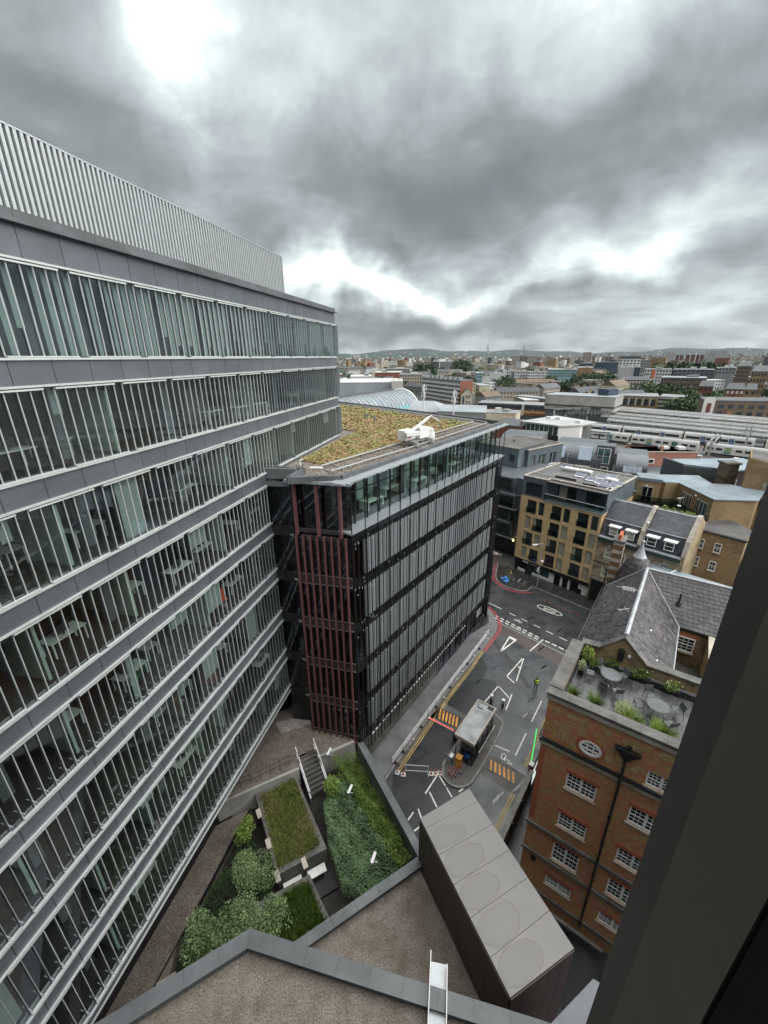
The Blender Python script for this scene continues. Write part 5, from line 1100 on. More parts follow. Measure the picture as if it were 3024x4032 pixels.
 def roof_plane(quad, rows, sw, nm, m=X['slate'], hide=None, under=X['slatedark']):
  """quad: eave a,b then ridge c(b side),d(a side) in (u,v,z); slates laid in lapped rows"""
  a, b, c, d = [Vector((*P(q[0], q[1]), zt(q[2]))) for q in quad]
  nn = (b-a).cross(d-a).normalized()
  if nn.z < 0: nn = -nn
  items = []
  for i in range(rows):
   t0 = i/rows; t1 = (i+1.25)/rows; l0, r0 = a.lerp(d, t0), b.lerp(c, t0); l1, r1 = a.lerp(d, min(1, t1)), b.lerp(c, min(1, t1))
   wid = (r0-l0).length; n = max(1, round(wid/sw)); off = 0.5 if i % 2 else 0.0
   for k in range(-1, n+1):
    s0 = max(0, (k+off)/n); s1 = min(1, (k+1+off)/n)
    if s1-s0 < 0.15/n: continue
    e = 0.012/wid; p0 = l0.lerp(r0, s0+e); p1 = l0.lerp(r0, s1-e); q1 = l1.lerp(r1, s1-e); q0 = l1.lerp(r1, s0+e); lift = nn*(0.034+rnd.random()*0.03)
    items.append((p0+lift, p1+lift, q1+nn*0.008, q0+nn*0.008, nn))
  obj('roof_boarding', MB().face([a, b, c, d] if (b-a).cross(d-a).z > 0 else [a, d, c, b]), under, B)
  return items
 def lay(items, limit, nm='slate', m=X['slate']):
  items.sort(key=lambda t: camdist(t[0])); 
  def add(mb, t):
   p0, p1, q1, q0, nn = t; th = nn*0.012; mb.hexa([p0-th, p1-th, q1-th, q0-th, p0, p1, q1, q0])
  for t in items[:limit]: mb = MB(); add(mb, t); obj(nm, mb, m, B)
  if items[limit:]:
   mb = MB()
   for t in items[limit:]: add(mb, t)
   obj(nm, mb, m, B, kind='stuff')
 v0, v1 = 6.25, 17.6
 it = roof_plane([(0.0, v0, ze), (0.0, v1+0.5, ze), (ur, v1, zr), (ur, v0, zr)], 17, 0.30, 'slate')
 it += roof_plane([(5.95, v0, ze), (5.95, 14.7, ze), (ur, v1, zr), (ur, v0, zr)], 17, 0.30, 'slate')
 lay(it, 292)
 it = roof_plane([(5.95, 14.7, ze+0.02), (W1, 14.7, ze+0.02), (W1, v1, zr), (ur, v1, zr)], 13, 0.34, 'slate', X['slatedark'])
 lay(it, 0, 'wing_slate', mat('darker_slate', (0.035, 0.038, 0.040), 0.4, 0.25, 0.5, island=0.35, col2=(0.075, 0.072, 0.07)))
 # far slopes
 obj('rear_slope', MB().face([(*P(ur, v1), zt(zr)), (*P(W1, v1), zt(zr)), (*P(W1, v1+3), zt(ze)), (*P(0, v1+3), zt(ze)), (*P(0, v1+0.5), zt(ze))]), X['slatedark'], B)
 # ridge leads
 def rod(a, b, r, m, nm): obj(nm, MB().tube((*P(a[0], a[1]), zt(a[2])), (*P(b[0], b[1]), zt(b[2])), r, 6), m, B)
 for k in range(8): t0, t1 = k/8, (k+1)/8; rod((ur, v0+(v1-v0)*t0, zr+0.03), (ur, v0+(v1-v0)*t1-0.03, zr+0.03), 0.14, X['lead'], 'ridge_piece')
 for k in range(6): t0, t1 = k/6, (k+1)/6; rod((ur+(W1-ur)*t0, v1, zr+0.03), (ur+(W1-ur)*t1-0.03, v1, zr+0.03), 0.13, X['lead'], 'ridge_piece')
 rod((5.95, 14.7, ze+0.05), (ur, v1, zr+0.05), 0.05, X['lead'], 'valley'); rod((5.98, 6.3, ze+0.05), (5.98, 14.7, ze+0.05), 0.05, X['lead'], 'verge')
 rod((-0.15, v0, ze-0.02), (-0.15, v1+0.5, ze-0.02), 0.08, X['mast'], 'gutter')
 rod((0.0, v1+0.5, ze+0.08), (ur, v1, zr+0.06), 0.06, X['lead'], 'hip_ridge')
 # wing wall with window
 WF = Fr(*P(0, 14.75), 126.4); obj('wing_wall', MB().box(WF, 5.95, W1, -0.3, 0.0, S_(-24.4), S_(ze-0.0)), bY, B); obj('wing_wall', MB().box(Fr(*P(5.95, 6.2), 37.2), 0, 8.5, -0.35, 0.0, S_(-24.5), S_(ze-0.05)), bY2, B)
 sash(WF, B, 6.05, 7.25, S_(-22.45), S_(-21.15), 3, 4, mull=False, w=0.11); obj('red_lintel', MB().box(WF, 5.98, 7.4, 0, 0.04, S_(-21.1), S_(-20.8)), bR, B)
 obj('wing_gutter', MB().box(WF, 5.9, W1, 0.0, 0.14, S_(-20.62), S_(-20.48)), X['mast'], B)
 obj('lower_roof', MB().prism([P(5.95, 6.2), P(5.95, 14.7), P(W1, 14.7), P(W1, 6.2)], S_(-24.6), S_(-24.4)), X['felt'], B)
 obj('wing_coping', MB().prism([P(7.95, 6.2), P(7.95, 17.6), P(8.3, 17.6), P(8.3, 6.2)], S_(-24.4), S_(-20.6)), bY2, B); obj('wing_coping', MB().prism([P(7.9, 6.2), P(7.9, 17.6), P(8.35, 17.6), P(8.35, 6.2)], S_(-20.6), S_(-20.45)), X['stone'], B)
 for u, v in ((4.2, 9.8), (4.9, 7.5)): x, y = P(u, v); z = zt(zr-(u-ur)*1.04); obj('roof_vent', MB().box(Fr(x, y, 37), -0.08, 0.08, -0.06, 0.06, z, z+0.16), X['steelw'], B)
 x, y = P(5.6, 15.9); z = zt(-19.0); obj('roof_vent', MB().tube((x, y, z), (x, y, z+0.9), 0.07, 8).lathe([(0.22, z-0.1), (0.1, z+0.1)], (x, y), 8), X['mast'], B)
 # aerials on the ridge
 x, y = P(1.9, 11.5); z = zt(-18.4); t = thing('tv_aerial', 'large white rod television aerial on the left slope of the slate roof', 'aerial', (x, y, z))
 obj('mast', MB().tube((x, y, z), (x, y, z+1.7), 0.02), X['steel'], t); A = Fr(x, y, 120); bm2 = MB(); bm2.tube(A(-0.6,0,z+1.7), A(0.9,0,z+1.75), 0.015)
 for i in range(9): u = -0.1+0.1*i; bm2.tube(A(u,-0.3,z+1.72), A(u,0.3,z+1.72), 0.010, 4)
 for s in (-0.28, 0.28): bm2.tube(A(-0.1, s, z+1.7), A(0.7, s, z+1.74), 0.010, 4)
 obj('grid', bm2, X['steelw'], t)
 x, y = P(2.3, 9.2); z = zt(-18.1); t = thing('tv_aerial', 'small bent television aerial lower on the slate roof near the ridge', 'aerial', (x, y, z)); A = Fr(x, y, 90)
 obj('mast', MB().tube((x, y, z), (x, y, z+0.9), 0.02), X['steel'], t); obj('rods', MB().tube(A(-0.4,0,z+0.85), A(0.4,0,z+0.95), 0.015).tube(A(-0.3,-0.25,z+0.8), A(-0.3,0.25,z+0.85), 0.012).tube(A(0.2,-0.3,z+0.9), A(0.2,0.3,z+0.9), 0.012), X['steelw'], t)
 # turret behind the ridge
 tc = P(2.1, 19.6); T = thing('turret', 'round slate turret with a bell shaped lead cap and finial', 'turret', (*tc, S_(-24)))
 obj('drum', MB().lathe([(1.55, S_(-26)), (1.55, S_(-20.9))], tc, 16), bY, T)
 prof = [(1.75, -20.9), (1.62, -20.0), (1.42, -19.2), (1.15, -18.3), (0.85, -17.65), (0.58, -17.3)]
 sl = []
 for k in range(22):
  z = -20.9+3.6*k/22
  def rad(z):
   for (r0, z0), (r1, z1) in zip(prof, prof[1:]):
    if z0 <= z <= z1: return r0+(r1-r0)*(z-z0)/(z1-z0)
   return prof[-1][0]
  r0 = rad(z)+0.03; r1 = rad(min(-17.3, z+0.2)); n = max(8, int(2*math.pi*r0/0.30))
  for i in range(n):
   t0 = (i+0.5*(k % 2)+0.03)/n*2*math.pi; t1 = (i+1+0.5*(k % 2)-0.03)/n*2*math.pi; p = [(tc[0]+r*math.cos(t), tc[1]+r*math.sin(t), S_(zz)) for r, t, zz in ((r0, t0, z), (r0, t1, z), (r1, t1, z+0.2), (r1, t0, z+0.2))]
   sl.append(p)
 obj('slate_core', MB().lathe([(r-0.02, S_(z)) for r, z in prof], tc, 18), X['slatedark'], T)
 sl.sort(key=lambda p: camdist(p[0]))
 for p in sl[:200]: obj('slate', MB().face(p), X['slate'], T)
 mb = MB(); [mb.face(p) for p in sl[200:]]; obj('slate', mb, X['slate'], T, kind='stuff')
 obj('lead_cap', MB().lathe([(0.62, S_(-17.38)), (0.40, S_(-17.0)), (0.22, S_(-16.5)), (0.10, S_(-16.0)), (0.06, S_(-15.85)), (0.17, S_(-15.8)), (0.15, S_(-15.72)), (0.05, S_(-15.6))], tc, 16), X['lead'], T)
 obj('finial', MB().tube((*tc, S_(-15.7)), (*tc, S_(-14.0)), 0.045).lathe([(0.05, S_(-13.95)), (0.19, S_(-13.85)), (0.05, S_(-13.8))], tc, 12), X['steel'], T)
 # striped chimney
 cc = P(0.25, 20.2); C_ = thing('chimney_stack', 'tall brick chimney stack with white stone bands and four red pots', 'chimney', (*cc, S_(-24))); CF = Fr(*cc, 126.4)
 z = -24.0; i = 0
 while z < -16.35:
  h = 0.52 if i % 2 == 0 else 0.34; e = 0.0 if i % 2 == 0 else 0.012
  obj('brick_band' if i % 2 == 0 else 'stone_band', MB().box(CF, -0.42-e, 0.42+e, -0.75-e, 0.75+e, S_(z), S_(min(z+h, -16.3))), brick('chimney_brick_%d' % i, 126.4, (0.16, 0.09, 0.04), (0.2, 0.12, 0.06), (0.1, 0.08, 0.06)) if i == 0 else (B2m if i % 2 == 0 else X['stone']), C_)
  if i == 0: B2m = bpy.data.materials['chimney_brick_0']
  z += h; i += 1
 obj('cap', MB().box(CF, -0.52, 0.52, -0.85, 0.85, S_(-16.3), S_(-16.1)), X['stonedark'], C_)
 for k in range(4): c = CF(0, -0.5+0.33*k, 0)[:2]; obj('chimney_pot', MB().lathe([(0.15, S_(-16.1)), (0.13, S_(-15.75)), (0.17, S_(-15.7)), (0.15, S_(-15.6))], c, 10), X['terracotta'], C_)
 x, y = P(-0.15, 18.0); obj('vent_pipe', MB().tube((x, y, S_(-21)), (x, y, S_(-18.6)), 0.06, 6).lathe([(0.09, S_(-18.7)), (0.09, S_(-18.5))], (x, y), 8), X['mast'], None, label='thin black soil pipe rising beside the striped chimney', category='pipe')
 return P, TZ
P_, TZ_ = brick_hall()
def terrace():
 P, z = P_, TZ_; rnd = random.Random(44)
 def table(u, v, r, lab):
  x, y = P(u, v); t = thing('garden_table', lab, 'table', (x, y, z)); m = MB(); n = 20
  for rr0, rr1 in ((0.0, r-0.06), (r-0.045, r)):
   pass
  obj('table_top', MB().lathe([(r-0.04, z+0.70), (r-0.04, z+0.715)], (x, y), 22), X['coping'], t); obj('table_rim', MB().path([(x+r*math.cos(k*0.2856), y+r*math.sin(k*0.2856), z+0.715) for k in range(23)], 0.022, 5), X['coping'], t)
  for i in range(4):
   a = i*math.pi/2+0.4; obj('leg', MB().tube((x+r*0.8*math.cos(a), y+r*0.8*math.sin(a), z), (x+r*0.3*math.cos(a), y+r*0.3*math.sin(a), z+0.69), 0.02, 5), X['mast'], t)
 table(2.67, 4.15, 0.60, 'round grey metal table nearer the gable on the roof terrace'); table(5.35, 3.0, 0.62, 'round grey mesh table nearer the window post on the roof terrace')
 def chair(u, v, az, lab):
  x, y = P(u, v); t = thing('garden_chair', lab, 'chair', (x, y, z), 'dark metal chairs on the roof terrace'); G = Fr(x, y, az)
  obj('seat', MB().box(G, -0.22, 0.22, -0.23, 0.23, z+0.42, z+0.445), X['coping'], t); obj('backrest', MB().hexa([G(-0.24,-0.22,z+0.47), G(-0.24,0.22,z+0.47), G(-0.22,0.22,z+0.47), G(-0.22,-0.22,z+0.47), G(-0.34,-0.22,z+0.88), G(-0.34,0.22,z+0.88), G(-0.32,0.22,z+0.88), G(-0.32,-0.22,z+0.88)]), X['coping'], t)
  for w in (-0.24, 0.24):
   obj('leg', MB().path([G(0.26,w,z), G(0.2,w,z+0.64), G(-0.28,w,z+0.66)], 0.014, 5), X['mast'], t); obj('leg', MB().path([G(-0.32,w,z), G(-0.2,w,z+0.43), G(-0.34,w,z+0.9)], 0.014, 5), X['mast'], t)
 C_ = (2.67, 4.15)
 def at(c, ang, d): return c[0]+d*math.cos(R(ang)), c[1]+d*math.sin(R(ang))
 for ang, d, lab in ((190, 1.15, 'chair at the left of the gable side table'), (130, 1.0, 'chair behind the gable side table towards the corner bush'), (50, 0.95, 'chair behind the gable side table towards the wall planter'), (260, 0.95, 'chair in front of the gable side table on the left'), (300, 1.15, 'chair in front of the gable side table on the right')):
  u, v = at(C_, ang, d); a, b = P(*C_), P(u, v); chair(u, v, az_of(b, a), lab)
 C2 = (5.35, 3.0)
 for ang, d, lab in ((115, 1.1, 'chair behind the mesh table by the wall'), (30, 1.1, 'chair right of the mesh table'), (195, 0.95, 'chair left of the mesh table'), (310, 1.1, 'chair in front of the mesh table near the parapet')):
  u, v = at(C2, ang, d); a, b = P(*C2), P(u, v); chair(u, v, az_of(b, a), lab)
 def planter(u, v, du, dv, h, lab, lf, n, sz, rad, flowers=0, zz=0.0):
  x, y = P(u, v); t = thing('planter', lab, 'planter', (x, y, z)); 
  Q = [P(u-du, v-dv), P(u+du, v-dv), P(u+du, v+dv), P(u-du, v+dv)]
  obj('trough', MB().prism(Q, z+0.01, z+h), X['mast'], t); m = MB(); leaves(m, (x, y, z+h+rad[2]*0.7+zz), rad, n, sz, rnd); obj('foliage', m, X[lf], t)
  s = MB()
  for i in range(8): s.tube((x+rnd.uniform(-.1,.1), y+rnd.uniform(-.1,.1), z+h), (x+rnd.uniform(-1,1)*rad[0]*0.6, y+rnd.uniform(-1,1)*rad[1]*0.6, z+h+rad[2]*1.2), 0.008, 4)
  obj('stems', s, X['bark'], t)
  if flowers:
   f = MB()
   for i in range(flowers): leaves(f, (x+rnd.uniform(-1,1)*rad[0], y+rnd.uniform(-1,1)*rad[1], z+h+rad[2]*1.4), (0.03,0.03,0.03), 5, 0.035, rnd)
   obj('flower', f, X['flower'], t, kind='stuff')
 planter(1.05, 5.35, 0.2, 0.2, 0.3, 'tall leafy shrub in the far left corner of the roof terrace', 'lime', 420, 0.055, (0.38, 0.38, 0.65))
 planter(1.6, 5.0, 0.2, 0.2, 0.3, 'broad leaved shrub beside the tall corner shrub on the terrace', 'hedge', 260, 0.06, (0.4, 0.35, 0.35))
 planter(0.98, 3.95, 0.17, 0.17, 0.4, 'variegated plant in a black square pot by the left parapet', 'palegrass', 200, 0.05, (0.25, 0.25, 0.5))
 planter(2.5, 5.65, 0.45, 0.13, 0.3, 'black trough of low plants under the left slope of the gable', 'hedge', 260, 0.05, (0.5, 0.25, 0.25))
 planter(4.2, 5.55, 0.6, 0.15, 0.3, 'loose flowering shrubs under the right slope of the gable', 'hedge', 340, 0.05, (0.65, 0.3, 0.35), 4)
 planter(5.9, 5.45, 0.5, 0.16, 0.3, 'green shrub with white flowers at the right of the back wall', 'lime', 360, 0.05, (0.5, 0.35, 0.35), 7)
 def tuft(u, v, n, h, r, lf, lab):
  x, y = P(u, v); m = MB()
  for i in range(n):
   a = rnd.random()*6.28; q = rnd.random()*r; hh = h*rnd.uniform(0.5, 1.1); bx, by = x+math.cos(a)*q*0.4, y+math.sin(a)*q*0.4; tx, ty = x+math.cos(a)*(q+0.1)*1.3, y+math.sin(a)*(q+0.1)*1.3; w = 0.012+0.01*rnd.random()
   m.face([(bx-w, by, z), (bx+w, by, z), (tx+w*0.5, ty+0.01, z+hh), (tx-w*0.5, ty, z+hh*0.96)])
  obj('potted_grass', m, X[lf], None, label=lab, category='plant', group='tufted plants along the front parapet')
 tuft(1.1, 1.8, 160, 0.55, 0.35, 'hedge', 'thin green tuft in the front left corner of the terrace')
 tuft(2.35, 1.75, 220, 0.55, 0.42, 'hedge', 'dark green tuft second along the front parapet'); tuft(4.0, 1.8, 520, 0.62, 0.5, 'palegrass', 'pale creamy tufted plant in the middle of the front parapet'); tuft(4.35, 1.5, 300, 0.6, 0.42, 'lime', 'bright green half of the plant in the middle of the front parapet'); tuft(5.75, 1.6, 380, 0.6, 0.5, 'lime', 'green tuft at the right end of the front parapet')
terrace()
# ================================================================== FLATS AND OLD HOUSES ALONG THE MAIN ROAD
FY = Fr(23.6, 65.3, 138.0)          # front line of the yellow brick flats, w towards the camera
def text_mb(s, size, depth=0.0, bold=0.0):
 c = bpy.data.curves.new('t', 'FONT'); c.body = s; c.size = size; c.extrude = depth; c.offset = bold; c.resolution_u = 2
 o = bpy.data.objects.new('t', c); COL.objects.link(o); dg = bpy.context.evaluated_depsgraph_get(); me = o.evaluated_get(dg).to_mesh()
 v = [tuple(x.co) for x in me.vertices]; f = [tuple(p.vertices) for p in me.polygons]; bpy.data.objects.remove(o); return v, f
def text_on(F, u, w, z, s, size, m, parent, name='lettering', bold=0.0, flip=False):
 v, f = text_mb(s, size, 0.0, bold); mb = MB(); mb.v = [F(u+a, w, z+b) for a, b, c in v]; mb.f = f; mb.m = [0]*len(f); return obj(name, mb, m, parent)
def wall_grid(F, u0, u1, z0, z1, holes, w=0.0, th=0.3, mb=None):
 us = sorted({u0, u1, *[h[0] for h in holes], *[h[1] for h in holes]}); zs = sorted({z0, z1, *[h[2] for h in holes], *[h[3] for h in holes]}); mb = mb or MB()
 for a, b in zip(us, us[1:]):
  run = None
  for c, d in zip(zs, zs[1:]):
   um, zm = (a+b)/2, (c+d)/2
   if not any(h[0] < um < h[1] and h[2] < zm < h[3] for h in holes): run = (run[0], d) if run else (c, d)
   elif run: mb.box(F, a, b, w-th, w, *run); run = None
  if run: mb.box(F, a, b, w-th, w, *run)
 return mb
def flat_window(F, B, u0, u1, z0, z1, w, gl, split=0, rail=False, fr='mast'):
 f = MB(); t = 0.06; f.box(F, u0, u1, w-0.22, w-0.16, z0, z0+t).box(F, u0, u1, w-0.22, w-0.16, z1-t, z1).box(F, u0, u0+t, w-0.22, w-0.16, z0+t, z1-t).box(F, u1-t, u1, w-0.22, w-0.16, z0+t, z1-t)
 if split: m = u0+(u1-u0)*split; f.box(F, m-0.03, m+0.03, w-0.22, w-0.15, z0+t, z1-t)
 win = obj('window', f, X[fr], B); obj('pane', MB().box(F, u0+t, u1-t, w-0.20, w-0.19, z0+t, z1-t), X[gl], win)
 if rail: obj('balustrade', MB().box(F, u0-0.05, u1+0.05, w+0.03, w+0.05, z0, z0+1.0), X['rail'], win); obj('handrail', MB().box(F, u0-0.05, u1+0.05, w+0.02, w+0.06, z0+1.0, z0+1.03), X['mast'], win)
 return win
def yellow_flats():
 F = FY; S_ = lambda z: GZ+z; rnd = random.Random(5)
 by = brick('yellow_new_brick', 138, (0.54, 0.385, 0.19), (0.62, 0.46, 0.25), (0.46, 0.36, 0.22), pscale=0.5, patch=(0.9, 0.88, 0.85)); by2 = brick('yellow_new_brick_side', 48, (0.42, 0.27, 0.115), (0.50, 0.33, 0.15), (0.36, 0.26, 0.14))
 B = thing('flats', 'yellow brick flats over a dark shop with zinc top floor and solar panels', 'flats', F(6, -6, 0.12))
 rows = [(-22.40, -24.68), (-25.30, -27.60), (-28.18, -30.48), (-31.02, -33.22)]
 cols = [[(0.72, 2.38), (2.80, 3.77)], [(0.68, 1.68), (2.16, 3.80)], [(0.68, 2.36), (2.80, 3.77)], [(0.66, 1.66), (2.14, 3.72)]]
 H = []
 for (zt, zb), cc in zip(rows, cols):
  for a, b in cc+[(4.99, 6.62), (6.99, 8.02), (9.18, 10.84), (11.28, 12.30)]: H.append((a, b, S_(zb), S_(zt)))
 obj('front_wall', wall_grid(F, -0.5, 12.62, S_(-33.42), S_(-21.85), H), by, B)
 obj('side_wall', MB().box(F, 12.3, 12.62, -12.5, -0.3, S_(-33.4), S_(-21.85)), by2, B); obj('side_wall', MB().box(F, -0.5, -0.2, -12.5, -0.3, S_(-33.4), S_(-21.85)), by2, B)
 obj('back_fill', MB().box(F, -0.2, 12.3, -12.4, -1.2, 0.2, S_(-21.9)), X['black'], B)
 for i, h in enumerate(H):
  wide = h[1]-h[0] > 1.3; gl = 'winpale' if (not wide and rnd.random() < 0.65) else 'winglass'
  flat_window(F, B, *h, 0, gl, 0.5 if wide else 0, wide); obj('curtain', MB().box(F, h[0]+0.1, h[0]+0.45, -0.185, -0.175, h[2]+0.1, h[3]-0.1), X['winpale'], B) if wide and rnd.random() < 0.6 else None
 # zinc storey set back
 zz0, zz1 = S_(-21.85), S_(-18.55)
 ZH = [(0.1, 3.05, S_(-21.65), S_(-19.45)), (5.0, 8.0, S_(-21.75), S_(-19.2)), (9.45, 12.4, S_(-21.75), S_(-19.15))]
 obj('zinc_wall', wall_grid(F, -0.45, 3.6, zz0, zz1, ZH[:1], w=-0.02), X['zincblue'], B); obj('zinc_wall', wall_grid(F, 3.6, 12.6, zz0, zz1, ZH[1:], w=-1.25), X['zincblue'], B)
 obj('zinc_wall', MB().box(F, 3.5, 3.6, -1.5, -0.02, zz0, zz1), X['zincblue'], B); obj('zinc_wall', MB().box(F, 12.5, 12.62, -12, -1.0, zz0, zz1), X['zincblue'], B); obj('zinc_wall', MB().box(F, -0.45, -0.35, -12, -0.3, zz0, zz1), X['zincblue'], B)
 obj('inner_room', MB().box(F, -0.3, 12.4, -12, -3, zz0, zz1-0.1), X['inwall'], B)
 sm = MB(); sm.box(ID, -0.012, 0.012, 0, 0.03, 0, 3.3); sme = mesh('standing_seam', sm, X['zincblue'])
 for i in range(30): 
  u = -0.4+0.43*i
  if any(h[0]-0.02 < u < h[1]+0.02 for h in ZH): obj('standing_seam', MB().box(F, u-0.012, u+0.012, (-0.02 if u < 3.6 else -1.25), (0.01 if u < 3.6 else -1.22), (ZH[0][3] if u < 3.6 else S_(-19.15)), zz1), X['zincblue'], B)
  else: inst('standing_seam', sme, B, F(u, -0.02 if u < 3.6 else -1.25, zz0), F.rot)
 for i in range(22): inst('standing_seam', sme, B, F(12.62, -1.2-0.5*i, zz0), F.rot-math.pi/2)
 for h, w, sp in zip(ZH, (-0.0, -1.25, -1.25), (0.55, 0.33, 0.5)): flat_window(F, B, *h, w, 'winglass', sp)
 obj('curtain', MB().box(F, 5.2, 6.5, -1.4, -1.39, S_(-21.6), S_(-19.4)), X['winpale'], B)
 obj('balcony_floor', MB().box(F, 3.45, 12.75, -1.4, 0.12, S_(-21.93), S_(-21.83)), X['lead'], B)
 obj('balustrade', MB().box(F, 3.5, 12.7, 0.05, 0.07, S_(-21.83), S_(-20.75)), X['rail'], B); obj('balustrade', MB().box(F, 12.68, 12.7, -1.2, 0.05, S_(-21.83), S_(-20.75)), X['rail'], B); obj('handrail', MB().box(F, 3.5, 12.72, 0.03, 0.09, S_(-20.75), S_(-20.70)), X['steelw'], B)
 # roof
 obj('roof', MB().box(F, -0.4, 12.6, -12.2, -0.1, S_(-18.85), S_(-18.7)), X['felt'], B)
 for b in ((-0.5, 3.6, -0.3, 0.02), (3.5, 3.75, -1.25, -0.3), (3.6, 12.75, -1.4, -1.1), (12.45, 12.75, -12.3, -1.4), (-0.5, 12.75, -12.5, -12.25), (-0.5, -0.25, -12.25, -0.3)): obj('roof_edge', MB().box(F, *b, S_(-18.6), S_(-18.42)), X['stone'], B)
 zr = S_(-18.7)
 for i, (u, w, a) in enumerate([(1.2, -9.6, 0), (5.4, -5.6, 1), (7.6, -4.6, 1), (9.3, -3.9, 1), (8.2, -7.0, 0), (9.6, -6.2, 0), (11.0, -3.0, 0), (10.4, -2.1, 0), (11.3, -4.6, 0), (9.2, -8.2, 0)]):
  p = F(u, w, zr); t = thing('solar_panel', '', 'solar panel', p, 'solar panels on the yellow brick flats'); t['label'] = ['lone tilted solar panel at the back left of the flats roof', 'leftmost of the three low solar panels at mid roof', 'middle of the three low solar panels at mid roof', 'rightmost of the three low solar panels at mid roof', 'solar panel at the back beside the skylights, left one', 'solar panel at the back beside the skylights, right one', 'second solar panel from the front right roof corner', 'solar panel nearest the front right roof corner', 'solar panel beside the small white skylight', 'rearmost solar panel of the right group'][i]
  q = MB().hexa([F(u,w,zr+0.15), F(u+1.65,w,zr+0.15), F(u+1.65,w-0.95,zr+0.6), F(u,w-0.95,zr+0.6), F(u,w,zr+0.19), F(u+1.65,w,zr+0.19), F(u+1.65,w-0.95,zr+0.64), F(u,w-0.95,zr+0.64)])
  obj('panel', MB().hexa([F(u+.05,w-.05,zr+0.2), F(u+1.6,w-.05,zr+0.2), F(u+1.6,w-0.9,zr+0.635), F(u+.05,w-0.9,zr+0.635), F(u+.05,w-.05,zr+0.21), F(u+1.6,w-.05,zr+0.21), F(u+1.6,w-0.9,zr+0.645), F(u+.05,w-0.9,zr+0.645)]), X['solar'], t); obj('frame', q, X['steelw'], t); obj('support', MB().box(F, u, u+0.05, w-0.9, w, zr, zr+0.2).box(F, u+1.6, u+1.65, w-0.9, w, zr, zr+0.2).box(F, u, u+1.65, w-0.95, w-0.9, zr, zr+0.55), X['mast'], t)
 for u, w, s, lab in ((3.6, -8.4, 1.4, 'large white domed skylight at the back of the flats roof'), (5.9, -8.6, 1.1, 'stepped white skylight behind the solar panels'), (10.9, -6.4, 0.9, 'small white skylight at the right of the flats roof')):
  t = thing('skylight', lab, 'skylight', F(u, w, zr)); obj('kerb', MB().box(F, u-s, u+s, w-0.6, w+0.6, zr, zr+0.5), X['lead'], t); obj('dome', MB().box(F, u-s+0.05, u+s-0.05, w-0.55, w+0.55, zr+0.5, zr+0.62).box(F, u-s+0.2, u+s-0.2, w-0.4, w+0.4, zr+0.62, zr+0.72), X['steelw'], t)
 for u, w, l in ((3.4, -3.2, 3.4), (8.3, -2.2, 3.5)): obj('cable_tray', MB().box(F, u, u+l, w-0.05, w+0.05, zr, zr+0.35), X['mast'], B)
 obj('aerial_pole', MB().tube(F(2.0, -10, zr), F(2.0, -10, zr+2.6), 0.03).lathe([(0.02, zr+2.5), (0.12, zr+2.6), (0.02, zr+2.7)], F(2.0, -10, 0)[:2], 8), X['steel'], B)
 # shop front
 obj('fascia', MB().box(F, -0.5, 12.6, -0.5, 0.0, S_(-34.1), S_(-33.42)), X['blackwall'], B); obj('shop_wall', MB().box(F, -0.5, 12.6, -0.9, -0.47, 0.12, S_(-34.0)), X['blackwall'], B)
 text_on(F, 1.25, 0.02, S_(-33.93), 'PURE', 0.46, X['steelw'], B, bold=0.012); text_on(F, 2.75, 0.02, S_(-33.93), 'ELECTRIC', 0.27, X['alu2'], B, bold=0.006)
 for a, b, z0, z1, m in ((1.75, 3.0, 0.15, 2.3, 'winglass'), (3.2, 5.9, 0.75, 2.3, 'wintint'), (8.3, 9.3, 0.15, 2.2, 'blackwall')): obj('shop_window', MB().box(F, a, b, -0.46, -0.42, z0, z1), X[m], B)
 for a, b, z0, z1 in ((0.2, 1.6, 0.15, 0.6), (3.0, 6.0, 0.15, 0.6), (6.0, 6.9, 0.15, 2.25), (8.0, 8.35, 0.12, 2.2), (9.3, 9.65, 0.12, 2.2), (11.0, 12.5, 1.0, 2.3), (11.6, 12.5, 0.15, 1.0)): obj('white_panel', MB().box(F, a, b, -0.45, -0.32, z0, z1), X['steelw'], B)
 obj('meter_box', MB().box(F, 10.9, 11.4, -0.45, -0.1, 0.15, 1.0), X['mast'], B)
 for i in range(6): obj('shop_mullion', MB().box(F, 3.2+0.54*i-0.02, 3.2+0.54*i+0.02, -0.42, -0.38, 0.6, 2.3), X['mast'], B)
yellow_flats()
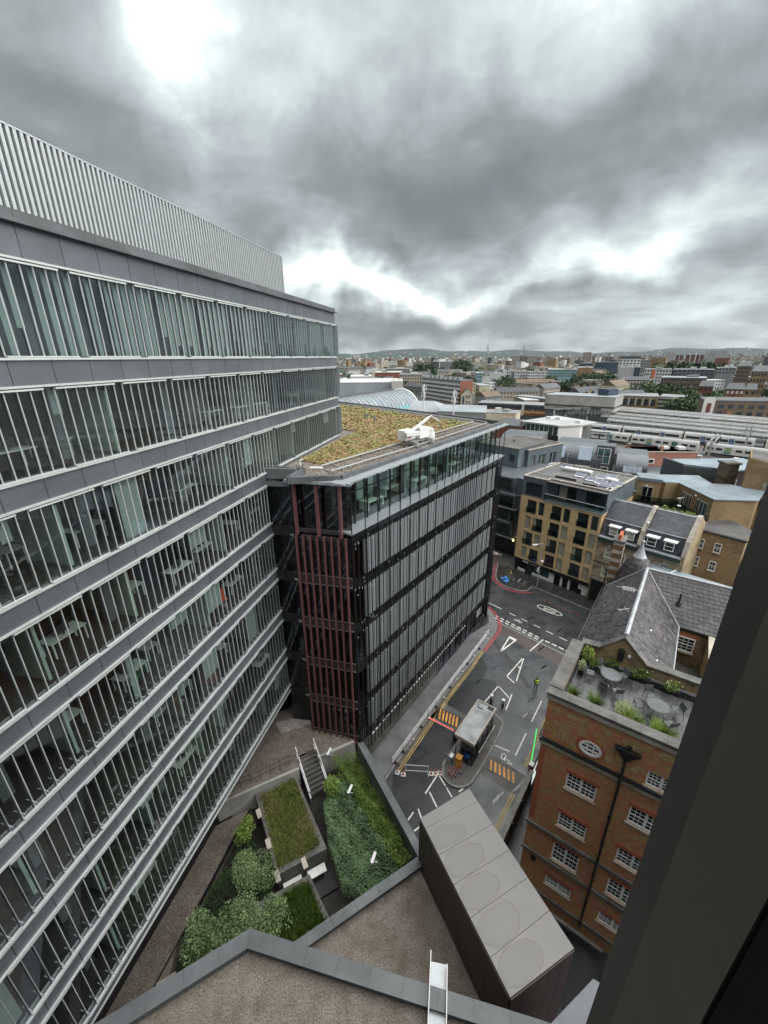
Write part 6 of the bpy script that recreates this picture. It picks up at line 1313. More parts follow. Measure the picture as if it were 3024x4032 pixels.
def mansard_house():
 F = FY; S_ = lambda z: GZ+z; rnd = random.Random(9)
 bk = brick('london_stock_brick', 138, (0.33, 0.26, 0.165), (0.41, 0.33, 0.22), (0.2, 0.17, 0.13), patch=(0.6, 0.57, 0.55), pscale=0.8); bk2 = brick('london_stock_brick_side', 48, (0.38, 0.29, 0.17), (0.45, 0.35, 0.21), (0.22, 0.18, 0.14), patch=(0.75, 0.72, 0.7), pscale=0.5)
 B = thing('terraced_house', 'old stock brick houses with a slate mansard roof and white dormers', 'house', F(18, -4, 0.12))
 u0, u1 = 12.64, 23.2
 H = [(13.9, 14.95, -28.30, -26.65), (16.6, 17.6, -28.30, -26.65), (13.95, 14.95, -31.5, -29.7), (16.6, 17.6, -31.5, -29.7), (20.95, 22.0, -28.30, -26.60), (20.95, 22.0, -31.5, -29.7), (18.8, 19.8, -31.5, -29.7)]
 obj('front_wall', wall_grid(F, u0, u1, 0.12, S_(-25.4), [(a, b, S_(c), S_(d)) for a, b, c, d in H]), bk, B); obj('back_fill', MB().box(F, u0+0.3, u1-0.3, -7.4, -0.6, 0.2, S_(-25.4)), X['black'], B)
 for a, b, c, d in H: sash(F, B, a, b, S_(c), S_(d), 1, 2, mull=False, w=-0.08, gl='winpale' if rnd.random() < 0.6 else 'winglass'); obj('keystone', MB().box(F, (a+b)/2-0.12, (a+b)/2+0.12, 0, 0.05, S_(d)+0.02, S_(d)+0.5), X['stone'], B)
 gp = [(0.0, -25.6), (0.28, -24.9), (-0.35, -23.0), (-1.2, -22.2), (-3.6, -20.3), (-4.2, -20.2), (-7.6, -22.0), (-7.6, -36)]
 for uu, nm in ((u1-0.05, 'gable_wall'), (17.9, 'party_wall')):
  m = MB(); pr = gp+[(0.0, -36)]
  A = [F(uu, w-0.0, S_(z)+(0.0 if z > -35 else 0.1)) for w, z in pr]; Bq = [F(uu+0.42, w, S_(z)+(0.0 if z > -35 else 0.1)) for w, z in pr]; n = len(A); b = len(m.v); m.v += A+Bq
  m.f.append(tuple(range(n))); m.f.append(tuple(range(2*n-1, n-1, -1))); m.m += [0, 0]
  for i in range(n): j = (i+1) % n; m.f.append((i, n+i, n+j, j)); m.m.append(0)
  obj(nm, m, bk2 if nm == 'gable_wall' else bk, B)
  for (w0, z0), (w1, z1) in zip(gp[1:6], gp[2:6]):
   k = max(1, int(math.hypot(w1-w0, z1-z0)/0.42))
   for i in range(k):
    a0, a1 = i/k, (i+0.96)/k; p = (w0+(w1-w0)*a0, z0+(z1-z0)*a0); q = (w0+(w1-w0)*a1, z0+(z1-z0)*a1)
    obj('coping_stone', MB().hexa([F(uu-0.05, p[0], S_(p[1])+0.005), F(uu+0.48, p[0], S_(p[1])+0.005), F(uu+0.48, q[0], S_(q[1])+0.005), F(uu-0.05, q[0], S_(q[1])+0.005), F(uu-0.05, p[0]+0.03, S_(p[1])+0.17), F(uu+0.48, p[0]+0.03, S_(p[1])+0.17), F(uu+0.48, q[0]+0.03, S_(q[1])+0.17), F(uu-0.05, q[0]+0.03, S_(q[1])+0.17)]), X['stone'], B)
 # slates of the two roofs
 its = []
 def rows(ua, ub, w0, z0, w1, z1, n, sw):
  for i in range(n):
   t0, t1 = i/n, min(1, (i+1.2)/n); a = (w0+(w1-w0)*t0, z0+(z1-z0)*t0); b = (w0+(w1-w0)*t1, z0+(z1-z0)*t1); k = round((ub-ua)/sw); off = 0.5*(i % 2)
   for j in range(-1, k+1):
    s0, s1 = max(ua, ua+(j+off)*sw+0.012), min(ub, ua+(j+1+off)*sw-0.012)
    if s1-s0 > 0.05: L = 0.03+rnd.random()*0.012; its.append([F(s0, a[0], S_(a[1])+L), F(s1, a[0], S_(a[1])+L), F(s1, b[0], S_(b[1])+0.012), F(s0, b[0], S_(b[1])+0.012)])
 for ua, ub in ((u0+0.1, 17.9), (18.32, u1-0.05)):
  rows(ua, ub, -0.25, -25.0, -1.15, -22.8, 9, 0.42); rows(ua, ub, -1.2, -22.75, -3.9, -20.5, 13, 0.42)
  obj('boarding', MB().face([F(ua,-0.25,S_(-25)), F(ub,-0.25,S_(-25)), F(ub,-1.15,S_(-22.8)), F(ua,-1.15,S_(-22.8))]).face([F(ua,-1.15,S_(-22.8)), F(ub,-1.15,S_(-22.8)), F(ub,-3.9,S_(-20.5)), F(ua,-3.9,S_(-20.5))]).face([F(ua,-3.9,S_(-20.5)), F(ub,-3.9,S_(-20.5)), F(ub,-7.4,S_(-22.4)), F(ua,-7.4,S_(-22.4))]), X['slatedark'], B)
  obj('knuckle', MB().tube(F(ua,-1.17,S_(-22.72)), F(ub,-1.17,S_(-22.72)), 0.06), X['lead'], B); obj('ridge', MB().box(F, ua, ub, -4.1, -3.85, S_(-20.52), S_(-20.38)), X['lead'], B)
  obj('gutter', MB().box(F, ua, ub, -0.3, 0.42, S_(-25.2), S_(-25.05)), X['lead'], B); obj('cornice', MB().box(F, ua, ub, -0.1, 0.32, S_(-25.75), S_(-25.2)), mat('dark_green_cornice', (0.03, 0.055, 0.045), 0.6) if ua < 15 else bpy.data.materials['dark_green_cornice'], B)
 its.sort(key=lambda t: camdist(t[0]))
 for t in its[:300]: obj('slate', MB().face(t), X['slateblue'], B)
 m = MB(); [m.face(t) for t in its[300:]]; obj('slate', m, X['slateblue'], B, kind='stuff')
 for a in (13.95, 16.15, 18.85, 20.95):
  b = a+1.15; obj('dormer_cheek', MB().box(F, a-0.08, b+0.08, -1.4, -0.22, S_(-24.65), S_(-23.35)), X['slatedark'], B); sash(F, B, a, b, S_(-24.6), S_(-23.4), 1, 2, mull=False, w=-0.02, gl='winpale' if a < 18 else 'winglass', sill=False); obj('dormer_cap', MB().box(F, a-0.2, b+0.2, -1.5, 0.05, S_(-23.35), S_(-23.22)), X['wframe'], B)
 obj('string_course', MB().box(F, u0, u1, 0, 0.1, S_(-29.3), S_(-29.15)), X['stonedark'], B)
 obj('doorway', MB().box(F, 12.9, 15.2, -0.1, 0.12, 0.12, S_(-32.2)), X['blackwall'], B); obj('door_canopy', MB().box(F, 12.75, 15.4, 0.0, 0.5, S_(-32.2), S_(-32.0)), X['stonedark'], B)
 obj('roof_terrace', MB().box(F, u0, u1, -7.5, -4.2, S_(-21.3), S_(-21.2)), X['felt'], B)
 rnd2 = random.Random(3)
 for i, (u, w) in enumerate([(19.2, -5.2), (19.9, -5.4), (20.9, -5.2), (21.7, -5.3), (22.3, -5.1), (18.8, -5.6)]):
  p = F(u, w, S_(-21.2)); t = thing('potted_plant', 'potted palm like plant in the row behind the mansard ridge', 'plant', p, 'potted plants behind the mansard ridge'); obj('pot', MB().lathe([(0.14, p[2]), (0.2, p[2]+0.3)], p[:2], 10), X['concrete'] if i > 2 else X['mast'], t); m = MB(); leaves(m, (p[0], p[1], p[2]+0.75), (0.3, 0.3, 0.32), 60, 0.09, rnd2); obj('foliage', m, X['lime'], t)
 p = F(20.6, -4.6, S_(-20.5)); t = thing('tv_aerial', 'television aerial with a dish on the mansard ridge', 'aerial', p); obj('mast', MB().tube(p, (p[0], p[1], p[2]+2.2), 0.025), X['steel'], t); obj('rods', MB().tube((p[0]-0.5,p[1],p[2]+2.1), (p[0]+0.4,p[1],p[2]+2.15), 0.04, 4).tube((p[0]-0.3,p[1]-0.3,p[2]+2.0), (p[0]-0.3,p[1]+0.3,p[2]+2.0), 0.03, 4), X['steelw'], t); obj('dish', MB().lathe([(0.03, p[2]+0.9), (0.25, p[2]+1.0)], p[:2], 12), X['steelw'], t)
mansard_house()
def seamed_box(B, F, u0, u1, w0, w1, z0, z1, m, holes=(), sp=0.45, roofm=None):
 """box whose camera side (w1) carries standing seams and window openings"""
 obj('wall', wall_grid(F, u0, u1, z0, z1, [h for h in holes], w=w1), m, B); obj('body', MB().box(F, u0+0.02, u1-0.02, w0, w1-0.35, z0, z1-0.05), m, B)
 n = int((u1-u0)/sp)
 for i in range(n+1):
  u = u0+i*(u1-u0)/n
  zz = [z0]+[x for h in holes if h[0]-0.01 < u < h[1]+0.01 for x in (h[2], h[3])]+[z1]
  for a, b in zip(zz[::2], zz[1::2]):
   if b-a > 0.1: obj('standing_seam', MB().box(F, u-0.013, u+0.013, w1, w1+0.03, a, b), m, B)
 for h in holes: flat_window(F, B, *h, w1, 'winglass', 0.5)
def mid_blocks():
 S_ = lambda z: GZ+z
 # stacked zinc building across the alley
 F = Fr(21.6, 73.5, 138.0)
 B = thing('flats', 'stacked dark zinc flats with projecting window boxes beside the alley', 'flats', F(0, -8, 0))
 obj('ground_wall', MB().box(F, -16, 4.4, -14, -0.6, 0, S_(-32.1)), X['blackwall'], B)
 for i, (z0, z1, s, e) in enumerate(((-32.1, -29.2, 4.0, 0.6), (-29.1, -26.3, 3.1, 0.2), (-26.2, -23.6, 4.2, 0.9), (-23.5, -20.6, 3.2, 0.3))):
  H = [(s-3.4, s-0.45, S_(z0)+0.35, S_(z1)-0.35)]
  H2 = [(s-8.4, s-5.0, S_(z0)+0.35, S_(z1)-0.35)]
  seamed_box(B, F, -16, s, -14, e, S_(z0), S_(z1), X['zinc'], H+H2)
  obj('side_cladding', MB().box(F, s, s+0.9+0.4*(i % 2), -14, e-0.9, S_(z0), S_(z1)), X['zincblue'], B); obj('box_edge', MB().box(F, -16, s+0.12, -0.4, e+0.1, S_(z0)-0.12, S_(z0)), X['lead'], B)
  if i < 3: obj('balustrade', MB().box(F, s-3.5, s-0.4, e+0.03, e+0.05, S_(z0)+0.3, S_(z0)+1.2), X['rail'], B)
 obj('lamp', MB().lathe([(0.12, S_(-32.6)), (0.12, S_(-32.3))], F(4.3, 0.2, 0)[:2], 8), emis('warm_lamp', (1.0, 0.7, 0.25), 3.0), B)
 # upper blocks: light zinc cube and the dark teal block behind
 G = Fr(29.0, 78.2, 55.0)     # long side runs away to the right
 seamed_box(B, Fr(22.2, 83.0, 138), -3.0, 6.2, -10, 0, S_(-20.6), S_(-17.0), X['zincblue'], [(4.2, 5.4, S_(-19.6), S_(-18.2))])
 obj('roof', MB().box(Fr(22.2, 83.0, 138), -3.1, 6.3, -10, 0.05, S_(-17.0), S_(-16.85)), X['felt'], B)
 T = thing('office_block', 'dark teal rendered block with large windows behind the stacked zinc flats', 'office building', (36, 84, 0))
 Ft = Fr(28.6, 79.4, 55.0); H = [(1.2, 2.6, S_(-20.8), S_(-18.6)), (3.6, 5.9, S_(-21.2), S_(-18.8)), (7.4, 9.7, S_(-21.2), S_(-18.8)), (3.4, 5.4, S_(-24.4), S_(-22.6)), (7.2, 9.4, S_(-24.4), S_(-22.6))]
 obj('front_wall', wall_grid(Ft, 0, 11.6, 0, S_(-17.4), H), X['zincdark'], T); obj('body', MB().box(Ft, 0, 11.6, -12, -0.35, 0, S_(-17.5)), X['zincdark'], T); obj('roof', MB().box(Ft, -0.1, 11.7, -12, 0.05, S_(-17.5), S_(-17.35)), X['felt'], T); obj('roof_edge', MB().box(Ft, -0.1, 11.75, -0.2, 0.1, S_(-17.35), S_(-17.2)), X['stone'], T); obj('roof_edge', MB().box(Ft, 11.55, 11.75, -12, -0.2, S_(-17.35), S_(-17.2)), X['stone'], T)
 for h in H: flat_window(Ft, T, *h, 0, 'winglass', 0.5, h[3] < S_(-21), 'steelw'); obj('sill', MB().box(Ft, h[0]-0.1, h[1]+0.1, 0, 0.12, h[2]-0.12, h[2]), X['steelw'], T)
 obj('roof_vent', MB().tube(Ft(3, -6, S_(-17.4)), Ft(3, -6, S_(-16.4)), 0.15), X['mast'], T)
 # barrel vaulted zinc building
 V = thing('office_block', 'grey zinc building with curved barrel roofs and a white glazed stair bay', 'office building', (45, 96, 0))
 def vault(F, u0, u1, wspan, z0, r, m, nm='vault_roof', seams=22, n=9):
  pr = [(0.0, z0-3.5), (0.0, z0)]+[(-r+r*math.cos(t*math.pi/2/n)-0.0, z0+r*0.62*math.sin(t*math.pi/2/n)) for t in range(1, n+1)]+[(-wspan, z0+r*0.62)]
  k = max(1, int((u1-u0)/0.62)); q = MB(); q2 = MB().box(ID, 0, 0, 0, 0, 0, 0)
  for (w0, a), (w1, b) in zip(pr, pr[1:]): q.face([F(u0, w0, a), F(u1, w0, a), F(u1, w1, b), F(u0, w1, b)])
  obj(nm, q, m, V)
  for i in range(k+1):
   u = u0+(u1-u0)*i/k; s = MB()
   for (w0, a), (w1, b) in zip(pr, pr[1:]): s.tube(F(u, w0, a), F(u, w1, b), 0.045, 4)
   obj('standing_seam', s, m, V)
  for uu in (u0, u1):
   e = MB(); pts = [F(uu, w, z) for w, z in pr]+[F(uu, -wspan, 0), F(uu, 0, 0)]; e.face(pts); obj('end_wall', e, m, V)
  obj('body', MB().box(F, u0+0.1, u1-0.1, -wspan, -0.05, 0, z0-3.4), X['concdark'], V)
 F1 = Fr(37.2, 96.0, 120.0); vault(F1, -9.5, 0.0, 9, S_(-20.5), 4.2, X['zinc'])
 F2 = Fr(38.4, 92.0, 122.0); vault(F2, 0.4, 10.2, 9, S_(-21.8), 5.6, X['zinc'])
 F3 = Fr(48.2, 84.2, 118.0); vault(F3, 0.8, 6.5, 9, S_(-22.4), 4.6, X['zinc'])
 for F_, u, z, h, d in ((F2, 1.2, -21.4, 2.3, 1.5), (F2, 5.6, -21.5, 2.7, 2.6), (F1, -4, -20.4, 1.0, 2.4), (F1, -8, -20.4, 1.0, 1.8)): obj('roof_window', MB().hexa([F_(u,-0.15,S_(z)), F_(u+d,-0.15,S_(z)), F_(u+d,-0.9,S_(z)+h), F_(u,-0.9,S_(z)+h), F_(u,0.05,S_(z)), F_(u+d,0.05,S_(z)), F_(u+d,-0.7,S_(z)+h), F_(u,-0.7,S_(z)+h)]), X['skylight'], V)
 for F_, u0, u1, z0, z1, n in ((F2, 1.0, 2.2, -25.0, -22.9, 2), (F2, 5.3, 8.3, -25.2, -22.8, 4), (F3, 2.2, 5.6, -24.2, -22.9, 4), (F3, 2.0, 5.4, -26.2, -25.4, 4)):
  for i in range(n): a = u0+(u1-u0)*i/n; fw = obj('window', MB().box(F_, a, a+(u1-u0)/n-0.02, 0.0, 0.08, S_(z0), S_(z1)), X['wframe'], V); obj('pane', MB().box(F_, a+0.1, a+(u1-u0)/n-0.12, 0.08, 0.1, S_(z0)+0.1, S_(z1)-0.1), X['winpale'] if F_ is F2 else X['winglass'], fw)
 for i in range(4): obj('roof_window', MB().hexa([F3(2.2+0.86*i,0.0,S_(-22.8)), F3(3.0+0.86*i,0.0,S_(-22.8)), F3(3.0+0.86*i,-0.2,S_(-21.6)), F3(2.2+0.86*i,-0.2,S_(-21.6)), F3(2.2+0.86*i,0.15,S_(-22.8)), F3(3.0+0.86*i,0.15,S_(-22.8)), F3(3.0+0.86*i,-0.05,S_(-21.6)), F3(2.2+0.86*i,-0.05,S_(-21.6))]), X['skylight'], V)
 obj('balcony', MB().box(F2, 0.6, 9, 0, 1.1, S_(-25.7), S_(-25.4)), X['mast'], V); obj('balcony_rail', MB().box(F2, 0.6, 9, 1.05, 1.1, S_(-24.5), S_(-24.4)), X['steel'], V)
 # white stair bay
 Fb = Fr(46.6, 87.3, 122.0); obj('stair_bay', MB().box(Fb, -0.4, 3.0, -4, 0, 0, S_(-18.1)), X['zinc'], V)
 for i, (z0, z1) in enumerate(((-22.0, -18.6), (-25.0, -22.6), (-28.5, -25.6))):
  fw = obj('bay_frame', MB().box(Fb, -0.2, 2.4, 0.0, 0.12, S_(z0), S_(z1)), X['wframe'], V)
  for k in range(2):
   for j in range(2): obj('bay_pane', MB().box(Fb, -0.08+1.22*k, 1.02+1.22*k, 0.12, 0.14, S_(z0)+0.12+(S_(z1)-S_(z0)-0.2)*j/2, S_(z0)+(S_(z1)-S_(z0)-0.1)*(j+1)/2), X['wintint'], fw)
 Fc = Fr(48.4, 84.4, 122.0); obj('link_bay', MB().box(Fc, 0.0, 4.2, -1.5, 1.6, 0, S_(-24.6)), X['wframe'], V)
 obj('glazed_roof', MB().face([Fc(0.2,-1.2,S_(-21.8)), Fc(3.6,-1.2,S_(-21.8)), Fc(4.2,1.6,S_(-24.5)), Fc(0,1.6,S_(-24.5))]), X['zincdark'], V)
 for i in range(2): obj('roof_window', MB().face([Fc(1.0+1.5*i,-0.9,S_(-21.95)), Fc(1.9+1.5*i,-0.9,S_(-21.95)), Fc(2.1+1.5*i,0.9,S_(-23.75)), Fc(1.1+1.5*i,0.9,S_(-23.75))]), X['wintint'], V)
 for i in range(4):
  for z in (-25.7, -28.6): obj('bay_pane', MB().box(Fc, 0.25+1.0*i, 1.05+1.0*i, 1.6, 1.63, S_(z), S_(z)+(0.8 if z > -26 else 2.2)), X['wintint'], V)
 # salmon rendered building
 K = thing('building', 'salmon pink rendered building with one small window in front of the trains', 'building', (63, 90, 0))
 Fk = Fr(56.5, 88.6, 95.0); obj('wall', MB().box(Fk, 0, 12.0, -7, 0, 0, S_(-20.0)), X['pink'], K); obj('parapet', MB().box(Fk, -0.1, 12.1, -0.25, 0.08, S_(-20.0), S_(-19.8)), X['stone'], K)
 w_ = obj('window', MB().box(Fk, 1.9, 3.3, 0, 0.1, S_(-22.5), S_(-21.4)), X['wframe'], K); obj('pane', MB().box(Fk, 2.1, 3.1, 0.1, 0.12, S_(-22.3), S_(-21.6)), X['winglass'], K)
 obj('roof', MB().box(Fk, 0.1, 11.9, -6.9, -0.2, S_(-20.1), S_(-20.0)), X['felt'], K); obj('roof_hatch', MB().box(Fk, 6.2, 8.0, -5, -3.6, S_(-20), S_(-19.5)), X['steelw'], K); obj('roof_box', MB().box(Fk, 9.6, 11.2, -4.5, -3, S_(-20), S_(-19.4)), X['steelw'], K); obj('pipe_stack', MB().box(Fk, 5.0, 5.5, -2, -1.4, S_(-20), S_(-18.9)), X['pink'], K)
 for u in (4.2, 8.0): obj('joint', MB().box(Fk, u, u+0.04, 0, 0.012, S_(-26), S_(-20)), X['stone'], K)
 # low seamed roof between the salmon building and the courtyard
 L = thing('building', 'low building with a curved seamed grey roof below the salmon wall', 'building', (60, 80, 0))
 Fl = Fr(50.5, 80.0, 95.0); q = MB(); pr = [(0.0, -24.6), (-1.5, -23.6), (-4.0, -23.0), (-8.0, -22.8)]
 for (w0, a), (w1, b) in zip(pr, pr[1:]): q.face([Fl(0,w0,S_(a)), Fl(17,w0,S_(a)), Fl(17,w1,S_(b)), Fl(0,w1,S_(b))])
 obj('roof', q, X['zinc'], L); obj('body', MB().box(Fl, 0, 17, -8, -0.02, 0, S_(-24.7)), X['concdark'], L)
 for i in range(34):
  s = MB()
  for (w0, a), (w1, b) in zip(pr, pr[1:]): s.tube(Fl(0.5*i+0.2, w0, S_(a)+0.03), Fl(0.5*i+0.2, w1, S_(b)+0.03), 0.03, 4)
  obj('standing_seam', s, X['zinc'], L)
 # L shaped courtyard building with blue sheet roof and balconies
 C_ = thing('flats', 'tan brick courtyard flats with a pale blue sheet roof and railed walkways', 'flats', (50, 62, 0))
 bt = brick('tan_courtyard_brick', 100, (0.30, 0.20, 0.10), (0.36, 0.25, 0.13), (0.2, 0.16, 0.1), patch=(0.8, 0.78, 0.75), pscale=0.3)
 ro = [(47.0, 71.0), (55.6, 69.6), (54.3, 64.8), (56.8, 64.3), (59.5, 61.0), (54.6, 56.4), (48.8, 57.1), (49.4, 65.5), (47.4, 65.8), (46.6, 69.0)]
 obj('walls', MB().prism(ro, 0, S_(-20.15)), bt, C_); obj('roof_sheet', MB().prism([((x-51)*1.03+51, (y-63.5)*1.03+63.5) for x, y in ro], S_(-20.15), S_(-20.0)), X['bluefelt'], C_)
 tw = [(43.9, 67.5), (46.6, 65.7), (47.6, 69.6), (45.1, 70.5)]; obj('stair_tower', MB().prism(tw, 0, S_(-19.9)), bt, C_); obj('tower_cap', MB().prism([((x-45.8)*1.06+45.8, (y-68.3)*1.06+68.3) for x, y in tw], S_(-20.1), S_(-19.55)), X['bluefelt'], C_)
 obj('wing', MB().prism([(36.5, 74.0), (43.9, 67.5), (45.5, 70.5), (39, 76)], 0, S_(-22.3)), bt, C_); obj('wing_roof', MB().prism([(36.3, 74.0), (43.9, 67.3), (45.6, 70.6), (39, 76.2)], S_(-22.3), S_(-22.15)), X['bluefelt'], C_)
 def open_(a, b, off, l, z0, z1, fr='wframe', gl='black', n=1):
  G = Fr(a[0], a[1], az_of(a, b)); w = obj('door_frame', MB().box(G, off-0.15, off+l+0.15, -0.0, 0.08, z0, z1+0.25), X['stone'], C_); obj('door_leaf', MB().box(G, off, off+l, 0.08, 0.11, z0, z1), X[gl], w)
  for i in range(1, n+1): obj('door_bar', MB().box(G, off+l*i/(n+1)-0.03, off+l*i/(n+1)+0.03, 0.11, 0.13, z0, z1), X['wframe'], w)
 e1 = ((43.9, 67.5), (46.6, 65.7)); e2 = ((49.4, 65.5), (48.8, 57.1)); e2 = (e2[0], e2[1])
 for z0 in (-23.4, -26.4):
  open_(*e1, 0.8, 1.4, S_(z0), S_(z0)+2.3); 
  for o, l in ((1.5, 0.6), (2.5, 0.6), (3.3, 0.6), (5.2, 0.6), (6.2, 1.4)): open_((49.4, 65.5), (48.8, 57.1), o, l, S_(z0), S_(z0)+2.2, gl='black' if o < 6 else 'wintint')
 wk = [(43.4, 66.9), (46.0, 64.9), (48.2, 64.4), (47.6, 57.0), (48.85, 57.0), (49.4, 65.6), (46.5, 66.0), (44.1, 67.7)]
 for z in (-23.45,):
  obj('walkway', MB().prism(wk, S_(z)-0.2, S_(z)), X['mast'], C_)
  for a, b in zip(wk[:4], wk[1:5]):
   G = Fr(a[0], a[1], az_of(a, b)); l = math.dist(a, b); obj('balustrade', MB().box(G, 0, l, -0.02, 0.02, S_(z), S_(z)+0.95), X['rail'], C_); obj('handrail', MB().tube(G(0,0,S_(z)+1.0), G(l,0,S_(z)+1.0), 0.03), X['mast'], C_)
   for i in range(int(l/1.6)+1): obj('baluster', MB().tube(G(1.6*i,0,S_(z)), G(1.6*i,0,S_(z)+1.0), 0.03, 4), X['mast'], C_)
 for (x, y) in ((47.9, 58.2), (46.0, 65.2)): obj('post', MB().tube((x, y, S_(-30)), (x, y, S_(-23.5)), 0.06), X['mast'], C_)
 for (x, y, z) in ((44.9, 66.7, -20.8), (48.9, 60.7, -20.6), (43.3, 67.9, -22.0)): obj('globe_lamp', MB().lathe([(0.02, S_(z)-.15), (0.14, S_(z)-.08), (0.14, S_(z)+.06), (0.02, S_(z)+.13)], (x-0.15, y-0.15), 10), X['steelw'], C_)
 # south extension with four small white windows
 D = thing('house', 'tan brick house side with four small arched white windows beyond the mansard gable', 'house', (46, 52, 0))
 De = [(44.3, 54.0), (48.0, 49.2), (52, 52), (52.5, 57), (48.9, 57.0)]; obj('walls', MB().prism(De, 0, S_(-23.4)), bt, D); obj('roof', MB().prism([(x+(48.7-x)*0.06, y+(53.5-y)*0.06) for x, y in De], S_(-23.4), S_(-23.3)), X['felt'], D); obj('coping', MB().prism([(44.2, 53.9), (48.0, 49.0), (48.4, 49.3), (44.6, 54.2)], S_(-23.4), S_(-23.2)), X['mast'], D)
 G = Fr(44.3, 54.0, az_of(De[0], De[1]))
 for o, z in ((1.0, -25.2), (3.0, -25.2), (1.0, -28.0), (3.0, -28.0)): sash(G, D, o, o+0.8, S_(z)-0.7, S_(z)+0.7, 2, 3, mull=False, w=0.12)
 E_ = thing('house', 'blue grey glazed roof and black wall beyond the tan brick house side', 'house', (52, 50, 0)); Eq = [(48.6, 48.8), (52.6, 44.6), (57, 47), (53.5, 52.4)]
 obj('walls', MB().prism(Eq, 0, S_(-26.0)), X['blackwall'], E_); obj('sheet_roof', MB().face([(48.6,48.8,S_(-25.9)), (52.6,44.6,S_(-25.9)), (57,47,S_(-24.2)), (53.5,52.4,S_(-24.2))]), X['bluefelt'], E_)
 # tall chimney stack and right hand brick house with juliet balcony
 Q = thing('chimney_stack', 'broad weathered brick chimney stack behind the blue sheet roof', 'chimney', (58.3, 67, 0)); obj('stack', MB().prism([(57.2, 66.4), (59.3, 66.2), (59.5, 68.0), (57.4, 68.2)], 0, S_(-17.2)), brick('sooty_brick', 95, (0.14, 0.11, 0.065), (0.19, 0.15, 0.09), (0.1, 0.09, 0.07), patch=(0.5, 0.5, 0.5), pscale=0.6), Q); obj('cap', MB().prism([(57.0, 66.2), (59.5, 66.0), (59.7, 68.2), (57.2, 68.4)], S_(-17.2), S_(-16.9)), X['stonedark'], Q)
 J = thing('house', 'tall tan brick house with a sloped parapet and a juliet balcony window', 'house', (62, 62, 0)); Jq = [(57.6, 62.8), (62.6, 57.6), (68, 62), (62, 68)]; b = MB(); n = 4
 hts = [-15.2, -16.6, -16.2, -15.0]; obj('roof', MB().face([(x+(62.5-x)*0.05, y+(62.6-y)*0.05, S_(h)+0.03) for (x, y), h in zip(Jq, hts)]), X['felt'], J); b.v = [(x, y, 0) for x, y in Jq]+[(x, y, S_(h)) for (x, y), h in zip(Jq, hts)]; b.f = [(0,1,5,4), (1,2,6,5), (2,3,7,6), (3,0,4,7), (4,5,6,7)]; b.m = [0]*5; obj('walls', b, bt, J)
 G = Fr(57.6, 62.8, az_of(Jq[0], Jq[1])); sash(G, J, 2.9, 4.5, S_(-21.2), S_(-19.0), 3, 4, w=0.12); obj('surround', MB().box(G, 2.4, 5.0, 0, 0.05, S_(-21.3), S_(-18.8)), X['stone'], J); obj('balcony', MB().box(G, 1.9, 4.6, 0.1, 0.9, S_(-22.0), S_(-21.8)), X['mast'], J)
 for i in range(12): obj('baluster', MB().tube(G(1.95+0.24*i, 0.85, S_(-21.8)), G(1.95+0.24*i, 0.85, S_(-20.8)), 0.02, 4), X['mast'], J)
 Hh = thing('building', 'dark brick workshop with a zinc roof and white windows by the chimney stack', 'building', (62, 72, 0)); obj('walls', MB().prism([(55.5, 73.5), (61, 69.5), (70, 70.5), (70, 78), (56.5, 78)], 0, S_(-19.2)), mat('dark_brick', (0.05, 0.035, 0.035), 0.8, 0.2, 3), Hh)
 obj('zinc_side', MB().prism([(55.2, 79.0), (55.4, 73.3), (60.8, 69.3), (61, 69.7), (55.8, 73.7), (55.6, 79)], S_(-24), S_(-18.9)), X['zinc'], Hh); obj('roof', MB().prism([(55.3, 73.3), (61, 69.2), (70.2, 70.3), (70.2, 78.2), (56.3, 78.2)], S_(-19.2), S_(-19.0)), X['bluefelt'], Hh)
 G = Fr(61, 69.5, 84); 
 for o in (0.4, 6.2): w_ = obj('window', MB().box(G, o, o+1.2, 0, 0.08, S_(-21.8), S_(-20.8)), X['wframe'], Hh); obj('pane', MB().box(G, o+0.12, o+1.08, 0.08, 0.1, S_(-21.7), S_(-20.9)), X['winglass'], w_)
 # white glazed meeting room building
 M_ = thing('office_block', 'white flat roofed building with a long band of windows above the barrel roofs', 'office building', (50, 122, 0))
 Fm = Fr(41.5, 123.5, 143.0); obj('body', MB().box(Fm, 0, 12.5, -17, -1.5, 0, S_(-18.4)), X['inwall'], M_); obj('roof', MB().prism([Fm(-0.3, 0.3, 0)[:2], Fm(12, 0.3, 0)[:2], Fm(15.5, -5, 0)[:2], Fm(15.5, -14, 0)[:2], Fm(0, -18, 0)[:2]], S_(-18.4), S_(-18.0)), mat('white_roof', (0.42, 0.43, 0.42), 0.7, 0.1, 0.4, stain=0.2), M_)
 obj('base', MB().box(Fm, -0.2, 12, -1.5, 0, 0, S_(-21.0)), X['mast'], M_); obj('glazing', MB().box(Fm, 0, 11.8, -0.1, -0.05, S_(-21.0), S_(-18.5)), X['glassT'], M_)
 for i in range(9): obj('mullion', MB().box(Fm, i*1.45, i*1.45+0.1, -0.15, 0.05, S_(-21.0), S_(-18.4)), X['steelw'], M_)
 obj('white_wall', MB().prism([Fm(11.8, 0, 0)[:2], Fm(15.3, -4.9, 0)[:2], Fm(15, -7, 0)[:2], Fm(11.8, -2, 0)[:2]], 0, S_(-18.4)), X['steelw'], M_); obj('red_pier', MB().box(Fm, -0.6, 0, -0.4, 0.1, 0, S_(-18.2)), X['pink'], M_)
 for u, w in ((2, -9), (4.5, -10), (12, -8)): obj('roof_plant', MB().box(Fm, u, u+1.6, w-1, w, S_(-18.0), S_(-17.3)), X['steelw'], M_)
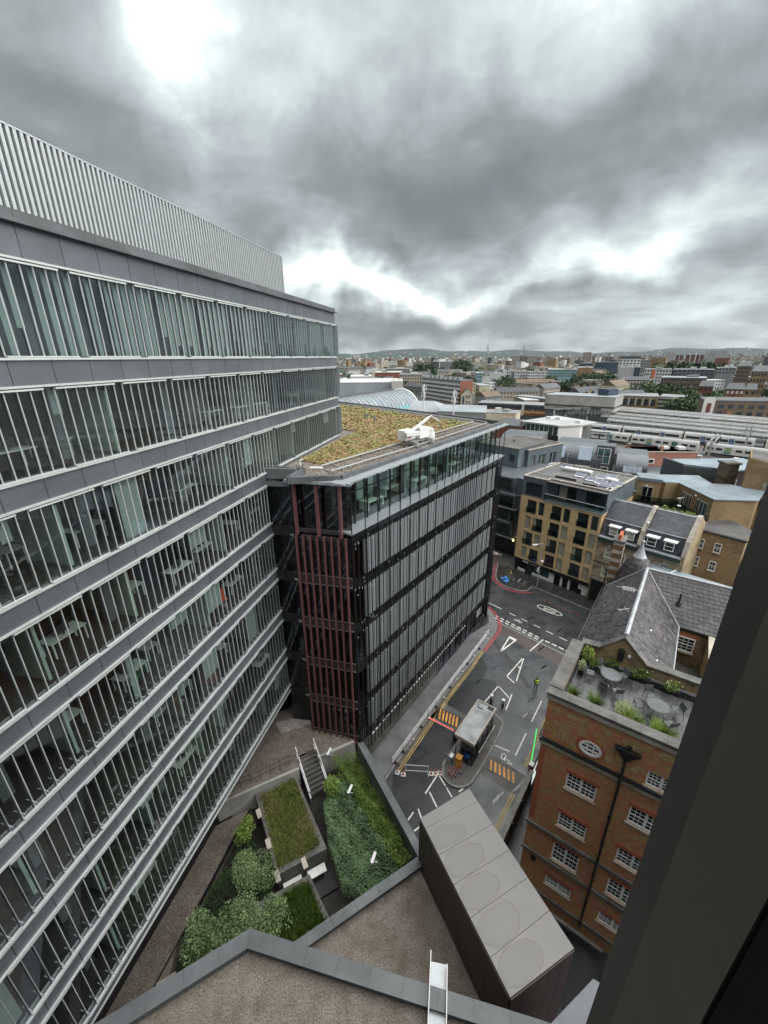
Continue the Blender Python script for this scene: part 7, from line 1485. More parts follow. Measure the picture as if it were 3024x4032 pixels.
 # small rear yard stair and fence right of the mansard gable
 t = thing('handrail', 'white galvanised stair rail on the low roof beyond the slate roof', 'railing', (33.5, 42.5, S_(-24))); G = Fr(33.2, 42.5, 60)
 for u in (0, 1.2, 2.4): obj('post', MB().tube(G(u,0,S_(-27)), G(u,0,S_(-24.4)), 0.04), X['steelw'], t)
 obj('rail', MB().tube(G(0,0,S_(-24.4)), G(2.4,0,S_(-24.4)), 0.04).tube(G(0,0,S_(-26.5)), G(1.2,0,S_(-24.4)), 0.03), X['steelw'], t)
 obj('low_roof', MB().prism([(30, 42), (36, 36.5), (43, 44), (36.5, 51)], 0, S_(-27.0)), X['bluefelt'], None, label='low flat roofed extension behind the slate roof', category='extension')
mid_blocks()
# ================================================================== COURTYARD GARDENS, NEAR ROOFS, WINDOW POST
def S(z): return GZ+z
def poly_coping(B, pts, z, w, th, m, piece=1.5, name='coping', off=0.0):
 for a, b in zip(pts, pts[1:]):
  G = Fr(a[0], a[1], az_of(a, b)); l = math.dist(a, b); n = max(1, round(l/piece))
  for i in range(n): obj(name, MB().box(G, i*l/n+0.006, (i+1)*l/n-0.006, off-w/2, off+w/2, z-th, z), m, B)
def pebbles(poly, z, n, s0, s1, lab, m, seed=1):
 rnd = random.Random(seed); q = MB()
 for x, y in scatter(poly, n, rnd):
  s = rnd.uniform(s0, s1); a = rnd.random()*3; c, d = math.cos(a)*s, math.sin(a)*s
  b = len(q.v); q.v += [(x-c, y-d, z), (x+d, y-c, z), (x+c, y+d, z), (x-d, y+c, z), (x, y, z+s*0.9)]
  for i in range(4): q.f.append((b+i, b+(i+1) % 4, b+4)); q.m.append(0)
 obj('pebbles', q, m, None, kind='stuff', label=lab, category='pebbles')
def mathnoise(x, y, k): return __import__('mathutils').noise.noise(Vector((x, y, k)))
def near():
 rnd = random.Random(77)
 # ---- tall panelled shaft with the wet slab roof
 A, Bp, C, D = (2.03, 16.66), (5.36, 18.46), (8.80, 10.76), (5.33, 9.19)
 zt = S(-26.2); t = thing('stair_shaft', 'tall dark clad shaft with a flat taupe panelled roof marked by rain puddles', 'tower', (5.4, 13.7, 0))
 fl_ = [0, .0773, .266, .451, .635, .829, 1.0]; fr_ = [0, .105, .281, .460, .632, .816, 1.0]
 L_ = lambda k: (A[0]+(D[0]-A[0])*fl_[k], A[1]+(D[1]-A[1])*fl_[k]); R_ = lambda k: (Bp[0]+(C[0]-Bp[0])*fr_[k], Bp[1]+(C[1]-Bp[1])*fr_[k])
 wet = mat('rain_puddle_stain', (0.155, 0.149, 0.143), 0.36, 0.05, 0.8, metal=0.15); wet2 = mat('puddle_tide_mark', (0.128, 0.12, 0.113), 0.38, 0.08, 3)
 for k in range(6):
  p, q, r, s = L_(k), R_(k), R_(k+1), L_(k+1); sh = lambda a, b: (a[0]+(b[0]-a[0])*0.006, a[1]+(b[1]-a[1])*0.006)
  obj('roof_panel', MB().prism([sh(p, s), sh(q, r), sh(r, q), sh(s, p)], zt-0.1, zt), X['slab'], t)
  if k >= 1:
   n = 44; ph = rnd.random()*6; um = rnd.uniform(0.55, 0.66); sets = []
   for q_ in (1.0, 0.955):
    pts = []
    for i in range(n):
     a = 2*math.pi*i/n; w_ = 1+0.035*math.sin(3*a+ph)+0.03*math.sin(7*a+ph*2)+0.02*math.sin(13*a); ca, sa = math.cos(a), math.sin(a); ca = math.copysign(abs(ca)**0.8, ca); sa = math.copysign(abs(sa)**0.8, sa)
     u = um*0.5+um*0.5*ca*w_*q_; v = 0.52+0.45*sa*w_*q_
     if k == 1: v = 0.62+(0.32 if sa > 0 else 0.38+0.10*math.sin(9*u))*sa*w_*q_
     u = max(0.012, u); v = min(0.985, max(0.03, v)); x = p[0]*(1-u)*(1-v)+q[0]*u*(1-v)+r[0]*u*v+s[0]*(1-u)*v; y = p[1]*(1-u)*(1-v)+q[1]*u*(1-v)+r[1]*u*v+s[1]*(1-u)*v; pts.append((x, y, zt+0.003))
    sets.append(pts)
   obj('rain_puddle', MB().face([(x, y, zt+0.005) for x, y, z in sets[1]]), wet, t); rm = MB(); [rm.face([sets[0][i], sets[0][(i+1) % n], sets[1][(i+1) % n], sets[1][i]]) for i in range(n)]; obj('puddle_edge', rm, wet2, t)
 obj('roof_deck', MB().prism([A, Bp, C, D], zt-0.14, zt-0.1), X['mast'], t)
 for a, b in ((A, D), (D, C), (C, Bp), (Bp, A)):
  G = Fr(a[0], a[1], az_of(a, b)); l = math.dist(a, b); n = round(l/0.75)
  for i in range(n):
   for (z0, z1) in ((-5.0+5, S(-30.0)), (S(-29.97), zt-0.12)): obj('cladding_panel', MB().box(G, i*l/n+0.01, (i+1)*l/n-0.01, 0.0 if (a, b) != (A, D) else 0.0, 0.05, z0, z1), X['darkred'], t)
 obj('core', MB().prism([A, Bp, C, D], 0, zt-0.14), X['mast'], t)
 # ---- lower gravel roof and its coping (second from the camera)
 z2 = S(-30.0); P1, P2 = (2.02, 16.75), (-8.6, 10.72)
 struct('gravel_roof', MB().prism([P1, (2.0, 16.5), (5.3, 9.3), (5.3, 6), (-13, 4), (-12, 8.8), P2], 2, z2-0.55), X['gravel'])
 t = thing('parapet', 'grey coped parapet between the garden and the lower gravel roof', 'parapet', (-3, 13.9, z2-0.5)); G = Fr(*P1, az_of(P1, P2))
 obj('wall', MB().box(G, 0, 12.2, -0.42, -0.08, 2.0, z2-0.06), X['coping'], t); 
 for i in range(8): obj('coping', MB().box(G, 1.53*i+0.006, 1.53*(i+1)-0.006, -0.54, 0.02, z2-0.06, z2), X['coping'], t)
 pebbles([(1.7, 16.1), (4.9, 9.5), (5, 7), (-3, 6), (-7.5, 10.9)], z2-0.55, 9000, 0.014, 0.032, 'brown gravel covering the lower flat roof', X['pebble'], 5)
 # ---- upper gravel roof and coping
 z1 = S(-25.6); a0 = (-26.0, 0.85); ap = (-6.62, 11.34); b0 = (9.5, 7.6)
 struct('gravel_roof', MB().prism([(-26, 0.6), (-6.66, 11.0), (9.4, 7.3), (9.4, 1.2), (-26, -2)], z1-6, z1-0.45), X['gravel'])
 t = thing('parapet', 'wide grey coped parapet bent round the gravel roof nearest the camera', 'parapet', (-4, 10, z1-0.5))
 for (p, q) in ((a0, ap), (ap, b0)):
  G = Fr(p[0], p[1], az_of(p, q)); l = math.dist(p, q); n = round(l/1.5)
  obj('wall', MB().box(G, 0.2 if p is ap else 0, l-(0.2 if q is ap else 0), 0.10, 0.62, z1-6, z1-(0.07 if p is ap else 0.09)), X['coping'], t)
  for i in range(n):
   ua, ub = i*l/n+0.004, (i+1)*l/n-0.004; ia = ua+(0.258 if i == 0 and p is ap else 0); ib = ub-(0.258 if i == n-1 and q is ap else 0)
   obj('coping', MB().hexa([G(ua,0,z1-0.06), G(ub,0,z1-0.06), G(ib,0.68,z1-0.06), G(ia,0.68,z1-0.06), G(ua,0,z1), G(ub,0,z1), G(ib,0.68,z1), G(ia,0.68,z1)]), X['coping'], t)
 pebbles([(-16, 5.6), (-6.7, 10.6), (7, 7.4), (7, 4), (-16, 1)], z1-0.45, 16000, 0.010, 0.022, 'pale brown gravel covering the flat roof nearest the camera', X['pebble'], 6)
 # channel over the coping
 G = Fr(1.75, 7.2, 9.5); t = thing('cable_channel', 'upright galvanised channel standing over the nearest parapet', 'channel', G(0, 0, z1-0.4))
 obj('web', MB().hexa([G(0,-0.30,z1-0.3), G(3.0,-0.30,z1-0.25), G(3.0,0.42,z1-0.25), G(0,0.42,z1-0.3), G(0,-0.30,z1-0.26), G(3.0,-0.30,z1-0.21), G(3.0,0.42,z1-0.21), G(0,0.42,z1-0.26)]), X['alu2'], t)
 for w in (-0.31, 0.43): obj('flange', MB().box(G, 0, 3.25 if w < 0 else 2.9, w-0.02, w+0.02, z1-0.3, z1+0.12), X['steelw'], t)
 # small pale roof corner at the lower right
 obj('roof_corner', MB().prism([(8.44, 8.93), (5.99, 7.6), (9, 5), (12, 7)], 2, S(-24)), X['col'], None, label='smooth grey roof corner at the foot of the window post', category='roof')
 # ---- upper terrace beside the two offices
 zt = S(-31.5)
 T1 = [(-20, 17.0), (-12.14, 21.7), (-10.27, 22.4), (-7.44, 25.4), (-6.26, 26.2), (-5.62, 25.1), (-2.85, 26.5), (-2.4, 27.2), (-6.6, 28.2), (-9, 30), (-12, 28), (-22, 17)]
 T1 = [(-22, 15.5), (-12.14, 21.75), (-10.2, 22.5), (-7.2, 24.2), (-7.3, 25.0), (-6.2, 25.6), (-5.6, 25.2), (-2.7, 26.6), (-6.7, 28.3), (-9, 30.5), (-24, 20)]
 struct('gravel_terrace', MB().prism(T1, 0, zt), X['gravel'])
 pebbles([(-14, 20.8), (-10.3, 22.8), (-7.4, 25.2), (-3.2, 26.5), (-6.7, 28), (-9, 29)], zt, 8000, 0.02, 0.05, 'gravel on the upper terrace between the two office blocks', X['pebble'], 7)
 struct('terrace_floor_strip', sheet([(-10.2, 28.5), (-7.2, 29.4), (-6.9, 28.3), (-9.4, 27.3)], zt+0.01), X['concrete'])
 struct('terrace_wall', MB().box(Fr(-5.62, 25.1, az_of((-5.62, 25.1), (-2.85, 26.5))), -0.2, 3.1, 0.0, 0.2, S(-33.6), zt+0.12), X['concrete'])
 struct('terrace_wall', MB().box(Fr(-22.3, 15.6, az_of((-22.3, 15.6), (-12.14, 21.6))), 0, 11.8, 0.0, 0.2, S(-33.2), zt+0.05), X['concrete'])
 struct('terrace_wall', MB().box(Fr(-12.14, 21.6, az_of((-12.14, 21.6), (-7.2, 24.1))), 0, 5.5, 0.0, 0.2, S(-33.6), zt+0.05), X['concrete'])
 t = thing('guard_rail', 'thin dark guard rail along the upper gravel terrace', 'railing', (-9.5, 23.2, zt)); pts = [(-17, 19.3), (-12.14, 22.1), (-10.2, 22.9), (-7.3, 24.6)]
 for h in (0.55, 1.05): obj('rail', MB().path([(*p, zt+h) for p in pts], 0.02), X['mast'], t)
 for i in range(8): x = pts[1][0]+(pts[3][0]-pts[1][0])*i/7; y = pts[1][1]+(pts[3][1]-pts[1][1])*i/7; obj('post', MB().tube((x, y, zt), (x, y, zt+1.05), 0.02), X['mast'], t)
 # stairs
 t = thing('garden_stairs', 'grey concrete garden steps with handrails down from the gravel terrace', 'stairs', (-6.2, 24.5, S(-33.6))); G = Fr(-6.85, 25.45, az_of((-6.85, 25.45), (-5.55, 23.3)))
 for i in range(9): obj('step', MB().box(G, 0.29*i, 0.29*(i+1)-0.02, -0.75, 0.75, S(-33.8), zt-0.2*i), X['concdark'], t)
 for w in (-0.8, 0.8):
  obj('handrail', MB().tube(G(-0.2, w, zt+0.95), G(2.7, w, zt-1.0), 0.045), X['steelw'], t); obj('string', MB().hexa([G(-0.2,w-0.05,zt-0.3), G(2.8,w-0.05,zt-2.2), G(2.8,w+0.05,zt-2.2), G(-0.2,w+0.05,zt-0.3), G(-0.2,w-0.05,zt+0.25), G(2.8,w-0.05,zt-1.6), G(2.8,w+0.05,zt-1.6), G(-0.2,w+0.05,zt+0.25)]), X['alu2'], t)
  for u in (0, 1.3, 2.5): obj('baluster', MB().tube(G(u, w, zt-0.75*u), G(u, w, zt+0.85-0.67*u), 0.025), X['steelw'], t)
 # lower gravel strip by the office
 z3 = S(-33.0); G3 = [(-13.2, 20.4), (-10.6, 21.9), (-11.1, 21.0), (-12.7, 13.7), (-12.0, 9), (-24, 6), (-22, 15)]
 struct('gravel_strip', MB().prism(G3, 0, z3), X['gravel']); pebbles([(-13, 20.3), (-11, 21), (-12.8, 13.7), (-13, 11), (-17, 13)], z3, 5000, 0.02, 0.05, 'gravel strip along the foot of the finned office block', X['pebble'], 8)
 poly_coping(None or thing('kerb_edging', 'thin metal edging between the gravel strip and the sunken garden', 'edging', (-11.9, 17, z3)), [(-10.7, 21.8), (-12.75, 13.7), (-13.4, 11.2)], z3+0.08, 0.06, 0.3, X['mast'], 3.0, 'edge_strip')
 # garden ground
 zg = S(-33.8)
 struct('garden_bed', MB().prism([(-10.3, 22.2), (-7.3, 24.2), (-5.6, 23.2), (-2.3, 25.9), (2.3, 17.3), (2.0, 16.6), (-9.6, 10.1), (-13.2, 11.2), (-12.7, 13.7), (-11, 21.4)], 0, zg), X['soil'])
 t = thing('parapet', 'dark sloping parapet between the garden hedge and the road', 'parapet', (0, 21, zg)); a, b = (-2.15, 25.05), (2.2, 16.8); G = Fr(*a, az_of(a, b)); l = math.dist(a, b)
 obj('wall', MB().box(G, -0.1, l, -0.2, 0.2, -0.1, S(-30.1)), X['coping'], t)
 for i in range(6): obj('coping', MB().box(G, i*l/6+0.006, (i+1)*l/6-0.006, -0.3, 0.22, S(-30.1), S(-30.0)), X['coping'], t)
 # planters
 def planter(Q, ztop, lab, inner, cols, n, seed, hh=0.35):
  c = (sum(p[0] for p in Q)/4, sum(p[1] for p in Q)/4); t = thing('raised_planter', lab, 'planter', (*c, zg)); I = [(c[0]+(x-c[0])*inner[0], c[1]+(y-c[1])*inner[1]) for x, y in Q]
  for i in range(4): obj('planter_wall', MB().prism([Q[i], Q[(i+1) % 4], I[(i+1) % 4], I[i]], zg, ztop), X['concdark'], t)
  obj('soil', MB().prism(I, zg, ztop-0.25), X['soil'], t); rd = random.Random(seed); m = MB()
  for x, y in scatter(I, n, rd):
   h = hh*rd.uniform(0.4, 1.3); a = rd.random()*6.28; w = 0.035; dx, dy = rd.uniform(-.25, .25), rd.uniform(-.25, .25)
   m.face([(x-w*math.cos(a), y-w*math.sin(a), ztop-0.25), (x+w*math.cos(a), y+w*math.sin(a), ztop-0.25), (x+dx+w*0.4*math.cos(a), y+dy+w*0.4*math.sin(a), ztop-0.25+h), (x+dx-w*0.4*math.cos(a), y+dy, ztop-0.25+h)])
  obj('grass', m, leaf('planter_grass_%d' % seed, cols, scale=0.6), t, kind='stuff'); 
  pebbles([(x, y) for x, y in Q], ztop, 1200, 0.02, 0.05, 'loose stones on the rim of the '+lab.split(' planter')[0]+' planter', X['pebble'], seed) if seed == 91 else None
  return t
 GC = [(0.07, 0.12, 0.02), (0.14, 0.20, 0.035), (0.24, 0.25, 0.08), (0.33, 0.27, 0.13)]
 planter([(-10.35, 22.3), (-7.5, 23.85), (-4.2, 18.4), (-7.3, 16.85)], S(-32.0), 'large raised planter of long dry and green grass', (0.83, 0.90), GC, 15000, 91)
 planter([(-8.4, 15.4), (-5.2, 17.0), (-2.3, 12.9), (-5.5, 11.6)][::-1], S(-32.2), 'second raised planter half hidden by the parapets', (0.80, 0.85), [(0.05, 0.10, 0.02), (0.10, 0.17, 0.03), (0.2, 0.24, 0.07)], 9000, 92, 0.5)
 struct('garden_path', MB().prism([(-7.3, 16.85), (-4.2, 18.4), (-3.3, 17.0), (-6.5, 15.3)], zg, zg+0.2), X['mast'])
 for i, (x, y, lab) in enumerate(((-6.35, 16.95, 'white bench box nearer the trees in the trough below the planter'), (-4.85, 17.65, 'white bench box nearer the hedge in the trough below the planter'))):
  t = thing('bench', lab, 'bench', (x, y, zg+0.2)); G = Fr(x, y, 63); obj('seat', MB().box(G, -0.62, 0.62, -0.28, 0.28, zg+0.62, zg+0.72), X['steelw'], t)
  for u in (-0.5, 0.5): obj('bench_leg', MB().box(G, u-0.05, u+0.05, -0.25, 0.25, zg+0.2, zg+0.62), X['alu2'], t)
 for x, y, lab in ((-9.6, 20.75, 'pale block set in the planter rim near the gravel strip'), (-8.35, 18.7, 'pale block set in the planter rim at mid length'), (-7.25, 16.75, 'pale block at the corner of the planter rim'), (-5.6, 17.5, 'pale square block between the two bench boxes')): obj('stone_block', MB().box(Fr(x, y, 150), -0.35, 0.35, -0.16, 0.16, S(-32.0), S(-31.9)), X['stone'], None, label=lab, category='stone block')
 # lamp posts in the garden
 for x, y, zb, lab in ((-2.9, 21.8, zg, 'slim grey garden lamp post rising through the middle of the hedge'), (-4.9, 25.0, zg, 'grey lamp post leaning beside the garden steps'), (-1.0, 17.2, zg, 'thin grey garden lamp post near the dark parapet')):
  t = thing('garden_lamp', lab, 'lamp post', (x, y, zb)); obj('pole', MB().tube((x, y, zb), (x+0.1, y, zb+2.9), 0.06), X['alu2'], t); obj('lamp_head', MB().box(Fr(x+0.1, y, 20), -0.35, 0.35, -0.09, 0.09, zb+2.85, zb+2.95), X['steelw'], t); obj('bracket', MB().box(Fr(x+0.1, y, 110), -0.25, 0.25, -0.04, 0.04, zb+2.5, zb+2.58), X['alu2'], t)
 # hedge and shrubs
 def mass(poly, ztop, n, size, m, lab, seed, depth=1.6, bumps=0.35):
  rd = random.Random(seed); q = MB()
  for x, y in scatter(poly, n, rd):
   top = ztop+bumps*math.sin(x*2.1+seed)*math.cos(y*1.7)+0.15*math.sin(x*5+y*4); z = top-depth*(rd.random()**1.8)+0.25*mathnoise(x*1.1, y*1.1, seed); s = size*rd.uniform(0.45, 1.25)
   a = Vector((rd.gauss(0,1), rd.gauss(0,1), rd.gauss(0,0.6))).normalized(); b = a.cross(Vector((rd.gauss(0,.5), rd.gauss(0,.5), 1))).normalized(); p = Vector((x, y, z)); q.face([p-a*s, p-b*s*0.5, p+a*s, p+b*s*0.5])
  return obj('shrubs', q, m, None, kind='stuff', label=lab, category='shrubs')
 mass([(-2.6, 25.2), (-0.9, 22.6), (1.9, 17.4), (0.6, 17.0), (-1.2, 19.6), (-3.2, 23.0), (-4.6, 24.6)], S(-31.2), 15000, 0.062, X['hedge'], 'bright green hedge following the dark parapet above the road', 1)
 mass([(-4.2, 22.8), (-3.2, 23.0), (-1.0, 19.6), (0.7, 16.9), (-1.0, 15.4), (-2.9, 16.2), (-4.1, 18.6), (-4.9, 21.5)], S(-31.6), 15000, 0.062, X['treeblue'], 'blue green shrubs filling the middle of the garden', 2, bumps=0.5)
 def tree(x, y, zb, h, rad, lab, m, n, size, seed):
  rd = random.Random(seed); t = thing('garden_tree', lab, 'tree', (x, y, zb)); obj('trunk', MB().tube((x, y, zb), (x+0.1, y, zb+h*0.55), 0.09, 7, r2=0.05), X['bark'], t)
  b = MB()
  for i in range(7): a = rd.random()*6.28; b.tube((x+0.08, y, zb+h*rd.uniform(.35,.6)), (x+math.cos(a)*rad[0]*0.7, y+math.sin(a)*rad[1]*0.7, zb+h*rd.uniform(.7,.95)), 0.035, 5, r2=0.012)
  obj('limbs', b, X['bark'], t); c = MB()
  for i in range(9):
   a = rd.random()*6.28; q = rd.random()**0.5*0.62; leaves(c, (x+math.cos(a)*rad[0]*q, y+math.sin(a)*rad[1]*q, zb+h*0.82+rd.uniform(-.5,.5)*rad[2]), (rad[0]*0.5, rad[1]*0.5, rad[2]*0.6), n//9, size, rd)
  obj('crown', c, X[m], t)
 tree(-4.3, 22.6, zg, 2.9, (1.0, 1.0, 0.7), 'small lime leaved tree beside the garden steps', 'lime', 1500, 0.06, 3)
 tree(-8.7, 17.0, zg, 3.2, (1.5, 1.6, 1.0), 'broad pale green garden tree left of the large planter', 'feather', 5200, 0.05, 4)
 tree(-10.3, 19.4, zg, 2.6, (0.9, 0.9, 0.7), 'small bright garden tree at the top of the sunken garden', 'lime', 1300, 0.06, 5)
 tree(-8.9, 13.9, zg, 3.4, (1.8, 1.6, 1.0), 'wide garden tree beside the bent parapet', 'feather', 5600, 0.05, 6)
 tree(-11.0, 13.6, zg, 3.0, (1.2, 1.3, 0.9), 'garden tree nearest the gravel strip', 'feather', 3400, 0.05, 7)
 tree(-6.9, 14.4, zg, 3.0, (1.3, 1.2, 0.9), 'garden tree between the second planter and the bent parapet', 'feather', 2600, 0.06, 8)
 mass([(-10.6, 21), (-8.2, 17.2), (-6.6, 15.3), (-8.5, 11.5), (-12.4, 11.8), (-12.5, 14)], S(-32.9), 7000, 0.07, X['tree'], 'dark ground cover beneath the garden trees', 9, depth=0.8)
 # grass patch at the lower left
 obj('grass_patch', MB().prism([(-14.6, 10.2), (-11.6, 12.2), (-10.8, 10.9), (-13.5, 9.2)], z3, z3+0.06), X['lime'], None, kind='stuff', label='patch of grass at the corner of the gravel strip', category='grass')
 obj('stone_block', MB().box(Fr(-12.6, 12.35, 60), -0.5, 0.5, -0.12, 0.12, z3, z3+0.1), X['stone'], None, label='pale kerb stone at the edge of the small grass patch', category='stone block')
 obj('unseen_shading_tower', MB().box(Fr(0, 0, 90), -12, 30, 0.7, 20, 0, 41), X['clad'], None, label='unseen office tower behind the camera window, added and sized for its shade', category='tower block')  # unseen own building behind the camera, added and sized to shade the near ground
 # ---- window post of the room the picture is taken from
 t = thing('window_post', 'dark bronze window post at the right of the view', 'window frame', (0.6, 0.45, GZ-3.2))
 def pt(az, d): return (d*math.sin(R(az)), d*math.cos(R(az)))
 p1, p2, p3 = pt(44.45, 0.85), pt(47.75, 0.66), pt(57.2, 0.52)
 obj('outer_face', MB().prism([p1, p2, (p2[0]+0.25, p2[1]+0.1), (p1[0]+0.2, p1[1]+0.1)], GZ-3.2, GZ+2.2), X['mullion'], t)
 obj('reveal', MB().prism([p2, p3, (p3[0]+0.3, p3[1]+0.02), (p2[0]+0.25, p2[1]+0.08)], GZ-3.2, GZ+2.2), X['mullion2'], t)
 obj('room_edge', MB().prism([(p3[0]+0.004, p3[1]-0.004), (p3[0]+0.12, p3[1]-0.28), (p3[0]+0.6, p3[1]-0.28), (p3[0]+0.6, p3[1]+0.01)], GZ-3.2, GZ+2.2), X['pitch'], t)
near()
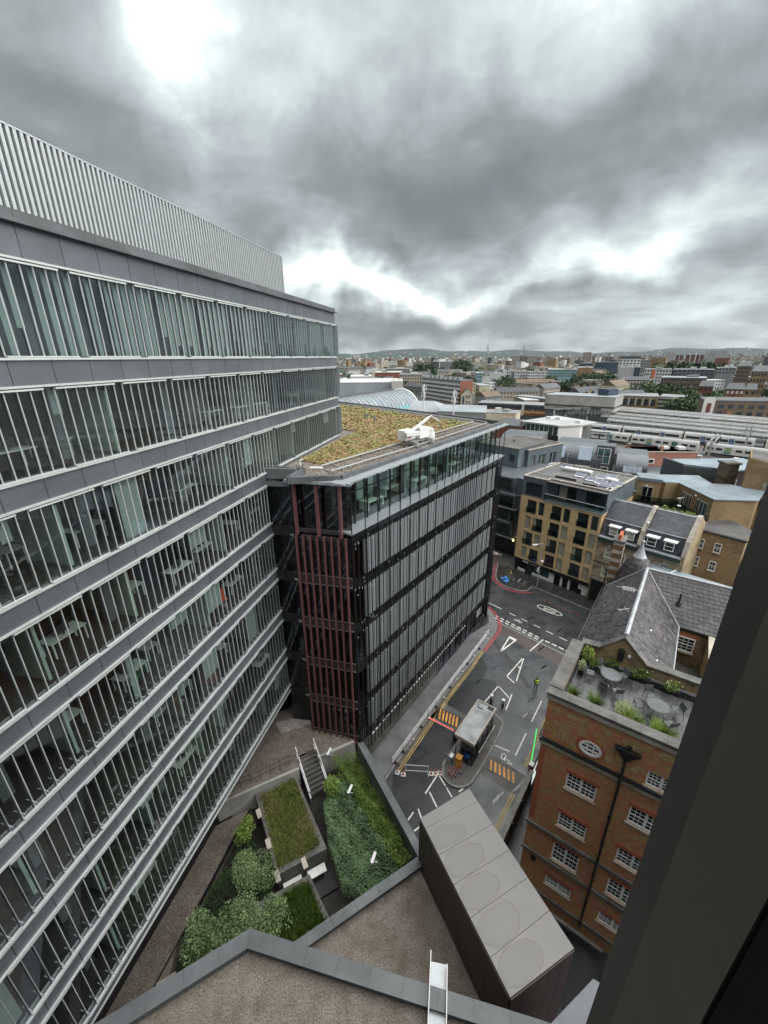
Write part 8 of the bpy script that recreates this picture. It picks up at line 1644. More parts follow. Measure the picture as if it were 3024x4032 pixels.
# ================================================================== STATION, TOWN AND HILLS
# label, category, x, y, width, depth, roof height, facing azimuth, wall, roof, storeys, bays
TOWN = [
('large pale grey metal clad hall behind the arched glass roof', 'hall', -10.1, 329.8, 50.2, 60, 18.1, -1.8, 'metal', 'white', 0, 0),
('long white roofed shed behind the grey metal hall', 'shed', -23.3, 469.4, 24.0, 50, 16.8, -2.8, 'white', 'white', 0, 0),
('low white roofed warehouse at the far left beside the office corner', 'warehouse', -39.5, 418.1, 9.5, 40, 15.9, -5.4, 'white', 'white', 1, 6),
('small bright red building at the far left edge of the town', 'building', -55.4, 557.3, 7.1, 25, 15.7, -5.7, 'red', 'grey', 2, 5),
('red brick factory with a pale roof behind the grey hall', 'factory', 8.5, 639.9, 40.8, 50, 15.3, 0.8, 'red', 'white', 2, 14),
('cream block with blank walls behind the red brick factory', 'building', -6.4, 760.0, 23.3, 40, 16.4, -0.5, 'cream', 'white', 0, 0),
('beige flats with brown window bands left of the white banded office', 'flats', 33.7, 518.9, 27.1, 30, 16.7, 3.7, 'beige', 'grey', 4, 9),
('long grey school block with a flat roof among the trees', 'school', 33.2, 949.4, 51.7, 40, 12.6, 2.0, 'grey', 'grey', 2, 10),
('row of pale terraced houses at the left edge beneath the hills', 'terrace', -75.3, 997.2, 59.0, 20, 13.9, -4.3, 'beige', 'slate', 2, 18),
('ribbed white civic hall with tall fins in the middle distance', 'hall', 75.4, 1498.1, 56.8, 60, 18.3, 2.9, 'white', 'white', 1, 12),
('white stepped block left of the ribbed civic hall', 'building', 22.2, 1649.9, 69.7, 50, 22.4, 0.8, 'white', 'white', 3, 8),
('slim white tower block standing alone below the left hills', 'tower block', -108.9, 2998.0, 21.5, 30, 56.2, -2.1, 'white', 'white', 16, 3),
('pair of pale tower blocks on the left hillside, the wider one', 'tower block', -230.1, 4193.7, 30.1, 30, 61.7, -3.1, 'white', 'grey', 10, 3),
('smaller pale tower block at the left end of the hills', 'tower block', -272.2, 4291.4, 18.0, 30, 64.1, -3.6, 'white', 'grey', 9, 2),
('broad cream tower block above the big dark trees', 'tower block', 418.4, 2566.1, 34.5, 30, 45.0, 9.3, 'cream', 'white', 14, 5),
('dark grey apartment block left of the pair of large trees', 'apartment block', 107.7, 893.5, 17.9, 30, 27.2, 6.9, 'dark', 'grey', 8, 6),
('wide grey apartment block between the two large trees', 'apartment block', 133.5, 890.0, 32.5, 30, 27.0, 8.5, 'grey', 'grey', 8, 9),
('grey apartment block right of the large dark tree', 'apartment block', 177.7, 882.3, 16.3, 30, 23.2, 11.4, 'grey', 'white', 8, 5),
('teal glazed low office at the right of the yellow gabled house', 'office', 135.6, 605.0, 8.7, 30, 14.7, 12.6, 'teal', 'white', 2, 5),
('white flat roofed house with a chimney behind the banded office', 'house', 85.2, 614.1, 15.5, 20, 16.4, 7.9, 'cream', 'dark', 2, 6),
('white apartment block with dark balcony strip left of the glass offices', 'apartment block', 162.0, 536.0, 15.9, 20, 18.5, 16.8, 'white', 'grey', 4, 6),
('narrow white stair tower beside the white apartment block', 'stair tower', 152.1, 538.9, 4.1, 12, 19.2, 15.8, 'white', 'white', 0, 0),
('white apartment block joined by glazed stairs behind the slate roofs', 'apartment block', 199.3, 555.3, 23.4, 20, 17.3, 19.7, 'white', 'grey', 3, 8),
('white and grey apartment wing above the slate roofs', 'apartment block', 186.8, 570.2, 9.7, 18, 17.3, 18.1, 'white', 'grey', 4, 3),
('pale house end with a teal window at the left of the white flats', 'house', 130.9, 544.5, 9.5, 20, 15.7, 13.5, 'white', 'grey', 1, 2),
('plain white rendered block beside the pale house end', 'building', 153.3, 580.1, 16.0, 20, 14.0, 14.8, 'white', 'grey', 1, 0),
('long light blue glazed office with three window bands', 'office', 246.1, 590.8, 38.9, 25, 18.7, 22.6, 'teal', 'white', 3, 16),
('tan brick block with an overhanging roof beside the blue glazed office', 'building', 271.2, 579.7, 18.2, 30, 21.3, 25.1, 'brick', 'white', 0, 0),
('brown and orange striped tower block in the middle distance', 'tower block', 460.3, 1427.6, 25.4, 30, 35.4, 17.9, 'brown', 'dark', 12, 4),
('grey brown apartment slab left of the striped tower block', 'apartment block', 507.6, 1674.8, 31.5, 30, 37.9, 16.9, 'beige', 'grey', 10, 6),
('grey apartment slab right of the striped tower block', 'apartment block', 551.5, 1608.1, 34.4, 30, 36.1, 18.9, 'beige', 'grey', 9, 7),
('broad beige housing block further right of the striped tower', 'apartment block', 626.3, 1687.5, 48.1, 30, 27.7, 20.4, 'beige', 'grey', 6, 9),
('tiny white block at the far left below the horizon', 'tower block', 522.2, 2137.1, 16.5, 25, 39.6, 13.7, 'white', 'white', 8, 3),
('white tower block behind the grey brown slab', 'tower block', 651.7, 2205.7, 17.3, 25, 40.3, 16.5, 'white', 'white', 9, 2),
('pale stepped apartment block at the left of the trees', 'apartment block', 245.6, 969.4, 26.0, 30, 18.6, 14.2, 'beige', 'grey', 5, 7),
('tall pinkish housing tower under the right horizon', 'tower block', 974.2, 2083.5, 38.1, 40, 50.6, 25.1, 'pink', 'grey', 14, 6),
('pair of white blocks on the horizon left of the pinkish tower', 'tower block', 1053.0, 2377.2, 42.7, 30, 44.7, 23.9, 'white', 'white', 8, 5),
('slender brown brick chimney shaft among the dark blue offices', 'chimney', 392.1, 810.1, 3.9, 8, 32.8, 25.8, 'brown', 'brown', 0, 0),
('long dark blue glass building behind the brick chimney shaft', 'office', 426.1, 826.6, 39.6, 40, 23.7, 27.3, 'navy', 'dark', 3, 14),
('dark blue glass building left of the brick chimney shaft', 'office', 402.8, 860.4, 23.7, 30, 21.9, 25.1, 'navy', 'grey', 2, 8),
('brown tower block behind the dark blue glass building', 'tower block', 691.7, 1331.0, 23.8, 30, 32.7, 27.5, 'brown', 'grey', 7, 5),
('grey office tower with layered dark upper floors on the skyline', 'office tower', 316.7, 556.1, 21.8, 35, 35.2, 29.7, 'dark', 'grey', 2, 8),
('white mid rise office with blue window strips under the dark upper floors', 'office', 311.3, 547.7, 23.1, 40, 31.2, 29.6, 'white', 'white', 3, 6),
('grey panelled cinema block below the white office', 'building', 299.9, 531.2, 15.8, 40, 22.3, 29.4, 'panel', 'white', 0, 0),
('grey glass stair block beside the panelled cinema block', 'stair tower', 310.6, 527.3, 6.5, 30, 22.1, 30.5, 'navy', 'grey', 6, 2),
('grey apartment tower right of the white office', 'apartment block', 414.2, 684.4, 13.3, 25, 28.8, 31.2, 'grey', 'grey', 7, 5),
('white apartment block with a bright orange red panel', 'apartment block', 301.1, 472.2, 25.6, 30, 21.3, 32.5, 'white', 'grey', 4, 9),
('long office with dark glazed bands above brick piers by the trees', 'office', 246.9, 352.0, 30.7, 28, 18.3, 35.0, 'brown', 'metal', 4, 16),
('low brown terrace with white arched windows left of the trees', 'terrace', 238.6, 404.9, 25.2, 16, 13.8, 30.5, 'brown', 'slate', 2, 10),
('grey zinc clad school with recessed windows behind the long office', 'school', 350.8, 486.8, 37.7, 30, 20.3, 35.8, 'dark', 'grey', 3, 9),
('grey roofed block beside the zinc clad school', 'building', 385.6, 485.5, 17.3, 30, 21.9, 38.5, 'grey', 'grey', 2, 6),
('wide white slab block with a blue stripe near the horizon', 'apartment block', 1042.3, 1588.6, 39.8, 30, 43.5, 33.3, 'white', 'white', 12, 8),
('first dark red tower of three with a pale stair shaft', 'tower block', 843.3, 1240.5, 19.6, 30, 35.2, 34.2, 'maroon', 'grey', 9, 4),
('second dark red tower of three, the middle one', 'tower block', 864.0, 1226.2, 23.0, 30, 35.5, 35.2, 'maroon', 'grey', 9, 4),
('third dark red tower of three, next to the white slabs', 'tower block', 881.9, 1213.4, 18.3, 30, 35.7, 36.0, 'maroon', 'grey', 9, 4),
('tall white ribbed slab block, left of the pair on the horizon', 'tower block', 1140.3, 1519.8, 30.5, 30, 47.5, 36.9, 'white', 'white', 14, 8),
('tall white ribbed slab block, right of the pair on the horizon', 'tower block', 1165.0, 1500.9, 30.8, 30, 48.1, 37.8, 'white', 'white', 14, 8),
('pink estate block left of the wide white slab', 'apartment block', 1012.7, 1607.6, 35.5, 30, 30.8, 32.2, 'pink', 'grey', 6, 6),
('red brick mansion block with white sash windows above the trees', 'mansion block', 210.8, 253.9, 8.6, 18, 16.3, 39.7, 'redbrick', 'slate', 4, 4),
('brick gable house with white coping beside the mansion block', 'house', 208.7, 274.7, 7.3, 18, 16.7, 37.2, 'redbrick', 'slate', 2, 3),
('tan brick warehouse with a tall corner tower at the right', 'warehouse', 230.6, 263.3, 7.4, 30, 25.9, 41.2, 'brick', 'slate', 4, 5),
('tan brick wing with a slate roof beside the mansion block', 'building', 216.1, 249.4, 5.2, 16, 16.3, 40.9, 'brick', 'slate', 1, 2),
('brown brick blocks with small windows at the right skyline', 'building', 333.6, 398.9, 9.9, 25, 25.5, 39.9, 'brown', 'slate', 4, 7),
]
CC = {'metal': (0.30, 0.33, 0.35), 'white': (0.56, 0.56, 0.54), 'cream': (0.50, 0.46, 0.34), 'red': (0.30, 0.075, 0.05), 'beige': (0.36, 0.31, 0.25), 'grey': (0.25, 0.26, 0.26), 'dark': (0.10, 0.11, 0.12), 'teal': (0.22, 0.34, 0.36), 'brown': (0.16, 0.12, 0.085), 'brick': (0.26, 0.18, 0.095),
      'pink': (0.34, 0.25, 0.22), 'navy': (0.05, 0.075, 0.11), 'panel': (0.40, 0.40, 0.39), 'maroon': (0.14, 0.04, 0.035), 'redbrick': (0.20, 0.075, 0.045), 'slate': (0.09, 0.095, 0.10)}
TM = {k: mat('town_'+k, c, 0.8, 0.14, 0.08, stain=0.15, grain=0.08, gscale=0.8) for k, c in CC.items()}
TM['win'] = mat('town_window', (0.04, 0.048, 0.055), 0.15, 0.3, 0.3)
TM['winw'] = mat('town_window_pale', (0.60, 0.60, 0.57), 0.6, 0.1, 0.3)
def town_building(lab, cat, x, y, w, d, zt, az, col, roof, fl, bays):
 F = Fr(x, y, az+90); t = thing(cat.replace(' ', '_'), lab, cat, (x, y, 0)); F = Fr(x-F.u[0]*w/2, y-F.u[1]*w/2, az+90)      # u across the view, w towards the camera
 obj('wall', MB().box(F, 0, w, -d, 0, 0, zt), TM[col], t); obj('roof', MB().box(F, -0.2, w+0.2, -d, 0.25, zt, zt+0.35), TM[roof], t)
 rnd = random.Random(int(x)); h = w*0.12
 if cat not in ('chimney', 'hall'):
  for i in range(2 if w > 14 else 1): a = w*(0.2+0.5*rnd.random()); obj('roof_plant', MB().box(F, a, a+h+1.5, -d*0.6, -d*0.3, zt+0.35, zt+1.6+rnd.random()), TM['grey' if roof != 'grey' else 'white'], t)
 dist = math.hypot(x, y)
 if fl and bays:
  H = (zt-3.0)/fl if fl > 1 else (zt-2); H = min(H, 3.4) if fl <= 6 else (zt-1.5)/fl
  ww = w/bays*0.55; wh = H*0.5
  if dist < 800 and fl*bays <= 60:
   me = mesh('window', MB().box(ID, 0, ww, -0.02, 0.12, 0, wh), TM['winw'] if 'arched' in lab or 'sash' in lab else TM['win'])
   for k in range(fl):
    for j in range(bays): inst('window', me, t, F(w*(j+0.5)/bays-ww/2, 0.0, zt-H*(k+1)+H*0.28), F.rot)
   if 'orange' in lab: obj('orange_panel', MB().box(F, w*0.30, w*0.42, 0, 0.2, zt-9, zt-0.2), mat('orange_panel', (0.55, 0.12, 0.05), 0.6), t)
   if 'balcony' in lab: obj('balcony_strip', MB().box(F, w*0.38, w*0.6, 0, 0.25, zt-13, zt-0.5), TM['dark'], t)
  else:
   m = MB()
   for k in range(fl):
    for j in range(bays): u = w*(j+0.5)/bays-ww/2; z = zt-H*(k+1)+H*0.28; m.box(F, u, u+ww, -0.02, 0.15, z, z+wh)
   obj('window', m, TM['win'], t, kind='stuff')
   if dist > 1000 and (cat == 'tower block' or 'slab' in lab):
    m = MB()
    for j in range(0, bays, 2): u = w*j/bays; m.box(F, u, u+w*0.06, -0.02, 0.5, 0, zt)
    obj('rib', m, TM['grey' if col != 'maroon' else 'winw'], t, kind='stuff')
 if roof == 'slate' or (cat in ('house',)):
  b = MB(); p = [F(-0.3, 0.3, zt+0.35), F(w+0.3, 0.3, zt+0.35), F(w+0.3, -d, zt+0.35), F(-0.3, -d, zt+0.35)]; r = [F(w*0.08, -d/2, zt+3.4), F(w*0.92, -d/2, zt+3.4)]
  b.face([p[0], p[1], r[1], r[0]]).face([p[2], p[3], r[0], r[1]]).face([p[1], p[2], r[1]]).face([p[3], p[0], r[0]]); obj('pitched_roof', b, TM['slate'], t)
 return t
def station_and_town():
 for row in TOWN: town_building(*row)
 rnd = random.Random(17)
 # ---- raised railway
 struct('railway_viaduct', MB().prism([(50, 182), (92, 222), (128, 204), (260, 60), (150, 20), (104, 90), (72, 138)], 0, S(-30.2)), mat('track_ballast', (0.11, 0.10, 0.09), 0.9, 0.25, 0.4, grain=0.3, gscale=2))
 tw = mat('train_white', (0.66, 0.66, 0.63), 0.35, 0.05, 1, stain=0.1); tg = mat('train_grey_roof', (0.40, 0.41, 0.40), 0.5, 0.1, 1, stain=0.15); td = mat('train_dark', (0.025, 0.027, 0.03), 0.3, 0.1, 1); tt = mat('train_teal_door', (0.10, 0.28, 0.27), 0.4, 0.1, 1); tb = mat('train_blue_door', (0.20, 0.27, 0.42), 0.4, 0.1, 1); ty = mat('train_yellow', (0.62, 0.42, 0.04), 0.5, 0.1, 1)
 def car(F, u, L, z, kind, lab, first=False, last=False, proto={}):
  t = thing('train_carriage', lab, 'train', F(u, 0, z), 'commuter train carriages in the station'); h = 3.75; w = 1.38
  pr = [(-w, 0.9), (-w*1.0, 2.6), (-w*0.93, 3.25), (-w*0.6, 3.65), (0, 3.78), (w*0.6, 3.65), (w*0.93, 3.25), (w, 2.6), (w, 0.9)]
  m = MB(); n = len(pr); A = [F(u+0.25, a, z+b) for a, b in pr]; B_ = [F(u+L-0.25, a, z+b) for a, b in pr]; m.v = A+B_
  for i in range(n-1): m.f.append((i, i+1, n+i+1, n+i)); m.m.append(1 if 2 <= i <= 5 else 0)
  m.f += [tuple(range(n)), tuple(range(2*n-1, n-1, -1)), (0, n, 2*n-1, n-1)]; m.m += [0, 0, 0]; obj('body', m, [tw, tg], t)
  obj('underframe', MB().box(F, u+0.6, u+L-0.6, -w*0.85, w*0.85, z+0.25, z+0.9), td, t); obj('gangway', MB().box(F, u-0.2, u+0.3, -1.1, 1.1, z+1.0, z+3.3), td, t)
  if kind == 'g':
   wn = mesh('train_window', MB().box(ID, 0, 1.55, 0, 0.03, 0, 0.75), td)
   for a in (0.5, 2.7, 7.6, 9.8, 15.2, 17.4):
    if a < L-2: inst('window', wn, t, F(u+a+0.3, w, z+1.85), F.rot)
   for a in (5.1, 12.6):
    if a < L-1.5: dd = obj('door', MB().box(F, u+a, u+a+1.7, w, w+0.03, z+1.0, z+2.95), tt, t); obj('door_glass', MB().box(F, u+a+0.25, u+a+0.65, w+0.03, w+0.04, z+1.8, z+2.7).box(F, u+a+1.05, u+a+1.45, w+0.03, w+0.04, z+1.8, z+2.7), ty if a < 6 else td, dd)
  else:
   obj('window', MB().box(F, u+0.9, u+5.0, w, w+0.03, z+1.7, z+2.6), td, t); obj('window', MB().box(F, u+6.8, u+12.9, w, w+0.03, z+1.7, z+2.6), td, t); obj('window', MB().box(F, u+14.8, u+L-0.9, w, w+0.03, z+1.7, z+2.6), td, t)
   for a in (5.15, 13.1): dd = obj('door', MB().box(F, u+a, u+a+1.5, w, w+0.03, z+1.0, z+2.95), tb, t); obj('door_glass', MB().box(F, u+a+0.25, u+a+0.6, w+0.03, w+0.04, z+1.8, z+2.7).box(F, u+a+0.9, u+a+1.25, w+0.03, w+0.04, z+1.8, z+2.7), td, dd)
   obj('skirt_stripe', MB().box(F, u+0.4, u+L-0.4, w+0.001, w+0.02, z+0.95, z+1.15), td, t)
  if first: obj('cab_end', MB().box(F, u+0.12, u+0.26, -1.2, 1.2, z+1.0, z+2.9), ty, t)
 FA = Fr(79.0, 156.7, 137.3); zA = S(-30.0)
 names = ['white and grey carriage of the nearer train, partly behind the white roofed building', 'white and grey carriage with teal doors, second along the nearer train', 'third carriage of the nearer train, ending behind the signal gantry', 'first carriage of the right hand unit on the nearer track', 'carriage at the right end of the nearer track, by the window post']
 for i, (u, L) in enumerate(((-26, 20), (-5.8, 20), (14.6, 20), (36.2, 20), (56.4, 20), (76.6, 20))): car(FA, u, L, zA, 'g', names[i] if i < 5 else 'carriage on the nearer track hidden by the window post', i in (3,))
 FBt = Fr(86.0, 173.0, 134.2)
 nb = ['leading carriage of the farther train with yellow cab behind the white building', 'second carriage of the farther train with a long dark window band', 'third carriage of the farther train with pale blue doors', 'right hand carriage of the farther train under the canopies', 'last visible carriage of the farther train at the window post']
 for i, (u, L) in enumerate(((-16, 8), (-7, 20), (13.3, 20), (33.6, 20), (56, 20), (76.2, 20))): car(FBt, u, L, zA, 'b', nb[i] if i < 5 else 'carriage on the farther track hidden by the window post', i in (1, 4))
 cr = mat('canopy_sheet', (0.36, 0.37, 0.37), 0.5, 0.1, 0.3, stain=0.3)
 for i, (a, b, wd) in enumerate((((97.5, 178.5), (161.5, 100.3), 5), ((101.5, 191.5), (170, 108.0), 5.5), ((107.5, 202.3), (178, 114.5), 6), ((117.5, 215.5), (187, 122.5), 6.5), ((124, 222), (197, 133), 8.0))):
  F = Fr(a[0], a[1], az_of(a, b)); L = math.dist(a, b); t = thing('platform_canopy', ['long grey platform canopy nearest the trains', 'second long platform canopy from the trains', 'third long platform canopy from the trains', 'fourth long platform canopy from the trains', 'farthest and widest grey platform canopy of the station'][i], 'canopy', (*a, S(-30)))
  n = 12; zc = S(-25.5)
  for k in range(n): obj('roof_sheet', MB().hexa([F(k*L/n+0.1, -wd/2, zc-0.25), F((k+1)*L/n-0.1, -wd/2, zc-0.25), F((k+1)*L/n-0.1, wd/2, zc-0.25), F(k*L/n+0.1, wd/2, zc-0.25), F(k*L/n+0.1, -wd/2, zc-0.1), F((k+1)*L/n-0.1, -wd/2, zc-0.1), F((k+1)*L/n-0.1, wd/2, zc-0.1), F(k*L/n+0.1, wd/2, zc-0.1)]), cr, t)
  obj('fascia', MB().box(F, 0, L, wd/2, wd/2+0.1, zc-0.55, zc-0.05), tw, t); obj('ridge', MB().tube(F(0, 0, zc), F(L, 0, zc), 0.25, 5), tg, t); obj('platform', MB().box(F, -3, L+3, -wd/2+0.3, wd/2-0.3, S(-30.2), S(-29.2)), TM['grey'], t)
  for k in range(n): obj('column', MB().box(F, k*L/n+3-0.12, k*L/n+3+0.12, -0.12, 0.12, S(-29.2), zc-0.2), tw, t)
 # signal gantries and footbridge
 def gantry(a, b, z, lab, h=1.4, posts=True):
  F = Fr(a[0], a[1], az_of(a, b)); L = math.dist(a, b); t = thing('gantry', lab, 'gantry', (*a, S(-30))); n = int(L/1.4)
  for w in (-0.6, 0.6):
   obj('chord', MB().tube(F(0, w, z), F(L, w, z), 0.09, 4).tube(F(0, w, z+h), F(L, w, z+h), 0.09, 4), X['mast'], t); m = MB()
   for k in range(n): m.tube(F(k*L/n, w, z), F((k+1)*L/n, w, z+h), 0.05, 4).tube(F((k+1)*L/n, w, z), F((k+1)*L/n, w, z+h), 0.05, 4)
   obj('lattice', m, X['steel'], t)
  for u in (0.3, L-0.3): obj('leg', MB().box(F, u-0.2, u+0.2, -0.3, 0.3, S(-30.2), z), X['steel'], t)
  for k in range(3): obj('signal', MB().box(F, L*(k+1)/4, L*(k+1)/4+0.5, 0.65, 0.9, z-1.0, z+0.6), X['mast'], t)
 gantry((80, 183), (97, 178), S(-24.0), 'dark lattice signal gantry at the left end of the platforms', 1.6); gantry((76, 186), (93, 189), S(-22.6), 'upper dark lattice walkway at the left end of the platforms', 1.2)
 gantry((102, 126), (112, 136), S(-25.6), 'lattice signal gantry crossing the near track in front of the trains', 1.2); gantry((118, 132), (128, 144), S(-24.6), 'lattice signal gantry at the right of the station', 1.4); gantry((66, 146), (77, 139), S(-25.6), 'white lattice mast lying behind the barrel roofed building', 1.0)
 for i, (x, y) in enumerate(((76, 146), (88, 132), (96, 122), (104, 118), (110, 112))): obj('track_cabinet', MB().box(Fr(x, y, 45), -1, 1, -0.6, 0.6, S(-30.2), S(-28.6)), TM['white'] if i % 2 else X['steel'], None, label=['pale trackside cabinet behind the barrel roofs', 'grey trackside cabinet behind the salmon building', 'pale trackside cabinet left of the near gantry', 'grey trackside cabinet right of the near gantry', 'pale trackside cabinet at the right of the salmon building'][i], category='cabinet')
 # long low station building, concrete block
 def simple(name, lab, cat, pts, z0, z1, m, roofm, rz=0.4):
  t = thing(name, lab, cat, (*pts[0], max(0, z0))); obj('wall', MB().prism(pts, z0, z1), m, t); c = (sum(p[0] for p in pts)/len(pts), sum(p[1] for p in pts)/len(pts)); obj('roof', MB().prism([(c[0]+(x-c[0])*1.01, c[1]+(y-c[1])*1.01) for x, y in pts], z1, z1+rz), roofm, t); return t
 t = simple('station_wall', 'long dark glazed station building with a red brick base', 'station building', [(58, 256), (108, 228), (116, 240), (64, 270)], 0, S(-26.4), TM['dark'], TM['grey'])
 G = Fr(58, 256, az_of((58, 256), (108, 228))); obj('brick_base', MB().box(G, 0, 57, 0, 0.4, 4, S(-29.0)), TM['redbrick'], t); obj('white_pier', MB().box(G, 26, 27.2, 0, 1.0, 4, S(-26)), TM['white'], t)
 for k in range(28): obj('pane', MB().box(G, 2*k+0.1, 2*k+1.9, 0, 0.2, S(-28.6), S(-26.8)), TM['win'], t)
 for k in range(7): obj('lamp', MB().box(G, 4+7*k, 4.5+7*k, 0.5, 0.8, S(-29.4), S(-29.0)), X['steelw'], t)
 obj('yellow_fence', MB().box(G, 14, 57, 4.0, 4.2, S(-30.2), S(-29.4)), mat('yellow_fence', (0.5, 0.36, 0.12), 0.6), t)
 Cq = [(81.1, 211.1), (106.1, 192.3), (116.7, 204.8), (92, 224)]
 t = simple('concrete_block', 'windowless pale concrete signal building with a dark band above the platforms', 'building', Cq, S(-24.8), S(-18.1), mat('board_concrete', (0.38, 0.37, 0.34), 0.85, 0.1, 0.3, stain=0.2, grain=0.08, gscale=1), TM['metal'], 0.25)
 obj('dark_band', MB().prism([(80.95, 211.0), (106.1, 192.1), (116.9, 204.8), (116.6, 204.8), (106.1, 192.45), (81.2, 211.2)], S(-23.0), S(-22.3)), TM['win'], t); G = Fr(*Cq[0], az_of(Cq[0], Cq[1]))
 for a, b in ((17.5, 21), (21.6, 26)): obj('window', MB().box(G, a, b, 0, 0.3, S(-24.0), S(-22.9)), TM['win'], t)
 obj('undercroft', MB().prism([(82, 211.5), (106, 194), (115, 204.5), (92, 222)], 0, S(-24.8)), TM['dark'], t); obj('plant_room', MB().prism([(106.5, 200), (113.0, 203.5), (111, 209), (104, 205)], S(-18), S(-15.0)), TM['navy'], t)
 # graffiti box and flat roofs beyond the planted roof
 t = simple('lift_block', 'pale rendered block with white and orange graffiti beyond the planted roof', 'building', [(40.5, 171), (53.2, 167), (58, 176), (44, 182)], 0, S(-21.6), TM['cream'], TM['grey'], 0.3); G = Fr(40.5, 171, az_of((40.5, 171), (53.2, 167)))
 og = mat('graffiti_orange', (0.62, 0.22, 0.10), 0.7); text_on(G, 8.0, 0.06, S(-23.6), 'DVSER', 1.5, og, t, 'graffiti', 0.10); text_on(G, 8.05, 0.09, S(-23.55), 'DVSER', 1.5, X['steelw'], t, 'graffiti', 0.02)
 m = MB()
 for k in range(16): u = 7.9+0.34*k; m.face([G(u, 0.05, S(-23.7)), G(u+0.34, 0.05, S(-23.7)), G(u+0.17, 0.05, S(-24.1))]).face([G(u, 0.05, S(-22.3)), G(u+0.17, 0.05, S(-21.95)), G(u+0.34, 0.05, S(-22.3))])
 obj('graffiti_edge', m, og, t, kind='stuff'); obj('roof_box', MB().box(G, 5, 7.4, -5, -3, S(-21.5), S(-19.8)), TM['white'], t); obj('roof_tank', MB().lathe([(1.8, S(-21.4)), (1.8, S(-20.4))], G(9.6, -5, 0)[:2], 14), TM['grey'], t)
 simple('flat_block', 'grey flat roofed block between the planted roof and the graffiti wall', 'building', [(22.5, 168), (40, 162), (46, 186), (27, 192)], 0, S(-20.6), TM['grey'], TM['metal'], 0.3)
 simple('flat_block', 'blue grey roofed building with a row of small white windows below the graffiti wall', 'building', [(34, 128), (41, 122), (49, 132), (42, 140)], 0, S(-19.9), TM['redbrick'], TM['slate'], 0.5)
 # hip roofed ribbed shed
 t = thing('shed', 'grey ribbed hip roofed shed below the arched glass roof', 'shed', (16, 195, 0)); q = [(3, 197), (27.5, 188), (34, 214), (9, 222)]; rz = [(12.5, 205, S(-19.6)), (24.5, 201, S(-19.6))]
 obj('wall', MB().prism(q, 0, S(-23.4)), TM['grey'], t); e = [(x, y, S(-23.3)) for x, y in q]; m = MB().face([e[0], e[1], rz[1], rz[0]]).face([e[1], e[2], rz[1]]).face([e[2], e[3], rz[0], rz[1]]).face([e[3], e[0], rz[0]]); obj('roof', m, TM['metal'], t)
 for k in range(30): f = k/29; a = Vector(e[0]).lerp(Vector(e[1]), f); g = min(1, f/0.36, (1-f)/0.14); b = Vector(rz[0]).lerp(Vector(rz[1]), min(1, max(0, (f-0.36)/0.5))); b = a.lerp(b, 1) if g >= 1 else a.lerp(Vector(rz[0] if f < .5 else rz[1]), g); obj('roof_rib', MB().tube(a+Vector((0,0,.06)), b+Vector((0,0,.06)), 0.09, 4), TM['panel'], t)
 # arched glass roof
 t = thing('arched_roof', 'long glazed barrel roof with curved white end arch', 'train shed', (0, 190, 0)); F = Fr(-22, 156.5, az_of((-22, 156.5), (9.0, 211))); L = math.dist((-22, 156.5), (9.0, 211)); r = 10; zc = S(-25.5); ht = 10.5; n = 14; arc = [(r*math.cos(math.pi*k/n), zc+ht*math.sin(math.pi*k/n)) for k in range(n+1)]
 gg = mat('train_shed_glass', (0.24, 0.28, 0.31), 0.2, 0.2, 0.3, island=0.12); cy = mat('cyan_glazing', (0.16, 0.42, 0.45), 0.3, 0.1, 0.5); nb_ = 20
 for i in range(nb_):
  for k in range(n):
   if arc[k][0] < -7: continue
   (a0, z0), (a1, z1) = arc[k], arc[k+1]; u0, u1 = L*i/nb_+0.1, L*(i+1)/nb_-0.1; obj('roof_pane', MB().face([F(u0,a0,z0), F(u1,a0,z0), F(u1,a1,z1), F(u0,a1,z1)][::-1]), cy if k < 2 and i > 8 else gg, t)
 for i in range(nb_+1): obj('arch_rib', MB().path([F(L*i/nb_, a*1.015, z+0.1) for a, z in arc], 0.16 if i < nb_ else 0.7, 5), TM['panel'] if i < nb_ else TM['white'], t)
 obj('wall', MB().box(F, 0, L, -r, r, 0, zc), TM['grey'], t); obj('edge_beam', MB().box(F, 0, L, -r*0.55, -r*0.4, zc+ht*0.85, zc+ht+0.5), TM['dark'], t)
 for k in range(8): obj('roof_unit', MB().box(Fr(-16+5*k, 262, 85), 0, 5, -6, 0, 8, S(-21.8-0.4*k+0.4*k)), TM['metal'], None, label='grey boxed step %s along the metal clad hall' % ['one', 'two', 'three', 'four', 'five', 'six', 'seven', 'eight'][k], category='annex') if k < 4 else None
 obj('end_wall', MB().box(Fr(12.5, 318, 92), -6, 2.5, -40, 1, 0, S(-16.5)), mat('ribbed_concrete', (0.42, 0.41, 0.38), 0.8, 0.12, 0.5), None, label='ribbed pale concrete end wall of the metal clad hall', category='wall')
 # white banded slab office
 a, b, c = (37.6, 408), (62.3, 344.5), (75.5, 358); zt = S(-18.4)
 t = thing('office_block', 'long office slab with white and dark bands and a brick end wall', 'office building', (*b, 0)); G = Fr(*a, az_of(a, b)); L = math.dist(a, b); obj('wall', MB().prism([a, b, c, (52, 420)], 0, zt), TM['redbrick'], t); obj('roof', MB().prism([a, b, c, (52, 420)], zt, zt+0.5), TM['dark'], t)
 for k in range(5):
  z = zt-3.4*k; obj('white_band', MB().box(G, 0.5, L-0.5, 0, 0.6, z-3.4, z-1.9), TM['winw'], t); obj('window_band', MB().box(G, 0.5, L-0.5, 0, 0.3, z-1.9, z-0.1), TM['win'], t)
  mm = MB(); [mm.box(G, 0.5+j*1.6, 0.62+j*1.6, 0.3, 0.45, z-1.9, z-0.1) for j in range(int(L/1.6))]; obj('window_bar', mm, TM['winw'], t, kind='stuff')
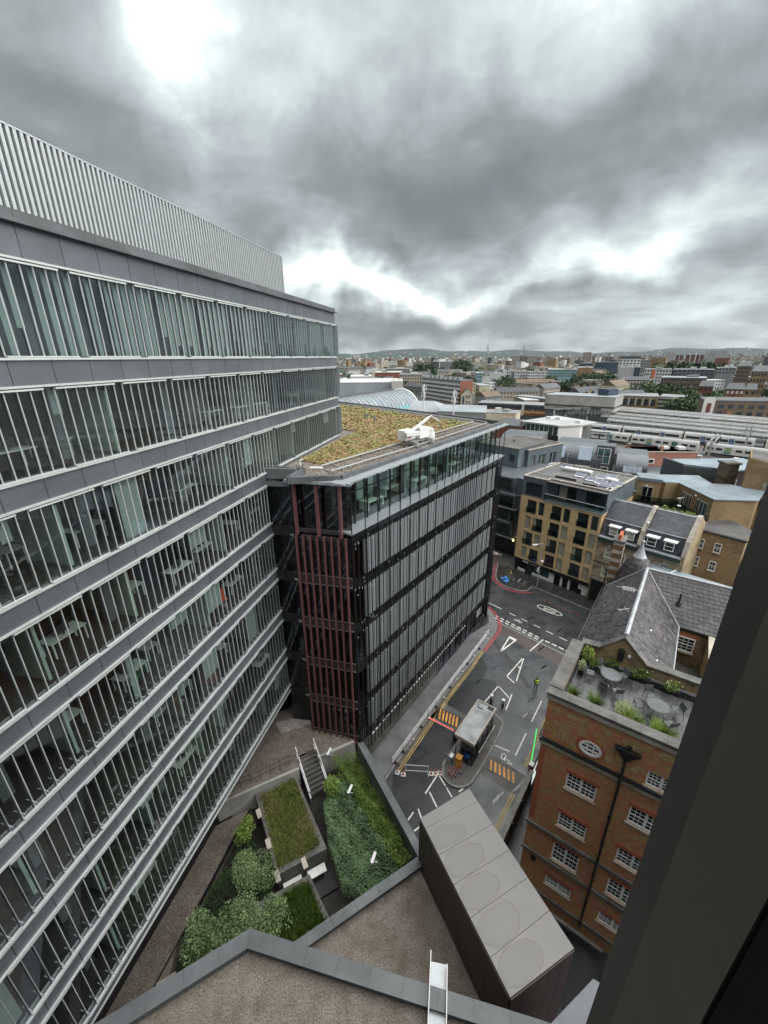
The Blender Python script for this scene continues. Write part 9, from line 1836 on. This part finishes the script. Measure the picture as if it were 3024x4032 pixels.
 for k in range(7): obj('roof_plant', MB().box(G, 8+8*k, 11+8*k, -8, -4, zt+0.5, zt+1.5+rnd.random()*1.5), TM['grey'], t)
 for x, y, z0, z1, lab in ((13.8, 143, 5, S(-8.5), 'phone mast in front of the left end of the banded office'), (25, 148, 5, S(-10.8), 'phone mast in front of the right end of the banded office')):
  t = thing('phone_mast', lab, 'mast', (x, y, z0)); obj('pole', MB().tube((x, y, z0), (x, y, z1), 0.22, 6), X['steelw'], t)
  for k in range(6): aa = k*1.05; obj('antenna', MB().box(Fr(x+0.7*math.cos(aa), y+0.7*math.sin(aa), 0), -0.12, 0.12, -0.1, 0.1, z1-2.2-(k % 2)*2.2, z1-0.4-(k % 2)*2.2), X['steelw'], t)
 # small yellow gabled hall
 x0, y0, x1, y1 = 62.5, 339, 71.5, 337.5; t = thing('hall', 'small yellow brick hall with a pointed gable and blue door', 'hall', (x0, y0, 0)); G = Fr(x0, y0, az_of((x0, y0), (x1, y1))); z = S(-28.5)
 m = MB(); m.v = [G(0,0,0), G(9,0,0), G(9,0,z), G(4.5,0,z+4.2), G(0,0,z), G(0,-16,0), G(9,-16,0), G(9,-16,z), G(4.5,-16,z+4.2), G(0,-16,z)]; m.f = [(0,1,2,3,4), (9,8,7,6,5), (1,6,7,2), (0,4,9,5)]; m.m = [0]*4; obj('wall', m, TM['cream'], t)
 obj('roof', MB().face([G(-0.4,0.3,z-0.3), G(4.5,0.3,z+4.4), G(4.5,-16,z+4.4), G(-0.4,-16,z-0.3)]).face([G(9.4,0.3,z-0.3), G(9.4,-16,z-0.3), G(4.5,-16,z+4.4), G(4.5,0.3,z+4.4)]), TM['slate'], t)
 for u, zz, w_, h in ((1.2, 0.5, 1.6, 6), (4.0, 5.0, 1.2, 2.4), (6.2, 5.0, 1.0, 2.0), (4.2, 1.0, 1.0, 1.8), (6.3, 1.0, 1.0, 1.8)): obj('window', MB().box(G, u, u+w_, 0, 0.15, zz, zz+h), TM['navy'], t)
 # yellow arched building and curved white corner
 t = simple('arched_building', 'yellow brick building with tall arched windows behind the canopies', 'building', [(160, 283), (178, 272), (192, 296), (172, 308)], 0, S(-25.5), TM['brick'], TM['grey'], 0.5); G = Fr(160, 283, az_of((160, 283), (178, 272)))
 for k in range(5): obj('window', MB().box(G, 1.2+4*k, 3.6+4*k, 0, 0.3, S(-31), S(-27)), TM['win'], t); obj('white_lintel', MB().box(G, 0.4+4*k, 0.9+4*k, 0, 0.4, S(-31), S(-26.5)), TM['winw'], t)
 t = thing('office_block', 'curved cream corner building with bands of windows by the trees', 'office building', (188, 270, 0)); m = [(178, 272), (183, 266), (190, 265), (197, 269), (200, 277), (192, 290)]; obj('wall', MB().prism(m, 0, S(-25.3)), TM['cream'], t); obj('roof', MB().prism(m, S(-25.3), S(-24.8)), TM['grey'], t)
 for k in range(3): obj('window_band', MB().prism([(x+(x-188)*0.02, y+(y-277)*0.03) for x, y in m], S(-27.2-2.6*k), S(-26.2-2.6*k)), TM['win'], t)
 # long brick range with white shaped gable at the right
 t = simple('brick_range', 'long brown brick range with arched windows at the right behind the station', 'building', [(152, 198.5), (190, 188), (205, 205), (162, 216)], 0, S(-20.7), TM['brown'], TM['slate'], 0.6); G = Fr(152, 198.5, az_of((152, 198.5), (190, 188)))
 obj('white_gable', MB().box(G, -0.5, 4.0, 0, 0.5, 0, S(-19.4)).box(G, 0.4, 3.1, 0, 0.55, S(-19.4), S(-18.8)), TM['winw'], t); obj('red_door', MB().box(G, 1.0, 2.7, 0.5, 0.65, S(-25.5), S(-21.4)), TM['maroon'], t)
 for k in range(8): obj('window', MB().box(G, 6+4*k, 8+4*k, 0, 0.15, S(-23.6), S(-22.0)), TM['win'], t); obj('window', MB().box(G, 6+4*k, 8+4*k, 0, 0.15, S(-26.8), S(-25.2)), TM['win'] if k != 1 else mat('orange_shutter', (0.35, 0.16, 0.07), 0.8), t)
 def near_(x, y):
  q = min(TOWN, key=lambda r: (r[2]-x)**2+(r[3]-y)**2)[0].split(); q = q[:9]
  while q[-1] in ('the', 'a', 'of', 'with', 'and', 'at', 'in', 'on', 'by', 'between', 'left', 'behind', 'right', 'below', 'above', 'beside', 'under'): q = q[:-1]
  return ' '.join(q)
 # ---- trees of the town
 tp = []
 rt = random.Random(5)
 for v in range(5):
  m = MB()
  for i in range(34): a = rt.random()*6.28; q = rt.random()**0.5*0.7; cz = rt.uniform(0.35, 0.85); leaves(m, (q*math.cos(a), q*math.sin(a), cz), (0.34, 0.34, 0.22), 16, 0.085, rt)
  tp.append((mesh('crown', m, X['dist']), mesh('trunk', MB().tube((0,0,0), (0,0,0.5), 0.06, 5), X['bark'])))
 def ttree(x, y, r, h, lab, grp='trees standing among the town buildings', zb=0):
  t = thing('tree', lab, 'tree', (x, y, zb), grp); a, b = tp[rt.randrange(5)]; o = inst('crown', a, t, (x, y, zb), rt.random()*6); o.scale = (r, r, h); o2 = inst('trunk', b, t, (x, y, zb)); o2.scale = (r, r, h)
 def pol(az, d): return d*math.sin(R(az)), d*math.cos(R(az))
 for az, d, r, h, lab in ((5.6, 850, 26, 27, 'big dark spreading tree left of the two grey apartment blocks'), (10.2, 850, 28, 31, 'big dark spreading tree between the grey apartment blocks'), (7.8, 850, 12, 17, 'small dark tree between the two grey apartment blocks'), (3.8, 330, 6, 12, 'bright green bush left of the banded office'),
  (23.5, 430, 12, 15, 'bright round tree left of the concrete block roof'), (24.9, 440, 10, 12, 'smaller round tree beside the bright round tree'), (25.6, 560, 18, 17, 'dark tree pair behind the concrete block, left one'), (27.2, 560, 18, 17, 'dark tree pair behind the concrete block, right one'), (21.3, 540, 12, 9, 'low dark rounded tree behind the slate roofs'), (28.9, 430, 10, 13, 'green tree right of the plant room'),
  (32.4, 400, 14, 16, 'tall tree at the left of the wood behind the cream corner'), (33.8, 390, 14, 15, 'tree in the middle of the wood behind the cream corner'), (35.3, 380, 13, 14, 'dense tree at the right of the wood behind the cream corner'), (36.2, 300, 14, 14, 'large near tree beside the white gable'), (35.2, 290, 11, 12, 'near tree between the cream corner and the white gable'), (37.3, 310, 12, 15, 'yellow green tree above the white gable'), (38.4, 330, 12, 13, 'tree right of the yellow green one above the brick range'), (39.4, 330, 9, 11, 'low tree below the mansion block'),
  (29.9, 420, 11, 12, 'tree at the left end of the arched window terrace'), (33.6, 680, 30, 26, 'broad dark green tree mass below the maroon towers, left'), (35.3, 690, 34, 26, 'broad dark green tree mass below the maroon towers, middle'), (37.0, 700, 34, 27, 'broad dark green tree mass below the maroon towers, right'), (8.2, 270, 6, 7, 'bush in front of the banded office'), (9.2, 262, 5, 6, 'small bush right of the phone mast'), (10.7, 260, 6, 8, 'bush in front of the yellow gabled hall'), (15.0, 262, 6, 5, 'low bush on the roof line of the station building'), (17.0, 262, 6, 5, 'second low bush on the roof line of the station building')): ttree(*pol(az, d), r, h, lab)
 for i in range(150):
  az = rt.uniform(-7, 44); d = 420+rt.random()**1.3*2400; ttree(*pol(az, d), rt.uniform(7, 15)*(0.9+d/3500), rt.uniform(9, 15), 'distant rounded tree near the '+near_(*pol(az, d)))
 # ---- ordinary houses: terraces with pitched roofs and low blocks
 rh = random.Random(23); k_ = ['brick', 'brown', 'beige', 'white', 'redbrick', 'cream', 'grey', 'white', 'beige']
 busy = [(r[2], r[3], max(r[4], r[5])*0.8) for r in TOWN]
 n = 0
 while n < 270:
  az = rh.uniform(-7.5, 45); d = 300+rh.random()**1.25*1700; x, y = pol(az, d)
  if any(math.hypot(x-a, y-b) < c+14 for a, b, c in busy) : continue
  if d < 420 and (az < 12 or 28 < az < 42): continue
  n += 1; w = rh.uniform(14, 44); dp = rh.uniform(8, 13); h = rh.uniform(6.5, 10.5) if rh.random() < 0.8 else rh.uniform(10, 14); F = Fr(x, y, rh.choice((48, 138, 60, 150, 95, 5))+rh.uniform(-6, 6)); c = rh.choice(k_); pitched = rh.random() < 0.6
  t = thing('terraced_house' if pitched else 'flat_roofed_block', 'distant %s %s near the %s' % ({'brick': 'tan', 'redbrick': 'red', 'brown': 'brown'}.get(c, c), 'slate roofed terrace' if pitched else 'flat roofed block', near_(x, y)), 'house' if pitched else 'building', (x, y, 0), 'ordinary low buildings of the town')
  obj('wall', MB().box(F, 0, w, 0, dp, 0, h), TM[c], t)
  if pitched:
   b = MB(); rz_ = h+dp*0.33; b.face([F(-.3,-.3,h), F(w+.3,-.3,h), F(w+.3,dp/2,rz_), F(-.3,dp/2,rz_)]).face([F(w+.3,dp+.3,h), F(-.3,dp+.3,h), F(-.3,dp/2,rz_), F(w+.3,dp/2,rz_)]).face([F(0,0,h), F(0,dp/2,rz_), F(0,dp,h)]).face([F(w,0,h), F(w,dp,h), F(w,dp/2,rz_)]); obj('roof', b, TM[rh.choice(('slate', 'slate', 'dark', 'brown'))], t)
   if d < 900:
    for j in range(int(w/9)): obj('chimney', MB().box(F, 3+9*j, 4.6+9*j, dp/2-0.4, dp/2+0.4, h, rz_+1.3), TM['brick'], t)
  else: obj('roof', MB().box(F, -.2, w+.2, -.2, dp+.2, h, h+0.4), TM[rh.choice(('white', 'grey', 'metal', 'slate'))], t)
  m = MB(); H = 2.9
  for j in range(int(w/2.6)):
   for q in range(int(h/H)):
    for (w0, w1) in ((-0.08, 0.02), (dp-0.02, dp+0.08)): m.box(F, 0.8+2.6*j, 1.9+2.6*j, w0, w1, h-H*(q+1)+1.0, h-H*(q+1)+2.4)
  obj('window', m, TM['win'] if c != 'brown' else TM['winw'], t, kind='stuff')
 # ---- the far town as one mass
 rf = random.Random(41); cols = ['white', 'beige', 'grey', 'brown', 'brick', 'slate', 'redbrick', 'panel']; m = MB(); mats_ = [TM[c] for c in cols]
 for i in range(9500):
  az = rf.uniform(-9, 50); d = 1100+rf.random()**0.9*4700; x, y = pol(az, d); F = Fr(x, y, rf.choice((48, 138))+rf.uniform(-12, 12)); w = rf.uniform(8, 34); h = rf.uniform(5, 11) if rf.random() < 0.95 else rf.uniform(14, 34); h += max(0, (d-3800))*0.012
  m.box(F, 0, w, 0, rf.uniform(8, 16), 0, h, rf.choice((0, 0, 1, 1, 2, 3, 3, 4, 5, 5, 6, 7)))
 obj('far_town', m, mats_, None, kind='stuff', label='hazy mass of small roofs stretching to the foot of the hills', category='town')
 m = MB()
 for i in range(5200):
  az = rf.uniform(-9, 50); d = 600+rf.random()**0.8*5600; x, y = pol(az, d); r = rf.uniform(6, 17)*(0.7+d/4500); h = rf.uniform(7, 13)+max(0, (d-3800))*0.014; b = len(m.v); q = 6
  m.v += [(x+r*math.cos(t*1.047)*rf.uniform(.7,1.2), y+r*math.sin(t*1.047)*rf.uniform(.7,1.2), 0) for t in range(q)]+[(x+r*0.8*math.cos(t*1.047+.3), y+r*0.8*math.sin(t*1.047+.3), h*rf.uniform(.6,.85)) for t in range(q)]+[(x, y, h)]
  for t in range(q): j = (t+1) % q; m.f += [(b+t, b+j, b+q+j, b+q+t), (b+q+t, b+q+j, b+2*q)]; m.m += [0, 0]
 obj('far_trees', m, leaf('far_tree_mass', [(0.018, 0.036, 0.018), (0.030, 0.055, 0.026), (0.05, 0.078, 0.036)], scale=0.01), None, kind='stuff', label='dark tree tops scattered through the far town', category='trees')
 # ---- hills
 import mathutils
 m = MB(); NA, ND = 150, 26
 for j in range(ND):
  d = 4200+j/(ND-1)*5600
  for i in range(NA+1):
   az = -60+i/NA*125; x, y = pol(az, d); f = min(1, j/(ND-1)/0.62); rise = f*f*(3-2*f)
   ridge = 112+20*math.sin(az*0.16+1.0)+16*math.sin(az*0.41)+9*math.sin(az*1.1+2)+(18 if -5 < az < 22 else 0)*math.sin((az+5)/27*math.pi) - max(0, az-20)*1.1 - max(0, -az-2)*2.5
   n_ = mathutils.noise.noise(Vector((x*0.0016, y*0.0016, 0)))*26+mathutils.noise.noise(Vector((x*0.006, y*0.006, 3)))*9
   m.v.append((x, y, max(-0.5, rise*ridge+n_*rise-2)))
 for j in range(ND-1):
  for i in range(NA): a = j*(NA+1)+i; m.f.append((a, a+1, a+NA+2, a+NA+1)); m.m.append(0)
 hm = mat('wooded_hill', (0.012, 0.028, 0.027), 0.95, 0.2, 0.004, col2=(0.026, 0.044, 0.038), grain=0.35, gscale=0.02)
 obj('hills', m, hm, None, smooth=True, kind='structure')
 m = MB()
 for i in range(200):
  az = rf.uniform(-9, 46); d = rf.uniform(4700, 7400); x, y = pol(az, d); j = (d-4200)/5600; f = min(1, j/0.62); rise = f*f*(3-2*f)
  ridge = 112+20*math.sin(az*0.16+1.0)+16*math.sin(az*0.41)+9*math.sin(az*1.1+2)+(18 if -5 < az < 22 else 0)*math.sin((az+5)/27*math.pi) - max(0, az-20)*1.1 - max(0, -az-2)*2.5
  n_ = mathutils.noise.noise(Vector((x*0.0016, y*0.0016, 0)))*26; z = rise*ridge+n_*rise-4; m.box(Fr(x, y, 60), 0, rf.uniform(10, 34), 0, 12, z, z+rf.uniform(8, 15), rf.choice((0, 1, 1, 2)))
 obj('hill_houses', m, [TM['white'], TM['beige'], TM['brown']], None, kind='stuff', label='pale specks of houses scattered on the wooded hills', category='houses')
 for az, d, h, lab in ((13.45, 7600, 185, 'taller lattice television mast on the distant ridge'), (17.8, 7600, 160, 'second lattice television mast on the distant ridge, further right')):
  x, y = pol(az, d); t = thing('television_mast', lab, 'mast', (x, y, 95)); zt0 = 115
  for k in range(4): a = k*1.571+.78; obj('mast_leg', MB().tube((x+26*math.cos(a), y+26*math.sin(a), zt0-30), (x+3*math.cos(a), y+3*math.sin(a), zt0+h*0.55), 3.2, 4, r2=2.0), TM['dark'], t)
  obj('spire', MB().tube((x, y, zt0+h*0.5), (x, y, zt0+h*0.85), 3.5, 5, r2=1.2), TM['dark'], t)
 for az, d, h, s, lab in ((7.0-0.75, 2600, 62, 1, 'tower crane on the left of the pair below the hills'), (7.75-0.55, 2620, 60, -1, 'tower crane on the right of the pair below the hills')):
  x, y = pol(az, d); t = thing('tower_crane', lab, 'crane', (x, y, 0)); obj('crane_mast', MB().tube((x, y, 0), (x, y, h-22), 1.3, 4), TM['white'], t); obj('crane_jib', MB().tube((x, y, h-24), (x+14*s, y, h+8), 0.9, 4), TM['white'], t)
station_and_town()
# ------------------------------------------------------------------ air
def haze():
 m = MB().box(Fr(0, 0, 0), -3000, 9900, -7500, 9800, -4.0, 420.0)
 mt, t = newmat('air'); o = t.nodes.new('ShaderNodeOutputMaterial'); v = t.nodes.new('ShaderNodeVolumePrincipled'); v.inputs['Color'].default_value = (0.80, 0.88, 0.96, 1); v.inputs['Density'].default_value = 0.00002; v.inputs['Anisotropy'].default_value = 0.2; lnk(t, v.outputs[0], o.inputs['Volume'])
 obj('haze', m, mt, None, kind='stuff')
haze()
